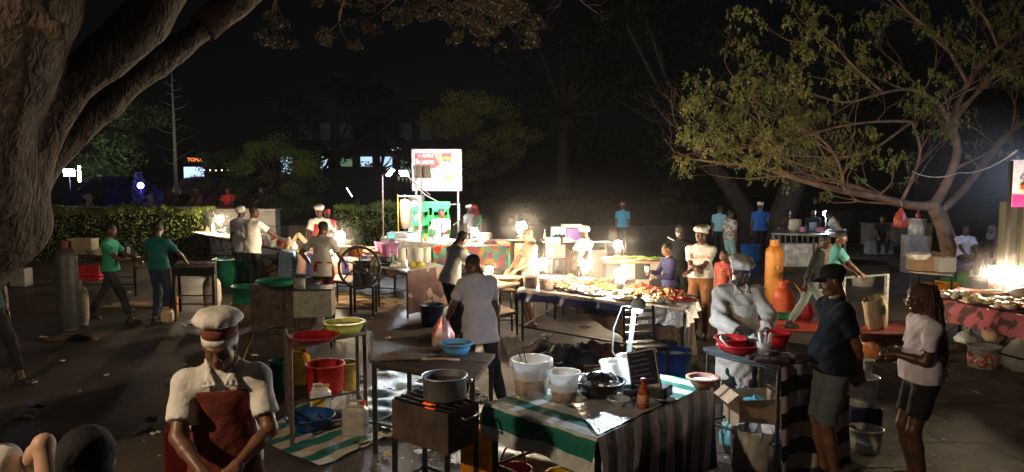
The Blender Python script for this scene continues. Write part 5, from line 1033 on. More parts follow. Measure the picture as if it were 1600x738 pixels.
bucket('lilac handled tub on the right end of the left table', P(608, 400, .92), .15, .26, LILAC, 'tub', rt=.2, handle=False, group='lilac tubs'); bucket('smaller lilac tub half hidden left of the handled one', P(596, 397, .92), .1, .24, LILAC, 'tub', rt=.14, handle=False, group='lilac tubs')
# ---- things under and before the left tables
bucket('large dark green bin standing under the man in the white shirt', P(357, 447), .28, .62, GREENP, 'bin', handle=False, group='green bins under the left table', rt=.33); bucket('second dark green bin half hidden behind the leaning men', P(388, 445), .26, .6, GREENP, 'bin', handle=False, group='green bins under the left table', rt=.31)
bag('blue bin bag slumped under the left table beside the yellow bucket', P(438, 432), (.5, .5, .6), BLUEP, seed=2); bucket('yellow bucket under the pale blue hanging cloth', P(417, 440), .19, .36, YELP, rt=.22); box_open('brown carton under the left table right of the yellow bucket', P(437, 445), (.45, .4, .32))
bucket('blue and white plastic stool-bucket under the left tables', P(478, 436), .22, .4, BLUEC, 'tub', handle=False)
t = thing('plastic_chair', 'pale blue plastic chair behind the legs of the aproned man', 'chair', P(462, 452), .4)
MB().box((0, 0, .42), (.42, .42, .03), bev=.01).build('seat', BLUEC, t); MB().box((0, .2, .65), (.42, .03, .42), bev=.01).build('backrest', BLUEC, t)
for a in (-1, 1):
    for c in (-1, 1): MB().cyl((a * .18, c * .18, .41), (a * .22, c * .22, 0), .02, .016, n=7).build('leg', BLUEC, t)
# green barrels, brown cabinet, steel cooker
gb = bucket('upright green barrel with an open rim beside the brown cabinet', P(388, 503), .24, .62, GREENP, 'barrel', handle=False, rt=.26); MB().lathe([(.262, .0), (.264, .0), (.272, .34), (.268, .34)], n=28).build('sacking_wrap', mat('sacking', (.16, .11, .07), .9, bump=.8), gb)
basin('flat green basin resting on top of the brown cabinet', P(432, 446, .82), .3, .08, GREENP)
t = thing('cabinet', 'dark brown wooden cabinet with sagging doors left of the steel cooker', 'cabinet', P(445, 522), .1); MB().box((0, .25, .4), (1.05, .5, .8), bev=.01).build('carcass', DARKW, t)
for s_ in (-1, 1): MB().box((s_ * .26, -.012, .38), (.5, .02, .7), bev=.005).build('door', RUST, t); MB().cyl((s_ * .06, -.03, .4), (s_ * .06, -.03, .5), .008, n=6).build('handle', STEEL, t)
t = thing('steel_cooker', 'pale steel cooker box on legs behind the red lid', 'cooker', P(490, 545), .12); W_, Z_ = .55, .86
MB().box((0, .2, Z_ - .2), (W_, .42, .4), bev=.008).build('body', mat('zinc', (.3, .29, .25), .5, metal=.3, var=.3), t); MB().box((0, .2, Z_ + .012), (W_ + .05, .46, .02)).build('hotplate', IRON, t); MB().cyl((-.2, .1, Z_ + .02), (-.2, .1, Z_ + .17), .085, n=18).build('burner_drum', GREY, t)
for a in (-1, 1):
    for c in (0, .4): MB().box((a * (W_ / 2 - .02), c + .0, (Z_ - .4) / 2), (.03, .03, Z_ - .4)).build('leg', IRON, t)
# sugar cane press with its wheel
t = thing('cane_press', 'sugar-cane press with a big dark spoked wheel left of the mango table', 'machine', (GX(560, 13.1), 13.1, 0)); b = MB(); b.box((0, .35, .75), (.34, .3, .5), bev=.02); b.build('roller_box', IRON, t)
for k in (-1, 1): MB().cyl((k * .07, .15, .82), (k * .07, .55, .82), .05, n=14).build('roller', STEEL, t)
for a in (-1, 1):
    for c in (.2, .5): MB().box((a * .2, c, .26), (.04, .04, .52)).build('leg', IRON, t)
WC = Vector((0, 0, .9)); wh = MB().tube([WC + Vector((math.cos(a) * .37, 0, math.sin(a) * .37)) for a in np.linspace(0, 2 * PI, 33)], .026, 8).build('wheel', mat('iron_green', (.03, .05, .05), .4, metal=.4), t)
for k in range(6): a = k * PI / 3 + .3; MB().tube([WC + Vector((math.cos(a + f * .35) * .36 * f, 0, math.sin(a + f * .35) * .36 * f)) for f in (.1, .4, .7, 1)], [.022, .016, .014, .014], 6).build('spoke', MC['iron_green'], wh)
MB().cyl(WC + Vector((0, -.06, 0)), WC + Vector((0, .3, 0)), .045, n=14).build('hub', IRON, wh)
t = table('small shelf table with thin legs left of the press wheel', [P(515, 437, .62), P(548, 441, .62), P(556, 432, .62), P(526, 429, .62)], .62, WOODP, IRON, th=.02, lw=.03, bars=0, name='side_table')
for i in range(14): o = MB().cyl((-.45, 0, .03), (.45, 0, .03), .024, n=7).build('cane_stalk', mat('cane', (.3, .2, .08), .6)); o.location = P(560 + rng.uniform(-30, 30), 462 + i * 1.8) + Vector((0, 0, rng.uniform(0, .05))); o.rotation_euler = (0, 0, rng.uniform(-.5, .5)); tag(o, 'brown sugar-cane stalk in the litter heap below the press wheel', 'cane', 'cane stalks below the press wheel')
crumple('cane_heap', 'trodden heap of brown cane husks below the press wheel', 'litter', P(560, 475), (2.4, 1.2, .12), mat('husk', (.2, .13, .07), .9, bump=1), 3, 24)
bucket('dark blue bin below the right corner of the spotted cloth', P(675, 508), .17, .34, plastic('navy', (.01, .03, .1)), 'bin', handle=False)
# ---- brazier and cylinders of the men in green
C9 = [P(268, 418, .95), P(335, 418, .95), P(338, 408, .95), P(278, 408, .95)]
table('charcoal grill stand in front of the man in the teal shirt', C9, .95, COAL, IRON, th=.12, lw=.05, bars=.3, name='grill_stand', cat='grill')
for i in range(12): skewer('meat skewer grilling on the stand of the man in teal', P(282 + i * 4.2, 413, .955), 1.4, FOOD[3], 'skewers on the dark left grill', 0, .3)
gas('pale grey gas cylinder beside the dark grill stand on the left', P(332, 478), .17, .68, mat('paint_pale', (.5, .46, .4), .45, var=.3)); 
t = basin('white basin of dark blue cloths on the ground near the cook in the striped hat', P(316, 520), .3, .16, WHP, fill=NAVY)
jerrycan('orange jerrycan standing behind the legs of the man in teal', P(267, 498), .24, .17, .5, ORP, REDP); jerrycan('small pinkish jerrycan lying low beside the legs of the man in teal', P(262, 504), .2, .16, .26, FOOD[2], REDP)
gc = gas('tall dull grey gas cylinder at the left below the great tree', P(108, 517), .17, 1.48, mat('paint_dark_grey', (.06, .065, .065), .5, var=.4), collar=mat('paint_dark_red', (.12, .02, .015), .5)); gas('half hidden cream gas cylinder behind the tall grey one', P(127, 508), .13, .78, mat('paint_cream', (.42, .38, .3), .5, var=.3))
C0 = [P(110, 401, .85), P(212, 401, .85), P(212, 392, .85), P(116, 391, .85)]
table('low dark stall behind the man in the green T-shirt', C0, .85, DARKW, IRON); box_open('cream bread crate on the dark left stall', P(131, 397, .86), (.5, .3, .34), mat('crate_cream', (.45, .36, .22), .7), flaps=False, inner=FOOD[3], name='crate', cat='crate')
basin('pale metal lid lying on the dark left stall', P(157, 398, .86), .3, .12, mat('lid_cream', (.5, .42, .28), .5), 'lid'); t = board('plastic_crate', 'red plastic crate under the dark left stall', 'crate', P(144, 437), (.5, .35, .35), REDP, .1)
bag('crumpled white bag by the red crate on the left', P(163, 435), (.36, .3, .3), WHP, seed=5); board('white_block', 'pale block on the ground beyond the great tree trunk', 'block', P(34, 447), (.35, .3, .42), CONC)
crumple('sheet_scrap', 'flattened pale sheet on the ground between the two men in green', 'cloth', P(215, 477), (1.1, .5, .07), KRAFT, 5)
board('black_box', 'black display box on the ledge in front of the man in the green T-shirt', 'box', P(192, 399, .86), (.22, .16, .3), BLKP)
crumple('rag', 'brown rag at the foot of the grey gas cylinder', 'rag', P(118, 528), (.8, .4, .08), mat('rag_brown', (.14, .08, .05), .9), 4)

# ---- right of the middle: gas cylinders and red mat
gas('tall orange gas cylinder standing behind the small orange one', P(1208, 474), .175, 1.28, mat('paint_orange', (.62, .24, .03), .45, var=.25), ring=BLKP); gc2 = gas('short red-orange gas cylinder beside the green basin', P(1224, 498), .19, .68, mat('paint_redor', (.62, .1, .03), .45, var=.2))
MB().tube([(0, -.05, .62), (.15, -.02, .66), (.28, 0, .5), (.33, -.02, .2), (.4, -.1, .03)], .012, 6).build('hose', ORP, gc2)
basin('green basin on the ground in front of the red-orange gas cylinder', P(1218, 498), .33, .17, GREENP); bucket('blue bucket beside the head of the cook in white', P(1186, 472), .16, .3, BLUEP); bucket('tall blue drum behind the striped-shirt man', P(1171, 428), .22, .75, BLUEP, 'drum', handle=False, rt=.24)
mt = crumple('ground_mat', 'red sheet spread on the ground below the gas cylinders', 'mat', P(1238, 508), (1.9, 1.0, .03), mat('mat_red', (.42, .05, .035), .6, var=.3), 1, 20); bag('red bag standing behind the gas hose', P(1256, 500), (.34, .3, .46), plastic('bag_red2', (.5, .03, .05)), seed=9)
C90 = [P(1206, 364, .95), P(1322, 368, .95), P(1322, 358, .95), P(1216, 355, .95)]
table('metal railed stall with paper goods under a bluish lamp', C90, .95, IRONG, IRONG, lw=.05, bars=.45, shelf=IRONG); rl = thing('stall_railing', 'grey railing along the left front of the bluish-lit stall', 'railing', (C90[0].x, C90[0].y, 0))
for k in range(9): MB().box((.05 + k * .16, -.06, .72), (.025, .025, .46)).build('bar', IRONG, rl)
MB().box((.7, -.06, .93), (1.5, .03, .03)).build('top_rail', IRONG, rl); MB().box((.7, -.06, .5), (1.5, .03, .03)).build('bottom_rail', IRONG, rl)
for k in (0, 1.4): MB().box((k, -.06, .25), (.03, .03, .5)).build('rail_foot', IRONG, rl)
p = P(1290, 357, .96); t = thing('led_lamp', 'small bluish lamp on a stick over the railed stall', 'lamp', p); MB().cyl((0, 0, 0), (0, 0, .48), .014, n=7).build('stick', WHP, t); MB().blob((-.04, -.04, .46), .075, n=12, m=8, jit=0).build('bulb', LEDM, t)
for i, (x, y, w_, h_, m) in enumerate(((1242, 360, .34, .34, PAPER), (1270, 361, .2, .26, BLUEC), (1303, 359, .3, .3, BLUEC), (1255, 362, .2, .14, LILAC), (1282, 362, .3, .12, plastic('pink', (.6, .25, .4))))): bag(['white upright paper bag at the left of the railed stall', 'pale blue bag in the middle of the railed stall', 'larger pale blue bag behind the bluish lamp', 'low lilac packet on the railed stall', 'pink packet below the bluish lamp'][i], P(x, y, .96), (w_, .2, h_), m, 'paper_bag', knot=False, group='bags on the railed stall')
for i, (x, w_) in enumerate(((1243, .75), (1283, .5))): board('cooler_box', ['large white box standing below the railed stall', 'smaller tan box beside the white one below the railed stall'][i], 'box', P(x, 416, .12), (w_, .45, .62), [WHP, FOOD[2]][i], bev=.03)
board('box_plinth', 'low dark plinth carrying the boxes below the railed stall', 'plinth', P(1262, 424, 0), (1.9, .5, .115), DARKW)
C10 = [P(1312, 432, .83), P(1391, 427, .83), P(1386, 414, .83), P(1318, 416, .83)]
t = table('empty pale metal table frame in front of the planter wall', C10, .83, mat('glass_top', (.2, .25, .27), .15, trans=.8, bump=0), IRONG, th=.012, lw=.035, bars=0, name='table_frame')
bucket('dull white bucket standing below the pale metal table frame', P(1348, 447), .22, .38, mat('bucket_dull', (.4, .38, .35), .5))
C11 = [P(1421, 424, .65), P(1489, 430, .65), P(1496, 417, .65), P(1436, 413, .65)]
table('dark table of boxes and trays beside the forked trunk', C11, .65, STEEL, IRON, lw=.03); box_open('brown carton with a burnt mark on the table by the forked trunk', P(1442, 422, .66), (.5, .34, .3), CARD, .05)
box_open('milky plastic tub of bottles on the table by the forked trunk', P(1474, 424, .66), (.32, .3, .28), CLEARP, flaps=False, name='plastic_tub', cat='tub'); basin('white tray resting on the burnt carton', P(1434, 405, .97), .22, .1, WHP, 'tray')
board('grey_crate', 'grey crate stack behind the burnt carton', 'crate', P(1450, 432, 0) + Vector((.1, .8, 0)), (.6, .4, 1.0), GREY); p = P(1450, 432, 0) + Vector((.1, .8, 1.002)); bucket('white bucket with a red bottle on its lid beside the forked trunk', p, .19, .4, WHP, lid=WHP, handle=False); bottle('red bottle standing on the white lidded bucket', p + Vector((.03, 0, .437)), REDP, WHP, .06, .22)
b_ = bucket('tall green bin with a purple liner beside the forked trunk', P(1491, 461), .24, .66, plastic('green_bright', (.02, .3, .1)), 'bin', handle=False, rt=.29); MB().lathe([(.285, .55), (.31, .6), (.32, .68), (.29, .7), (.26, .66)], n=28, wob=lambda a, i: .03 * math.sin(8 * a + i)).build('liner', PURP, b_)
board('plastic_crate', 'orange crate under the table by the forked trunk', 'crate', P(1458, 466), (.36, .3, .32), ORP); board('plastic_crate', 'yellow crate beside the orange one under the table by the trunk', 'crate', P(1479, 464), (.36, .3, .34), YELP)
# ---- right-hand food table
C12 = [P(1464, 468, .8), P(1660, 505, .8), P(1665, 470, .8), P(1500, 450, .8)]
table('food table at the right edge lit by two lanterns', C12, .8, WOOD, IRON); CAMO = patches('cloth_camo', [(.5, .12, .15), (.46, .1, .13), (.1, .03, .035)], 7, kind='NOISE')
drape('pink and brown camouflage cloth on the right edge food table', C12, .8, [(.27, .3), 0, 0, .22], [CAMO], fold=.02)
lantern('left one of the two lanterns on the right edge food table', P(1551, 462, .812), .1, .24); lantern('right one of the two lanterns on the right edge food table, at the frame edge', P(1594, 464, .812), .1, .24)
box_open('brown carton under the glow of the left lantern on the right edge table', P(1546, 470, .812), (.42, .25, .13), CARD, flaps=False)
for i, (x, y, k) in enumerate(((1510, 466, 2), (1530, 474, 2), (1562, 476, 5), (1585, 470, 3), (1598, 478, 3), (1580, 483, 2), (1612, 486, 0), (1490, 465, 5))): plate('%s on the right edge food table' % ['plate of flat breads at the left end', 'tan loaves in front of the carton', 'pale bread rounds in the middle', 'brown fritters behind the white loaf', 'dark brown fritters near the front', 'cream loaves at the front edge', 'orange pieces at the frame edge', 'white dish farthest left'][i], P(x, y, .812), .2, FOOD[k], 12, .05, .07, 1.5, group='plates on the right edge table', sx=1.2)
o = MB().blob((0, 0, .09), (.24, .16, .1), n=16, m=8, jit=.04).build('bread_loaf', FOOD[5]); o.location = P(1600, 470, .83); tag(o, 'big round white loaf between the two right lanterns', 'bread')
t = bucket('printed white tub under the right edge food table', P(1536, 577), .17, .3, WHP, rt=.19); MB().lathe([(.181, .05), (.183, .05), (.191, .22), (.188, .22)], n=28).build('printed_band', patches('tub_print', [(.6, .55, .5), (.5, .06, .04), (.6, .4, .3)], 9, uv=False, kind='NOISE'), t)
bag('crumpled white bag beside the printed tub under the right table', P(1512, 540), (.42, .3, .26), WHP, seed=1); bag('knotted clear bag with green strips at the right frame edge', P(1592, 580), (.5, .4, .5), CLEARP, seed=6); t = bag('gold paper bag hanging under the right edge food table', P(1552, 535, .22), (.32, .2, .42), KRAFT, 'paper_bag', seed=8)
crumple('dark_sack', 'dark sack lying behind the printed tub', 'sack', P(1555, 560), (1.3, .6, .25), mat('sack_dark', (.06, .05, .035), .9), 7)
yb = 11.0; sg = thing('billboard', 'pink and white juice billboard cut by the right frame edge', 'sign', (GX(1600, yb) + .22, yb, 0)); MB().box((.0, .04, 2.42), (.8, .06, .7)).build('panel', mat('print_pale', (.75, .7, .75), .5, emit=(.9, .85, 1), es=.3), sg); MB().box((0, .004, 2.16), (.8, .012, .18)).build('pink_band', mat('print_pink', (.75, .05, .25), .5, emit=(.9, .05, .3), es=.25), sg); MB().lathe([(.0001, 0), (.09, 0), (.09, .012), (.0001, .012)], (-.22, .006, 2.36), n=20, M=Matrix.Rotation(PI / 2, 4, 'X')).build('printed_fruit', mat('print_orange2', (.8, .5, .08), .5), sg)  # faint glow put into the panel and band prints to brighten the board
text('JUICE', .09, MC['print_pink'], sg, (-.22, -.012, 2.36), name='lettering', sx=.7); MB().tube([(-.3, 0, 2.48), (-.26, 0, 2.56), (-.2, 0, 2.5), (-.24, 0, 2.46), (-.3, 0, 2.52)], .008, 5).build('printed_drawing', GREY, sg)
for s_ in (-1, 1): MB().box((s_ * .42, .04, 1.38), (.05, .05, 2.76)).build('post', IRON, sg)
t = thing('glass_case', 'dim yellow glass display case behind the right edge food table', 'display case', (GX(1600, yb) + .2, yb + .3, 0)); MB().box((.28, .2, .6), (.7, .5, .9)).build('base', GREY, t); MB().box((.28, .2, 1.6), (.7, .5, 1.05)).build('glass', mat('glass_yellow', (.09, .09, .055), .3, trans=.4, bump=.3), t); MB().box((-.1, -.075, 1.5), (.04, .04, 1.3)).build('corner_post', IRON, t)
p = D(1640, 262, 16.5); led('bluish floodlight on a pole hidden behind the pink billboard', p, (-.7, .3, -.35), .4, .3, LEDB, pole=[(p.x, p.y + .05, 0)])
def cable(label, pts, r=.009, m=BLKP):
    t = thing('cable', label, 'cable', tuple(pts[0])); o = []; k = len(pts); p0 = Vector(pts[0])
    for i in range(k - 1):
        for j in range(8): f = j / 8; q = Vector(pts[i]).lerp(Vector(pts[i + 1]), f); q.z -= 4 * f * (1 - f) * .12 * (1 if max(pts[i][2], pts[i + 1][2]) > .4 else 0); o.append(q - p0)
    o.append(Vector(pts[-1]) - p0); MB().tube(o, r, 5).build('wire', m, t)
cable('black cable lying across the asphalt below the long food table', [P(815, 545, .02), P(840, 530, .02), P(900, 548, .02), P(960, 535, .02), P(1010, 560, .02)])
cable('thin cable drooping from the cane press to the mango table', [P(578, 445, .7), P(600, 425, .8), P(640, 425, .84)])
cable('pale wire strung from the right billboard into the spreading tree', [D(1590, 235, 12), D(1500, 270, 16), D(1425, 268, 18)], .012, WHP)
cable('thin wire from the far left lantern table down behind the green bins', [P(344, 366, .9), P(352, 400, .5), P(380, 440, .02)])
# ---- red-covered low table with paper bag
C13 = [P(1338, 521, .5), P(1420, 523, .5), P(1440, 505, .5), P(1365, 502, .5)]
table('low table under a red sheet behind the woman with the phone', C13, .5, WOOD, IRON, bars=0); drape('dull red sheet on the low table behind the woman with the phone', C13, .5, [.1, .06, 0, .12], [mat('sheet_red', (.42, .07, .04), .6, var=.3)], fold=.03)
t = bag('tall crumpled brown paper bag tilted on the red sheet', P(1372, 514, .51), (.3, .2, .46), KRAFT, 'paper_bag', knot=False, seed=2); t.rotation_euler = (.05, -.28, .3)
MB().box((.02, -.105, .28), (.1, .008, .12)).build('green_print', plastic('print_green', (.3, .5, .35)), t)
bag('orange plastic bag on the ground below the red-covered table', P(1374, 560), (.55, .4, .3), plastic('bag_orange', (.65, .22, .05)), seed=12, knot=False)

# ---- carts behind the middle table
t = thing('dark_food_cart', 'tall dark food cart with a cooler and packets on its roof', 'cart', (GX(900, 14.6), 14.9, 0)); W_ = 1.25; MB().box((0, 0, .62), (W_, .6, .9)).build('body', DARKW, t); MB().box((0, .28, 1.14), (W_, .04, .16)).build('back_rail', IRON, t); MB().box((0, 0, 1.235), (W_ + .1, .66, .03), bev=.008).build('roof_shelf', STEEL, t)
for a in (-1, 1):
    for c in (-1, 1): MB().box((a * (W_ / 2 - .03), c * .27, 1.145), (.03, .03, .15)).build('post', IRON, t); MB().cyl((a * (W_ / 2 - .1), c * .3 - .02, .12), (a * (W_ / 2 - .1), c * .3 + .02, .12), .12, n=16).build('wheel', BLKP, t)
x0 = GX(872, 14.9); t = thing('picture_box', 'pale blue box with a picture of dark hills on its face', 'box', (x0, 14.75, 1.252)); MB().box((0, 0, .14), (.3, .2, .28), bev=.008).build('carton', BLUEC, t); MB().poly([(-.13, -.104, .09), (-.05, -.104, .13), (.03, -.104, .1), (.13, -.104, .14), (.13, -.104, .07), (-.13, -.104, .07)], [[5, 4, 3, 2, 1, 0]]).build('printed_hills', NAVY, t)
o = board('cooler_box', 'dark blue cooler beside the picture box on the food cart', 'box', (GX(897, 14.9), 14.85, 1.252), (.36, .3, .26), PURP, bev=.02); o = board('foam_slab', 'long white slab lying on top of the dark blue cooler', 'slab', (GX(893, 14.9), 14.85, 1.516), (.42, .3, .06), WHP, bev=.02)
crumple('napkin_heap', 'white crumpled napkins beside the picture box', 'paper', (GX(886, 14.7), 14.62, 1.252), (.3, .14, .08), PAPER, 3)
bottle('white stick bottle leaning on the cart left of the picture box', (GX(851, 14.9), 14.8, 1.252), WHP, WHP, .025, .22)
yb = 13.3; x0 = GX(868, yb); sg = thing('food_sign', 'small red signboard with white and yellow lettering beside the pale customer', 'sign', (x0, yb, 0)); RB = mat('sign_red', (.6, .02, .03), .4, bump=0, var=.05); MB().box((0, 0, 1.18), (.36, .05, .24), bev=.006).build('board', RB, sg); text('Malbe', .1, BW_, sg, (-.085, -.032, 1.18), sx=.62, bold=.002); text('Payot', .1, mat('print_gold', (.85, .5, .05), .4, bump=0), sg, (.09, -.032, 1.19), sx=.62, bold=.002)
for s_ in (-1, 1): MB().box((s_ * .15, .02, .53), (.03, .03, 1.06)).build('post', IRON, sg)
board('teal_box', 'teal box lying on top of the small red signboard', 'box', (x0 - .04, yb + .06, 1.304), (.26, .16, .12), plastic('teal2', (.15, .55, .5)), bev=.01)
yb = 12.9; x0 = GX(817, yb); t = thing('lamp_stand', 'plank stand carrying a lantern behind the pale customer', 'stand', (x0, yb + .15, 0)); MB().box((-.02, .1, 1.38), (.5, .25, .03)).build('shelf', WOOD, t); [MB().box((s_ * .2, .1, .68), (.04, .04, 1.37)).build('leg', WOOD, t) for s_ in (-1, 1)]
lantern('glowing lantern raised on the plank stand behind the pale customer', (x0 - .02, yb + .25, 1.397), .1, .14)
sg = thing('menu_board', 'tan menu board with a red oval and a printed pizza leaning on the plank stand', 'sign', (x0, yb - .02, 0)); MB().box((0, 0, 1.12), (.3, .03, .46)).build('board', mat('menu_tan', (.45, .22, .12), .6), sg); MB().lathe([(.0001, 0), (.09, 0), (.09, .01), (.0001, .01)], (0, -.012, 1.2), n=20, M=Matrix.Rotation(PI / 2, 4, 'X') @ Matrix.Diagonal((1, .42, 1, 1))).build('red_oval', RB, sg); MB().lathe([(.0001, 0), (.07, 0), (.07, .012), (.0001, .012)], (0, -.012, .99), n=20, M=Matrix.Rotation(PI / 2, 4, 'X')).build('printed_pizza', FOOD[2], sg); text('MENU', .06, BW_, sg, (0, -.018, 1.31), name='lettering')
for s_ in (-1, 1): MB().box((s_ * .12, .02, .45), (.025, .025, .9)).build('leg', WOOD, sg)
bottle('green bottle on the small shelf left of the menu board', P(795, 416, .75), GREENP, GREENP, .045, .34); table('narrow dark shelf table between the jigsaw cloth and the menu board', [P(782, 421, .75), P(808, 421, .75), P(808, 412, .75), P(784, 412, .75)], .75, DARKW, IRON, lw=.025, bars=0, name='side_table')
# ================================================================= FOREGROUND STALLS
C14 = [P(765, 630, .75), P(934, 684, .75), P(1108, 600, .75), P(958, 574, .75)]
table('table under the striped plastic cloth in the centre foreground', C14, .75, WOOD, IRON, lw=.045)
GW = stripes('cloth_green_white', (.66, .7, .7), (.008, .17, .12), .26, .5, 1, .7, wob=.02, bump=.5); GW.node_tree.nodes['Principled BSDF'].inputs['Specular IOR Level'].default_value = .25; BWs = stripes('cloth_black_mauve', (.7, .6, .74), (.006, .006, .012), .235, .48, 1, .5, wob=.012, bump=.5)
drape('green and white striped plastic cloth with a black and mauve side in the centre foreground', C14, .75, [(.24, .27), (.74, .74), .3, .2], [GW, BWs], smat=(0, 1, 1, 0), fold=.045, freq=7, ragged=.02)
c14 = [P(936, 676, .77), P(1030, 632, .77), P(985, 608, .77), P(900, 632, .77)]
drape('crumpled foil sheet on the near corner of the striped table', c14, .762, [0, 0, 0, 0], [FOIL], name='foil_sheet', cat='foil', fold=.01)
t = bucket('large milky bucket of meat marinade with tongs on the striped table', P(830, 617, .765), .125, .28, CLEARP, handle=PAPER, fill=(STEW, .5), rt=.16); MB().tube([(-.05, 0, .2), (-.1, .02, .34)], .006, 5).build('tongs', BLKP, t); MB().tube([(-.02, 0, .2), (-.06, .03, .35)], .006, 5).build('tongs', BLKP, t)
bucket('smaller milky bucket of stew right of the big one on the striped table', P(881, 628, .765), .09, .225, CLEARP, handle=False, fill=(STEW, .42), rt=.12)
basin('black bowl heaped with foil parcels on the striped table', P(935, 618, .765), .2, .12, BLKP, 'bowl', rf=.62); crumple('foil_parcel', 'crumpled foil parcels piled in the black bowl', 'foil', P(937, 606, .83), (.36, .3, .14), FOIL, 2, 22); o = crumple('charred_piece', 'charred black piece on top of the foil parcels', 'food', P(936, 592, .93), (.2, .14, .06), COAL, 4, 12)
bucket('milky tub behind the black bowl on the striped table', P(957, 598, .765), .09, .17, CLEARP, handle=False, rt=.105, rim=True, group='milky tubs behind the bowl'); bucket('clear tall tub under the white lamp behind the tablet on the striped table', P(985, 603, .765), .09, .24, CLEARP, handle=False, rt=.115, group='milky tubs behind the bowl')
for i, (x, y) in enumerate(((968, 634), (982, 616))): basin(['nearer', 'farther'][i] + ' of the two small grey dipping bowls beside the hot sauce bottle', P(x, y, .768), .075, .05, mat('bowl_grey', (.4, .45, .5), .3), 'bowl', group='dipping bowls', rf=.5)
bottle('glass bottle of hot sauce with a red cap on the striped table', P(1005, 636, .768), mat('hot_sauce', (.5, .1, .03), .12, trans=.3, bump=0), REDP, .045, .22, lab=mat('label_cream', (.6, .3, .15), .6))
t = thing('tablet_till', 'open black till screen with a thick base beside the hot sauce', 'till', P(1018, 617, .768), -.55); MB().box((0, 0, .045), (.3, .16, .09), bev=.01).build('base', BLKP, t); M_ = Matrix.Rotation(-.32, 3, 'X') @ Matrix.Rotation(-.3, 3, 'Y'); MB().box((-.06, -.02, .2), (.25, .022, .32), M=M_, bev=.006).build('screen_case', BLKP, t); MB().box(Vector((-.06, -.02, .2)) + M_ @ Vector((0, -.0135, .01)), (.22, .004, .27), M=M_).build('screen', mat('screen_dark', (.012, .012, .025), .75, bump=0, spec=.15), t)
for k in range(6): MB().box(Vector((-.06, -.02, .2)) + M_ @ Vector((-.02 + .01 * (k % 2), -.0165, .12 - .04 * k)), (.12 + .03 * (k % 3), .002, .006), M=M_).build('screen_line', mat('screen_text', (.08, .08, .14), .7), t)
basin('pinkish bowl of scraps on the right corner of the striped table', P(1098, 607, .765), .12, .09, mat('bowl_pink', (.5, .25, .18), .4), 'bowl', rf=.5, fill=PAPER)
# white LED work light standing behind the striped table
p = P(980, 577, .768); t = thing('led_work_light', 'bright white stick lamp with a glowing head above the striped table', 'lamp', p); MB().box((0, 0, .01), (.16, .12, .02), bev=.005).build('base', WHP, t); q = D(991, 480, p.y - .12) - p
MB().box((0, 0, 0), (.001, .001, .001)).build('switch', BLKP, t); MB().tube([(0, 0, .02), q * .5 + Vector((-.0, 0, 0)), q], [.024, .02, .018], 8).build('stick', mat('stick_white', (.85, .87, .9), .35, bump=0, emit=COOL, es=.35), t); MB().blob(q + Vector((.03, -.03, -.01)), .038, n=14, m=9, jit=0).build('bulb', mat('led_bulb', (1, 1, 1), emit=(.7, .85, 1), es=1700), t)
MB().lathe([(.052, -.02), (.062, .0), (.057, .05), (.03, .075), (.0001, .08)], q + Vector((.03, -.03, .01)), n=16, M=Matrix.Rotation(.2, 4, 'Y')).build('added_light_shield', IRONG, t); MB().tube([q + Vector((0, .02, 0)), q + Vector((-.1, .05, .0)), q + Vector((-.17, .08, -.2)), q + Vector((-.18, .08, -.42)), (-.06, .05, .05)], .007, 6).build('cable', IRONG, t)  # small cap added above the bulb to keep its light off the cook
# ---- dark chair with slats behind
t = thing('slatted_chair', 'dark metal slatted chair standing behind the white lamp', 'chair', P(1008, 596), .25)
for s_ in (-1, 1): MB().tube([(s_ * .2, .2, 0), (s_ * .2, .18, .45), (s_ * .2, .24, .9)], .02, 6).build('back_leg', NAVY, t); MB().cyl((s_ * .2, -.2, 0), (s_ * .2, -.18, .45), .02, n=6).build('front_leg', NAVY, t)
MB().box((0, 0, .46), (.44, .42, .025), bev=.006).build('seat', BLKP, t)
for k in range(4): MB().box((0, .21 + .02 * k, .56 + .09 * k), (.4, .018, .04), bev=.004).build('slat', STEEL, t)
bucket('dark blue bucket on the ground right of the slatted chair', P(1050, 590), .19, .34, plastic('blue_dark', (.01, .035, .16)), handle=True, fill=(PAPER, .9)); crumple('sack', 'dark red sack slumped on the ground below the middle food table', 'sack', P(940, 558), (.8, .5, .26), mat('sack_red', (.1, .02, .015), .8), 6); crumple('sack', 'black tarpaulin heap left of the dark red sack', 'sack', P(880, 562), (1.0, .6, .28), mat('tarp_black', (.015, .014, .014), .6), 8)
crumple('rag', 'olive rag on the ground beside the slatted chair', 'rag', P(1035, 566), (.7, .4, .12), mat('rag_olive', (.1, .1, .05), .9), 3)
for i in range(4): o = MB().cyl((-.22, 0, .012), (.22, 0, .012), .012, n=6).build('firewood_stick', WOODP); o.location = P(935 + i * 14, 572 + i * 3); o.rotation_euler = (0, 0, .3 + .2 * i); tag(o, 'pale split stick on the ground behind the black bowl', 'stick', 'sticks on the ground behind the table')

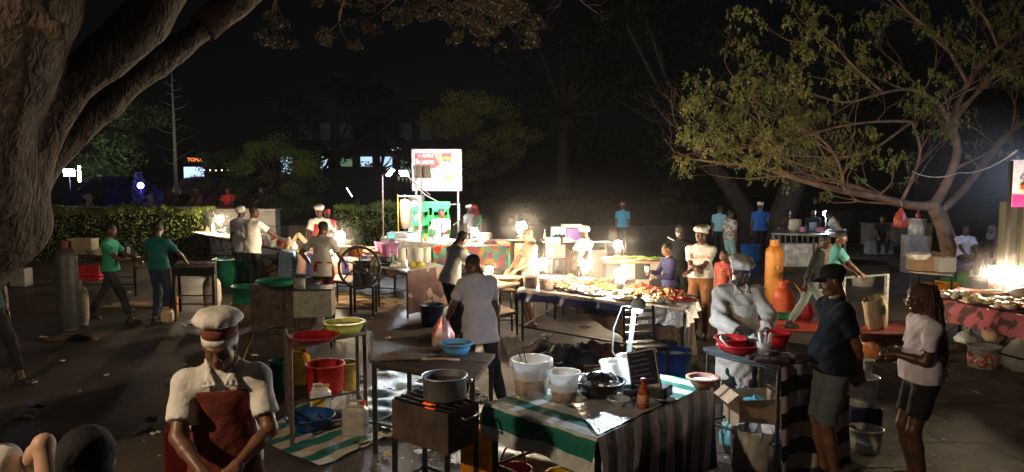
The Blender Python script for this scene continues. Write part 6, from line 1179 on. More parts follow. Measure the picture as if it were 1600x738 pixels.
# ---- the cook's stall with black stripes (right foreground)
C15 = [P(1099, 543, .98), P(1218, 572, .98), P(1330, 552, .98), P(1190, 526, .98)]
table('dark serving table in front of the cook in white, striped cloth on its right side', C15, .98, mat('top_dark', (.03, .03, .033), .3, var=.3), IRON, lw=.03, bars=.3, shelf=None, name='serving_table')
BWW = stripes('cloth_black_white', (.66, .56, .54), (.006, .006, .01), .27, .5, 1, .45, wob=.02, bump=.4); cb = [C15[1] + Vector((.02, -.01, 0)), C15[2], C15[3], C15[0]]
def side_cloth(label, a, c, z, dr, m):
    a = Vector(a); c = Vector(c); L = (c - a).length; t = thing('striped_side_cloth', label, 'cloth', (a.x, a.y, 0)); d_ = (c - a) / L; nr = Vector((d_.y, -d_.x, 0)); b = MB(); uv = []
    for j in range(13):
        for i in range(41):
            f, g_ = i / 40, j / 12; p = d_ * L * f + nr * (.02 + .04 * g_ * math.sin(f * 11 + g_ * 2) + .015 * math.sin(f * 31)); b.v.append((p.x, p.y, z - dr * g_)); uv.append((f * L, dr * g_ + .03 * math.sin(f * 7)))
    for j in range(12):
        for i in range(40): k = j * 41 + i; b.f.append([k, k + 41, k + 42, k + 1]); b.m.append(0); b.s.append(True)
    b.build('cloth_sheet', m, t, uv); return t
side_cloth('black and white banded cloth hanging down the side of the serving table', (C15[1].x, C15[1].y - .0, 0), (C15[2].x, C15[2].y, 0), .975, .95, BWW)
basin('red bowl held over the serving table by the cook in white', P(1142, 546, 1.0), .13, .1, REDP, 'bowl'); basin('low red bowl with a white lid leaning in it on the serving table', P(1156, 551, .985), .15, .07, REDP, 'bowl', rf=.7, group=None)
t = thing('oval_dish', 'oval white dish propped inside the low red bowl', 'lid', P(1145, 541, 1.04)); t.rotation_euler = (.5, .55, .2); MB().lathe([(.0001, 0), (.15, 0), (.155, .02), (.14, .02), (.0001, .008)], n=26, M=Matrix.Diagonal((1, .55, 1, 1))).build('shell', WHP, t)
t = bucket('clear cup packed with white drinking straws on the serving table', P(1193, 556, .985), .05, .12, CLEARP, 'cup', handle=False, rt=.06, rim=False)
for k in range(26): a = rng.uniform(0, 2 * PI); q = rng.uniform(.2, 1); MB().cyl((math.cos(a) * .03 * q, math.sin(a) * .03 * q, .02), (math.cos(a) * .085 * q, math.sin(a) * .085 * q, .2 + rng.uniform(-.02, .02)), .0045, n=6).build('straw', PAPER, t)
basin('red bowl behind the cup of straws', P(1213, 541, .985), .12, .12, REDP, 'bowl', rf=.7); crumple('cloth_wad', 'pale cloth wad between the red bowls on the serving table', 'cloth', P(1172, 541, .985), (.24, .16, .12), PAPER, 7, 14); crumple('clear_packet', 'clear packet on the right of the cup of straws', 'packet', P(1222, 557, .985), (.22, .12, .04), CLEARP, 5, 12)
for i in range(6): o = MB().box((0, 0, .02), (.13, .075, .035), bev=.01).build('food_packet', mat('packet_brown', (.07, .035, .045), .35, var=.5, scale=30)); o.location = P(1178 + i * 14, 562 + (i % 2) * 4, .985) + Vector((0, 0, .036 * (i % 3 == 2))); o.rotation_euler = (0, 0, rng.uniform(-.5, .5)); tag(o, 'small brown shiny food packet near the front of the serving table', 'packet', 'brown packets on the serving table')
cr = box_open('torn brown carton stuffed with teal bags under the serving table', P(1205, 718, 0) + Vector((-.12, .15, 0)), (.42, .36, .55), CARD, .1, inner=plastic('teal3', (.1, .35, .35))); bag('white and teal sack standing left of the torn carton', P(1150, 724) + Vector((.1, .3, 0)), (.34, .3, .42), mat('sack_teal', (.35, .5, .5), .6, var=.5, scale=6, c2=(.05, .25, .25)), seed=3); bag('pale plastic bag sagging in front of the torn carton', P(1195, 745) + Vector((-.05, .1, 0)), (.4, .3, .4), mat('bag_pale', (.4, .36, .33), .5), seed=8, knot=False); bag('pale crumpled sack at the far left under the serving table', P(1222, 700) + Vector((-.3, .35, 0)), (.36, .3, .5), mat('bag_grey', (.4, .4, .42), .5), seed=13)
# behind the man in the black cap
pb = P(1342, 690); board('blue_crate', 'dark blue crate with a white tub on it behind the man in the black cap', 'crate', pb, (.3, .28, .36), plastic('navy2', (.012, .02, .07))); bucket('tall white tub on the dark blue crate behind the man in the black cap', pb + Vector((0, 0, .362)), .12, .26, WHP, 'tub', handle=False, rt=.15); bucket('white lidless cup upside on the tub behind the black-capped man', pb + Vector((.06, 0, .64)), .035, .14, WHP, 'cup', handle=False)
bucket('open white bucket with torn paper on the ground behind the black-capped man', P(1352, 708), .12, .22, WHP, handle=False, fill=(PAPER, .85), rt=.14)
# ---- charcoal grill with pot, dark table (centre left foreground)
C16 = [P(577, 563, .86), P(742, 592, .86), P(774, 553, .86), P(636, 541, .86)]
table('low black metal table with sticks and a blue bowl', C16, .86, RUST, IRON, th=.03, lw=.04, bars=.28, planks=5)
basin('light blue scalloped bowl of food on the black metal table', P(713, 553, .87), .14, .1, plastic('sky', (.12, .35, .62)), 'bowl', fill=FOOD[3], scal=.05, rf=.7); bag('crumpled red and silver snack bag behind the blue bowl', P(692, 544, .87), (.22, .13, .32), mat('bag_silver_red', (.5, .06, .05), .3, metal=.4, c2=(.7, .6, .6), scale=9), seed=6, name='snack_bag', knot=False, shape=2)
for i, (x, y, L, a) in enumerate(((640, 560, .5, .15), (655, 557, .4, .3), (688, 567, .34, -.08), (630, 565, .42, .0), (668, 552, .36, .25))): o = MB().tube([(-L / 2, 0, .03), (0, .01, .034), (L / 2, 0, .028)], [.03, .027, .02] if i != 2 else [.012] * 3, 8).build('firewood', [mat('ash_wood', (.16, .12, .1), .9, bump=.8), WOODP][i == 2]); o.location = P(x, y, .86); o.rotation_euler = (0, 0, a); tag(o, ['grey log farthest left on the black table', 'grey log crossing behind the pale stick', 'single pale stick on the black table before the blue bowl', 'shorter grey log at the front left of the black table', 'grey log near the blue bowl'][i], 'firewood', 'logs on the black table')
gr = thing('charcoal_grill', 'deep black sheet-metal charcoal grill on four legs in the foreground', 'grill', (0, 0, 0)); G4 = [P(612, 624, .82), P(700, 648, .82), P(748, 628, .82), P(662, 603, .82)]; 
for i in range(4):
    a, c = G4[i].xy, G4[(i + 1) % 4].xy; cen = sum((q.xy for q in G4), Vector((0, 0))) / 4; ai, ci = a.lerp(cen, .05), c.lerp(cen, .05); MB().prism([a.lerp(c, .004), c.lerp(a, .004), ci, ai], .52, .82).build('side_panel', RUST, gr); MB().box((a.lerp(cen, .06).x, a.lerp(cen, .06).y, .26), (.04, .04, .52)).build('leg', IRON, gr)
    e0, e1 = a.lerp(cen, .06), c.lerp(cen, .06); MB().cyl((e0.x, e0.y, .16), (e1.x, e1.y, .16), .016, n=6).build('cross_bar', IRON, gr)
MB().prism([q.xy.lerp(cen, .06) for q in G4], .53, .72).build('ash_bed', COAL, gr)
b = MB(); 
for i in range(90): q = lerp4([Vector((*p.xy, 0)) for p in G4], rng.uniform(.08, .92), rng.uniform(.08, .92)); b.blob((q.x, q.y, .73 + rng.uniform(0, .02)), (.025, .02, .018), n=6, m=4, jit=.3)
o = b.build('coals', COAL, gr); b = MB()
for i in range(14): q = lerp4([Vector((*p.xy, 0)) for p in G4], rng.uniform(.1, .5), rng.uniform(.2, .7)); b.blob((q.x, q.y, .745), (.022, .018, .014), n=6, m=4, jit=.3)
b.build('embers', mat('ember', (.3, .03, .01), .8, emit=(1, .12, .02), es=.7), gr); q1, q2 = G4[1].lerp(G4[2], .35), G4[1].lerp(G4[2], .8); nn_ = Vector((.05, -.05, -.06)); MB().tube([q1 + Vector((0, 0, -.05)), q1 + nn_, q2 + nn_, q2 + Vector((0, 0, -.05))], .01, 6).build('handle', STEEL, gr)
for i in range(5): a, c = G4[0].lerp(G4[3], .1 + .2 * i), G4[1].lerp(G4[2], .1 + .2 * i); MB().cyl(a + Vector((0, 0, .005)), c + Vector((0, 0, .005)), .008, n=6).build('grate_bar', IRON, gr)
t = thing('cooking_pot', 'wide aluminium cooking pot on the black charcoal grill', 'pot', P(695, 622, .838)); r_ = .165; MB().lathe([(.0001, .0), (r_ * .95, 0), (r_, .02), (r_, .165), (r_ + .012, .172), (r_ + .012, .178), (r_ - .006, .176), (r_ - .006, .02), (.0001, .015)], n=32).build('body', ALU, t); MB().lathe([(.0001, .13), (r_ - .01, .13), (.0001, .134)], n=24).build('contents', mat('oil_dark', (.03, .015, .008), .08, bump=0), t)
for s_ in (-1, 1): MB().tube([(s_ * r_, -.035, .13), (s_ * (r_ + .04), -.03, .135), (s_ * (r_ + .04), .03, .135), (s_ * r_, .035, .13)], .007, 6).build('handle', ALU, t)
jerrycan('big orange jerrycan standing right of the charcoal grill', P(747, 752), .27, .19, .5, ORP, REDP, rz=-.1)
bk = thing('red_basket', 'red basket with a tall loop handle beside the orange jerrycan', 'basket', P(802, 758)); MB().lathe([(.0001, .003), (.13, 0), (.15, .14), (.155, .14), (.14, .01), (.0001, .012)], n=24).build('basket_body', REDP, bk); MB().tube([(.13 * math.cos(a) * .8, 0, .13 + .22 * math.sin(a)) for a in np.linspace(0, PI, 12)], .009, 6).build('handle', REDP, bk)
bucket('yellow rimmed bucket at the bottom frame edge below the striped table', P(880, 782), .11, .2, YELP, handle=False)
# ---- frame table with basins and the green striped mat
q_ = [P(457, 700), P(572, 670), P(560, 640), P(450, 662)]
C17 = [Vector((q.x, q.y, .98)) for q in q_]; t = thing('metal_table_frame', 'thin metal frame table carrying the yellow and red basins', 'table', (0, 0, 0))
for c in C17: MB().box((c.x, c.y, .48), (.035, .035, .96)).build('leg', RUST, t)
for i in range(4): a, c = C17[i], C17[(i + 1) % 4]; MB().cyl((a.x, a.y, .965), (c.x, c.y, .965), .018, n=6).build('rail', RUST, t); (i != 0) and MB().cyl((a.x, a.y, .2), (c.x, c.y, .2), .012, n=6).build('low_rail', RUST, t)
for k in (.3, .7): a, c = C17[0].lerp(C17[1], k), C17[3].lerp(C17[2], k); MB().box(((a.x + c.x) / 2, (a.y + c.y) / 2, .978), (.09, abs(a.y - c.y) + .05, .012)).build('cross_plate', RUST, t)
basin('shallow yellow basin on the right of the metal frame table', P(538, 519, .985), .19, .1, LIMEP, rf=.78, fill=mat('batter', (.5, .4, .1), .4)); basin('dark red basin lid on the left of the metal frame table', P(491, 533, .985), .21, .05, plastic('red_dark', (.3, .01, .015)), rf=.8)
t = bucket('big red tub with dark rim and side handles on the green mat', P(509, 634), .175, .46, REDP, 'tub', handle=False, rt=.205); MB().box((0, -.196, .24), (.07, .006, .035)).build('sticker', PAPER, t)
jerrycan('white jug with a yellow label in front of the red tub', P(501, 646), .22, .14, .32, WHP, YELP, paper=YELP, name='jug'); basin('blue basin on the mat under the metal frame table', P(485, 672), .23, .15, plastic('blue_royal', (.01, .06, .22)), rf=.6)
jerrycan('orange jerrycan behind the left leg of the metal frame table', P(468, 602), .24, .18, .46, plastic('amber', (.85, .4, .03)), REDP); bucket('dark green drum beside the amber jerrycan', P(437, 612), .1, .36, GREENP, 'drum', handle=False, rt=.1); bucket('white bucket with yellow print right behind the red tub', P(541, 612), .11, .34, plastic('whyel', (.85, .62, .15)), rt=.13)
jerrycan('cloudy white jerrycan under the right side of the metal frame table', P(556, 682), .24, .15, .36, mat('plastic_cloudy', (.45, .4, .33), .4, trans=.2), REDP, name='jug'); basin('grey dented pan between the blue basin and the cloudy jerrycan', P(523, 664), .17, .1, ALU, 'pan')
bag('crumpled napkins beside the dented pan', P(527, 642), (.3, .22, .2), PAPER, knot=False, seed=3, name='napkin_bag'); bucket('small white yellow-topped tub behind the red tub lid', P(500, 600), .1, .26, WHP, 'tub', handle=False, lid=YELP)
MATg = stripes('mat_green_white', (.6, .52, .4), (.012, .17, .12), .3, .5, 0, .6, wob=.05, bump=.6)
def ground_sheet(label, c4, m, name='ground_mat', cat='mat', amp=.012, n=40):
    c4 = [Vector((q.x, q.y, 0)) for q in c4]; b = MB(); uv = []; c0 = sum(c4, Vector()) / 4
    for j in range(n + 1):
        for i in range(n + 1): p = lerp4(c4, i / n, j / n); b.v.append((p.x - c0.x, p.y - c0.y, .012 + amp * (.6 + .5 * math.sin(p.x * 9 + 3 * math.sin(p.y * 5)) + .4 * math.sin(p.y * 17 + p.x * 6)))); q = p - c4[0]; uv.append((q.x * .8 - q.y * .6, q.x * .6 + q.y * .8))
    for j in range(n):
        for i in range(n): k = j * (n + 1) + i; b.f.append([k, k + 1, k + n + 2, k + n + 1]); b.m.append(0); b.s.append(True)
    o = b.build(name, m, None, uv); o.location = c0; return tag(o, label, cat)
ground_sheet('green and white striped mat on the ground below the metal frame table', [P(402, 690), P(500, 732), P(660, 660), P(520, 590)], MATg)
ground_sheet('wet crumpled silvery sheet on the ground between the two foreground tables', [P(560, 655), P(640, 690), P(700, 600), P(600, 560)], mat('wet_sheet', (.16, .2, .24), .34, var=.5, scale=5, c2=(.02, .12, .1), bump=.8), 'plastic_sheet', 'sheet', .03)
ground_sheet('pale littered plastic sheet on the ground left of the striped table', [P(760, 790), P(930, 790), P(850, 690), P(745, 680)], mat('pale_sheet', (.4, .4, .33), .35, var=.4, scale=4, bump=.8), 'plastic_sheet', 'sheet', .03)
# red box behind the front cook
board('red_box', 'red box edge behind the cook in the striped hat', 'box', D(278, 610, 4.7) * Vector((1, 1, 0)), (.16, .25, .9), plastic('red_deep', (.1, .008, .006)), .3)
# hose looping by the front cook
MB_ = MB().tube([P(382, 640), P(380, 560, .25), P(396, 520, .55), P(425, 512, .8), P(445, 512, .9)], .012, 7).build('hose', plastic('hose_orange', (.45, .16, .05)), None); tag(MB_, 'orange gas hose arching up behind the cook in the striped hat', 'hose')
crumple('foil_scrap', 'crumpled foil sheet on the ground left of the steel cooker', 'foil', P(432, 505) , (.5, .35, .1), FOIL, 5); crumple('white_packet', 'torn white carton on the ground beside the green drum', 'packet', P(420, 598), (.22, .2, .1), PAPER, 2, 10)
# litter
b = MB(); lit = []
for i in range(110):
    x, y = (rng.uniform(560, 760), rng.uniform(585, 735)) if i < 34 else ((rng.uniform(400, 1000), rng.uniform(495, 600)) if i < 62 else ((rng.uniform(0, 420), rng.uniform(520, 735)) if i < 76 else ((rng.uniform(1390, 1600), rng.uniform(560, 735)) if i < 88 else (rng.uniform(80, 1400), rng.uniform(440, 520)))))
    if i < 4:
        m_ = MB(); s_ = .06 + .02 * i; k = 5; V = [((u / k - .5) * s_ * 1.5, (v / k - .5) * s_, .006 + rng.uniform(0, .02)) for v in range(k + 1) for u in range(k + 1)]; m_.poly(V, [[v * 6 + u, v * 6 + u + 1, v * 6 + u + 7, v * 6 + u + 6] for v in range(5) for u in range(5)]); o = m_.build('paper_scrap', [PAPER, KRAFT, PAPER, LEAFB][i]); lit.append(o)
    else: o = rng.choice(lit).copy(); col.objects.link(o)
    o.location = P(x, y) + Vector((0, 0, .01)); o.rotation_euler = (0, 0, rng.uniform(0, 6)); tag(o, 'small crumpled scrap of litter lying on the dark asphalt', 'litter', 'scraps of litter on the ground')
C_ = []
for (x0, x1, y0, y1, n) in ((560, 780, 590, 738, 330), (400, 620, 500, 600, 160), (560, 1100, 470, 600, 330), (80, 560, 440, 520, 200), (0, 420, 520, 738, 160), (1380, 1600, 540, 738, 160), (1130, 1330, 600, 738, 90)):
    for _ in range(n): q = P(rng.uniform(x0, x1), rng.uniform(y0, y1)); C_.append((q.x, q.y, .016))
C_ = np.array(C_); V = leaf_quads(C_, .04, droop=0, elong=1.5, jit=.8); V[:, :, 2] = .02 + np.abs(V[:, :, 2] - .016) * .4 + nrg.uniform(0, .006, V.shape[:2])
o = quads('ground_debris', V, [PAPER, KRAFT, COAL, LEAFB, FOOD[3]], mi=nrg.integers(0, 5, len(V))); o['kind'] = 'stuff'
o = crumple('dry_leaf', 'large curled dry leaf on the asphalt at the lower left', 'leaf', P(37, 653), (.2, .05, .03), KRAFT, 2, 8); o.rotation_euler = (0, 0, .15)

# ================================================================= PEOPLE
A = dict
pc = person('cook in brown apron and striped chef hat looking down, front left', 353, 3.95, 15, h=1.77, fat=.9, skin='mid', det=2, lean=7, hp=19, hy=4, hr=(.07, .36, 1.02), hl=(-.09, .34, 1.03), pr=(.9, -.3, -.5), top='shirt', tm=WHITE, apron='full', am=cloth('apron_brown', (.17, .035, .022)), hat='chef', hm=(WHITE, cloth('band', (.2, .055, .035))), hands=('grip', 'grip'))
person('person with a black-covered head seen from behind at the bottom left corner', 145, 2.62, 170, h=1.57, skin='pale', det=2, hl=(-.46, .16, 1.5), pl=(.4, -.1, 1), hr=(.2, .1, .8), top='long', tm=cloth('sleeve_cream', (.62, .56, .42)), hat='hijab', hm=(BLACKC,), hair='bald', palms=((1, 0, 0), (0, 0, 1)))
person('person in a pale shirt cut off by the bottom left corner', -62, 2.75, 190, h=1.75, det=1, tm=WHITE)
person('person in dark clothes walking out past the left frame edge', -20, 8.8, 75, h=1.74, det=1, fr=(.1, -.45), fl=(-.1, .35), lr=.06, tm=cloth('murk', (.02, .05, .05)), bm=BLACKC)
person('walking man in a green T-shirt carrying a tray, left', 172, 12.6, 95, h=1.72, det=1, hp=10, hr=(.16, .42, 1.08), hl=(-.16, .42, 1.1), fr=(.1, .36), fl=(-.1, -.42), ll=.05, tm=cloth('green', (.04, .3, .17)), bm=DGREY)
t = thing('serving_tray', 'small pale tray held out by the walking man in green', 'tray', P(196, 401, 1.12) + Vector((.02, 0, -.02))); MB().box((0, 0, 0), (.34, .3, .015), bev=.005).build('tray_base', PAPER, t); MB().box((-.04, 0, .1), (.16, .12, .18)).build('box', BLKP, t)
person('man in a teal T-shirt and dark jeans standing with his back turned, left', 248, 12.7, 170, h=1.74, det=1, hy=-10, hr=(.28, .38, 1.02), hl=(-.25, .25, .95), tm=cloth('teal', (.01, .14, .14)), bm=JEANS, pr=(1, 0, -.4))
person('man in a loose white shirt leaning on the left table with one hand', 395, 16.4, 155, h=1.86, det=1, hy=45, lean=6, fat=1.1, hr=(.42, .42, 1.02), hl=(-.2, .3, .95), tm=WHITE, hem=.78, folds=1.6, pr=(.6, .0, -.5))
person('man in a greyish shirt and white and red cap half hidden behind the leaning man', 376, 17.0, 170, h=1.84, det=1, tm=cloth('greyish', (.4, .4, .45)), hem=.75, hat='turban', hm=(WHITE,), lean=4, hair='cut')
person('seller in a white chef cap and red apron straps behind the left lanterns', 500, 17.6, 5, h=1.82, det=1, hat='soft', tm=WHITE, top='shirt', apron='bib', am=REDC, hr=(.22, .35, 1.0), hl=(-.3, .3, 1.0), hp=5)
person('man with a red apron tie and hand on hip at the left table', 503, 12.9, 165, h=1.74, det=1, hy=20, hp=10, lean=5, hl=(-.2, -.05, 1.0), pl=(-1, -.3, .1), hr=(.25, .36, 1.0), tm=cloth('greywhite', (.5, .48, .45)), top='shirt', hem=.78, sash=cloth('apron_red', (.3, .02, .025)), apron='waist', am=cloth('apron_red', (.3, .02, .025)))
person('shawarma seller in a white shirt with a dark strap behind the counter', 690, 18.9, 20, h=1.72, det=1, hy=-40, hr=(.3, .25, 1.0), hl=(.02, .28, 1.12), tm=WHITE, top='shirt')
o = MB().box((0, -.155, 1.2), (.035, .012, .42)).build('camera_strap', mat('strap', (.06, .01, .04), .6)); o.location = (GX(690, 18.9) + .02, 18.87, 0); tag(o, 'dark red strap hanging down the front of the shawarma seller', 'strap')
person('person in a white cap and pale top standing right of the billboard posts', 733, 21.5, 60, h=1.72, det=0, hat='kofia', tm=cloth('palegrey', (.4, .38, .36)))
person('person in a red headscarf and green top beside the white cap', 742, 22.3, -20, h=1.66, det=0, hat='hijab', hm=(REDC,), tm=cloth('green2', (.03, .2, .08)), hair='bald')
person('man in a white shirt bending over the small lantern table', 706, 11.3, 125, h=1.74, det=1, lean=16, hp=25, hr=(.15, .5, .98), hl=(-.1, .5, 1.0), tm=WHITE, top='shirt', hem=.88, fr=(.12, 0), fl=(-.12, .1))
person('man in a long loose white T-shirt with his back turned behind the black table', 748, 7.95, 205, h=1.7, det=1, lean=12, hp=22, hy=-35, hl=(-.25, .36, .95), hr=(.3, .2, .85), fr=(.12, -.38), fl=(-.12, .2), lr=.05, tm=cloth('lavender_white', (.4, .37, .42)), hem=.72, folds=1.3, fat=1.05)
person('bald pale customer in a cream T-shirt and shorts at the end of the food table', 828, 12.35, -70, h=1.68, skin='pale', det=1, hp=18, hair='bald', hr=(.1, .36, 1.0), hl=(-.1, .32, 1.0), tm=CREAM, bottom='shorts', bm=DGREY, shoes='sandal', hem=.86)
person('seller in a white turban and white shirt beside the dark food cart', 914, 13.9, -60, h=1.6, det=1, hat='turban', tm=WHITE, hp=15, hr=(.2, .35, 1.0), hl=(-.2, .35, 1.0))
person('dark-haired person sitting low behind the small red signboard', 874, 14.0, 10, h=1.42, det=0, tm=DGREY)
person('far blurred person in an orange cap and sky-blue shirt in the dark', 973, 24, 170, h=1.7, det=0, hat='cap', hm=(cloth('orange_cap', (.5, .12, .05)),), tm=cloth('sky', (.05, .3, .5)))
person('girl in a navy long-sleeved top with her hair in a bun holding a cup', 1046, 11.75, -75, h=1.46, skin='mid', det=1, hair='bun', top='long', tm=cloth('navy2', (.03, .03, .09)), hr=(.08, .36, 1.2), hl=(-.1, .34, 1.12), hp=5, lean=4)
bucket('small pale cup in the hands of the girl in navy', Vector((GX(1046, 11.75) - .36, 11.66, 1.0)), .03, .1, PAPER, 'cup', handle=False, rt=.04, rim=False)
person('man in a black shirt with a white towel on his shoulder, back turned', 1062, 12.6, 160, h=1.7, skin='black', det=1, tm=BLACKC, hy=-30)
o = MB().box((0, 0, 0), (.12, .1, .02), bev=.008, M=Matrix.Rotation(.5, 3, 'Y')).build('towel', PAPER); o.location = (GX(1062, 12.6) - .14, 12.6, 1.46); tag(o, 'white towel folded over the shoulder of the man in black', 'towel')
person('stout cook in a white T-shirt with orange print and brown trousers holding his apron', 1095, 11.4, -25, h=1.74, det=1, hat='soft', tm=WHITE, bm=cloth('trouser_brown', (.2, .09, .04)), fat=1.15, hr=(-.02, .33, 1.12), hl=(.1, .3, 1.1), hy=25, hem=.96)
PJ = person('boy in a red patterned shirt just behind the cook in white', 1131, 12.2, -55, h=1.3, skin='mid', det=1, hair='cut', tm=patches('print_red_shirt', [(.4, .03, .03), (.5, .1, .05), (.15, .02, .02)], 30, kind='NOISE', uv=False), hy=-10)
person('cook in a long white coat and soft chef hat behind the serving table', 1153, 7.15, 5, h=1.72, det=2, skin='black', hat='soft', hp=12, hy=-10, top='coat', tm=cloth('coat', (.5, .46, .4)), hem=.55, apron='long', am=cloth('coat_apron', (.6, .56, .5)), hr=(.12, .34, 1.06), hl=(-.12, .38, 1.08), hands=('grip', 'grip'), pr=(1, -.2, -.6), folds=1.3)
person('far man in a pale blue T-shirt in the dark behind the stout cook', 1124, 22.5, 150, h=1.66, skin='dark', det=0, tm=cloth('sky2', (.2, .42, .5)))
person('far man in a striped T-shirt left of the blue polo', 1140, 19.6, 120, h=1.66, det=1, tm=stripes('tee_stripe', (.45, .42, .42), (.06, .05, .05), .06, .5, 2) if 0 else patches('tee_mix', [(.4, .38, .38), (.1, .09, .1), (.4, .38, .38), (.1, .1, .1)], 9, kind='NOISE', uv=False), bottom='shorts', bm=cloth('pale_teal', (.2, .35, .35)), hp=10)
person('man in a blue polo shirt and white cap standing with his back turned', 1187, 21.8, 178, h=1.8, det=1, hat='kofia', tm=cloth('polo_blue', (.03, .13, .5)), fat=1.12)
person('person in a dull pink shirt beside the old trunk', 1231, 22.2, -30, h=1.55, det=0, tm=cloth('dull_pink', (.2, .09, .1)))
person('seated seller in dark clothes behind the railed stall', 1270, 22.1, -10, h=1.58, det=0, tm=DGREY)
person('person in a white shirt bending over the right end of the railed stall', 1308, 21.9, -110, h=1.62, det=1, lean=28, hp=20, hr=(.15, .5, .95), hl=(-.15, .5, .95), tm=WHITE, top='shirt')
person('customer in a dark jacket and pale jeans striding past the gas cylinders', 1272, 11.8, 60, h=1.62, skin='black', det=1, lean=14, hp=10, top='long', tm=cloth('jacket', (.02, .024, .02)), bm=cloth('pale_jeans', (.2, .25, .23)), fr=(.1, .35), fl=(-.1, -.4), ll=.03, hr=(.25, -.1, .85), hl=(-.25, .25, .9))
person('customer in a turquoise T-shirt reaching right beside the dark jacket', 1304, 12.3, 80, h=1.62, det=1, hp=5, lean=8, hr=(.2, .42, .98), hl=(-.2, .35, 1.0), tm=cloth('turquoise', (.12, .4, .36)), hat=None)
person('man in a black cap, navy shirt and grey shorts with hands clasped behind him', 1302, 5.95, -88, fat=1.1, h=1.8, det=2, hp=14, hat='cap', hm=(BLACKC,), tm=NAVY, bottom='shorts', bm=cloth('shorts_grey', (.1, .12, .13)), hr=(.05, -.19, .86), hl=(-.05, -.21, .84), pr=(1, -.4, 0), hem=.9, skin='mid')
person('woman in a white T-shirt and black shorts with long hair looking at her phone', 1441, 5.85, -96, h=1.66, skin='dark', det=2, hp=18, hair='long', hr=(.03, .24, 1.18), hl=(-.05, .27, 1.16), tm=cloth('lilac_white', (.68, .64, .76)), bottom='short_shorts', bm=BLACKC, fat=1.14, hem=.92, hands=('grip', 'grip'), pr=(.5, -.6, -.8), hcol=mat('hair_brown', (.09, .035, .02), .5, scale=60, bump=.9, bscale=240, bdist=.006))
J_ = root_info[max(root_info, key=lambda k: int(k[-3:]) if '.' in k else 0)]; pw = [o for o in bpy.data.objects if o.get('category') == 'person'][-1]; ph = pw.matrix_basis @ J_['J'][1][2]; wl_ = pw.matrix_basis @ J_['J'][-1][2]; m_ = (ph + wl_) / 2 + Vector((-.1, 0, .045)); t = thing('mobile_phone', 'dark mobile phone held by the woman in the white T-shirt', 'phone', m_); t.rotation_euler = (0, .6, 0); MB().box((0, 0, 0), (.15, .075, .009), bev=.003).build('case', BLKP, t)
hd = J_['Mh']; g_ = MB()
for s_ in (-1, 1): g_.tube([hd @ Vector((s_ * .034 + math.cos(a) * .022, .105, .002 + math.sin(a) * .019)) for a in np.linspace(0, 2 * PI, 14)], .002, 5); g_.tube([hd @ Vector((s_ * .055, .104, .006)), hd @ Vector((s_ * .083, .0, .008))], .002, 5)
g_.build('glasses', STEEL, pw)
person('man in a white shirt sitting in the dark right of the forked trunk', 1508, 18.5, -10, h=1.72, det=1, sit=.42, fr=(.12, .45), fl=(-.12, .45), hr=(.15, .45, .62), hl=(-.15, .45, .62), tm=cloth('vest_white', (.5, .52, .6)), top='shirt'); board('bench_block', 'low dark block seat under the seated man in the white shirt', 'seat', (GX(1508, 18.7), 18.75, 0), (.8, .4, .44), CONC)
person('person in a grey headscarf seated in the smoky air near the right edge', 1550, 19.5, -60, h=1.62, det=0, hat='hijab', hm=(cloth('scarf_grey', (.25, .27, .32)),), tm=BLACKC, hair='bald', sit=.42, fr=(.12, .45), fl=(-.12, .45), hr=(.15, .45, .62), hl=(-.15, .45, .62)); board('bench_block', 'low dark block seat under the person in the grey headscarf', 'seat', (GX(1552, 19.7), 19.7, 0), (.8, .5, .44), CONC)
person('person in a purple top behind the glass display case', 1566, 15.5, -90, h=1.5, det=0, tm=cloth('purple', (.2, .05, .3)))
person('person with a warm-lit face sitting in the deep dark left of the hanging bag', 1378, 24, -20, h=1.68, skin='mid', det=0, sit=.42, fr=(.12, .45), fl=(-.12, .45), hr=(.15, .45, .62), hl=(-.15, .45, .62), tm=BLACKC); board('bench_block', 'low dark block seat in the deep dark left of the hanging bag', 'seat', (GX(1378, 24.2), 24.3, 0), (.8, .4, .44), CONC)
person('person in black with a white head band standing on the terrace, far left', 157, 26.5, -120, h=1.74, det=0, z0=.9, hat='kofia', hair='cut', tm=BLACKC, top='long')
sd = dict(sit=.42, fr=(.12, .45), fl=(-.12, .45), hr=(.15, .45, .62), hl=(-.15, .45, .62), z0=.9, det=0)
for i, (x, y, f_, lb, c_) in enumerate(((143, 27.5, 10, 'small seated person in white beside the standing figure in black', WHITE), (237, 28.5, -60, 'reclining seated person in white behind the left hedge', WHITE), (268, 25.9, 0, 'seated person in dark brown left of the pair on the wall', cloth('darkbrown', (.06, .03, .025))), (288, 26.6, 180, 'seated dark-haired person turned away on the wall', NAVY), (310, 25.8, -30, 'seated person in a maroon top on the wall', cloth('maroon', (.12, .04, .03))), (357, 25.6, 5, 'seated person in a bright red shirt above the planter wall', REDC), (590, 27, 30, 'faint pale figure under the black tent', cloth('faint', (.2, .25, .3))), (560, 28, -30, 'faint dark figure under the black tent', DGREY), (410, 26.5, -60, 'faint seated figure right of the red shirt', BLACKC))):
    k = dict(sd); 
    if 'tent' in lb: k = dict(det=0)
    person(lb, x, y, f_, h=1.7, tm=c_, **k)
    if 'tent' not in lb: board('stone_seat', 'pale stone block seat under the ' + lb.split(' ', 1)[1][:60].rsplit(' ', 1)[0] if 0 else 'stone block under the ' + lb, 'seat', (GX(x, y + .15), y + .12, .9), (.6, .4, .42), STONE)
person('seller in a red cap half hidden behind the white chef cap at the left', 512, 19.2, 20, h=1.68, det=0, tm=REDC, hat='cap', hm=(REDC,))
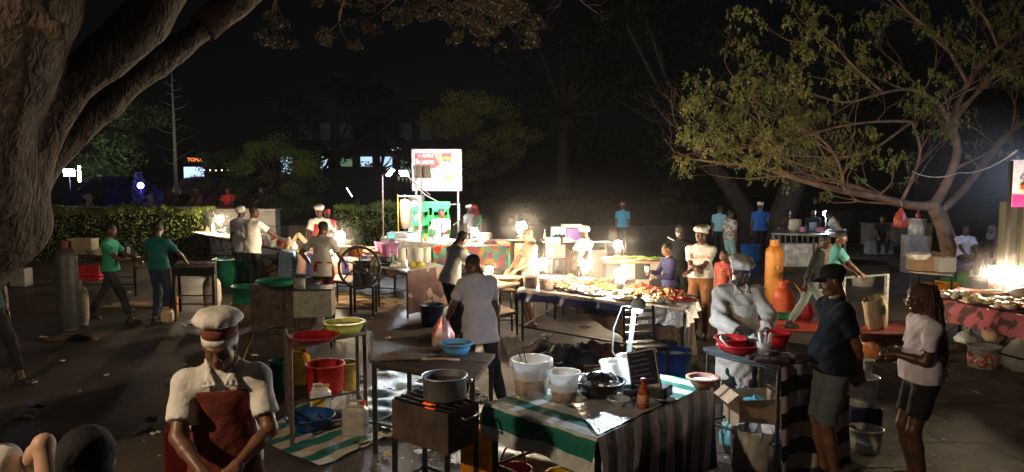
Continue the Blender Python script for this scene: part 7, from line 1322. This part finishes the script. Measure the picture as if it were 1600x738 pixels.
# orange print on the stout cook's shirt
ck = [o for o in bpy.data.objects if o.get('category') == 'person' and 'stout' in o['label']][0]
tx = text('Kanso', .12, mat('print_tee', (.75, .2, .03), .6, bump=0), ck, (0, 0, 0), name='shirt_print'); sh_ = [c for c in ck.children if c.name.startswith('shirt') and c is not tx][0]; bv = BVHTree.FromPolygons([v.co for v in sh_.data.vertices], [list(p.vertices) for p in sh_.data.polygons])
tx.rotation_euler = (0, 0, 0)
for v in tx.data.vertices:
    x, z = -v.co.x, v.co.y + 1.3; h_ = bv.ray_cast(Vector((x, .6, z)), Vector((0, -1, 0))); v.co = Vector((x, (h_[0].y if h_[0] else .15) + .004 + (v.co.z > 0) * .002, z))
HAZE = 0.0004; SMOKE = 1
# ================================================================= smoky air over the stalls, halo puffs added round the lanterns
hz = bpy.data.materials.new('haze_air'); hz.use_nodes = True; hn = hz.node_tree.nodes; hn.clear(); ho = hn.new('ShaderNodeOutputMaterial'); hv = hn.new('ShaderNodeVolumePrincipled')
hv.inputs['Density'].default_value = HAZE; hv.inputs['Color'].default_value = (.8, .8, .82, 1); hv.inputs['Anisotropy'].default_value = .35; hz.node_tree.links.new(hv.outputs[0], ho.inputs['Volume'])
def smoke_or_halo(c, r, dens, colr=(.82, .8, .78, 1)):
    m = bpy.data.materials.new('smoke_or_halo'); m.use_nodes = True; n = m.node_tree.nodes; l = m.node_tree.links; n.clear(); o_ = n.new('ShaderNodeOutputMaterial'); v = n.new('ShaderNodeVolumePrincipled'); v.inputs['Color'].default_value = colr; v.inputs['Anisotropy'].default_value = .3
    tc = n.new('ShaderNodeTexCoord'); sc_ = n.new('ShaderNodeVectorMath'); sc_.operation = 'DIVIDE'; sc_.inputs[1].default_value = r; l.new(tc.outputs['Object'], sc_.inputs[0]); ln = n.new('ShaderNodeVectorMath'); ln.operation = 'DOT_PRODUCT'; l.new(sc_.outputs[0], ln.inputs[0]); l.new(sc_.outputs[0], ln.inputs[1])
    m1 = n.new('ShaderNodeMath'); m1.operation = 'SUBTRACT'; m1.use_clamp = True; m1.inputs[0].default_value = 1; l.new(ln.outputs['Value'], m1.inputs[1]); m2 = n.new('ShaderNodeMath'); m2.operation = 'POWER'; m2.inputs[1].default_value = 1.6; l.new(m1.outputs[0], m2.inputs[0]); m3 = n.new('ShaderNodeMath'); m3.operation = 'MULTIPLY'; m3.inputs[1].default_value = dens; l.new(m2.outputs[0], m3.inputs[0]); l.new(m3.outputs[0], v.inputs['Density'])
    l.new(v.outputs[0], o_.inputs['Volume']); b = MB(); b.blob((0, 0, 0), r, n=32, m=20, jit=0); o = b.build('smoke_or_halo', m); o.location = c; return tag(o, kind='stuff')
if SMOKE:
    smoke_or_halo((11.6, 17, 2.6), (3, 1.8, 2), .09); smoke_or_halo((1.3, 12.3, 1.35), (3.0, 2.4, 1.5), .008)
    for o in [o for o in col.objects if o.name.startswith('pressure_lantern')]: smoke_or_halo(tuple(o.location + Vector((0, 0, .3))), (.55, .55, .55), .06)  # puff added round each lantern so its light spreads into a lens-like halo
if HAZE: MB().box((0, 25, 9), (134, 114, 20.2)).build('haze', hz)['kind'] = 'stuff'
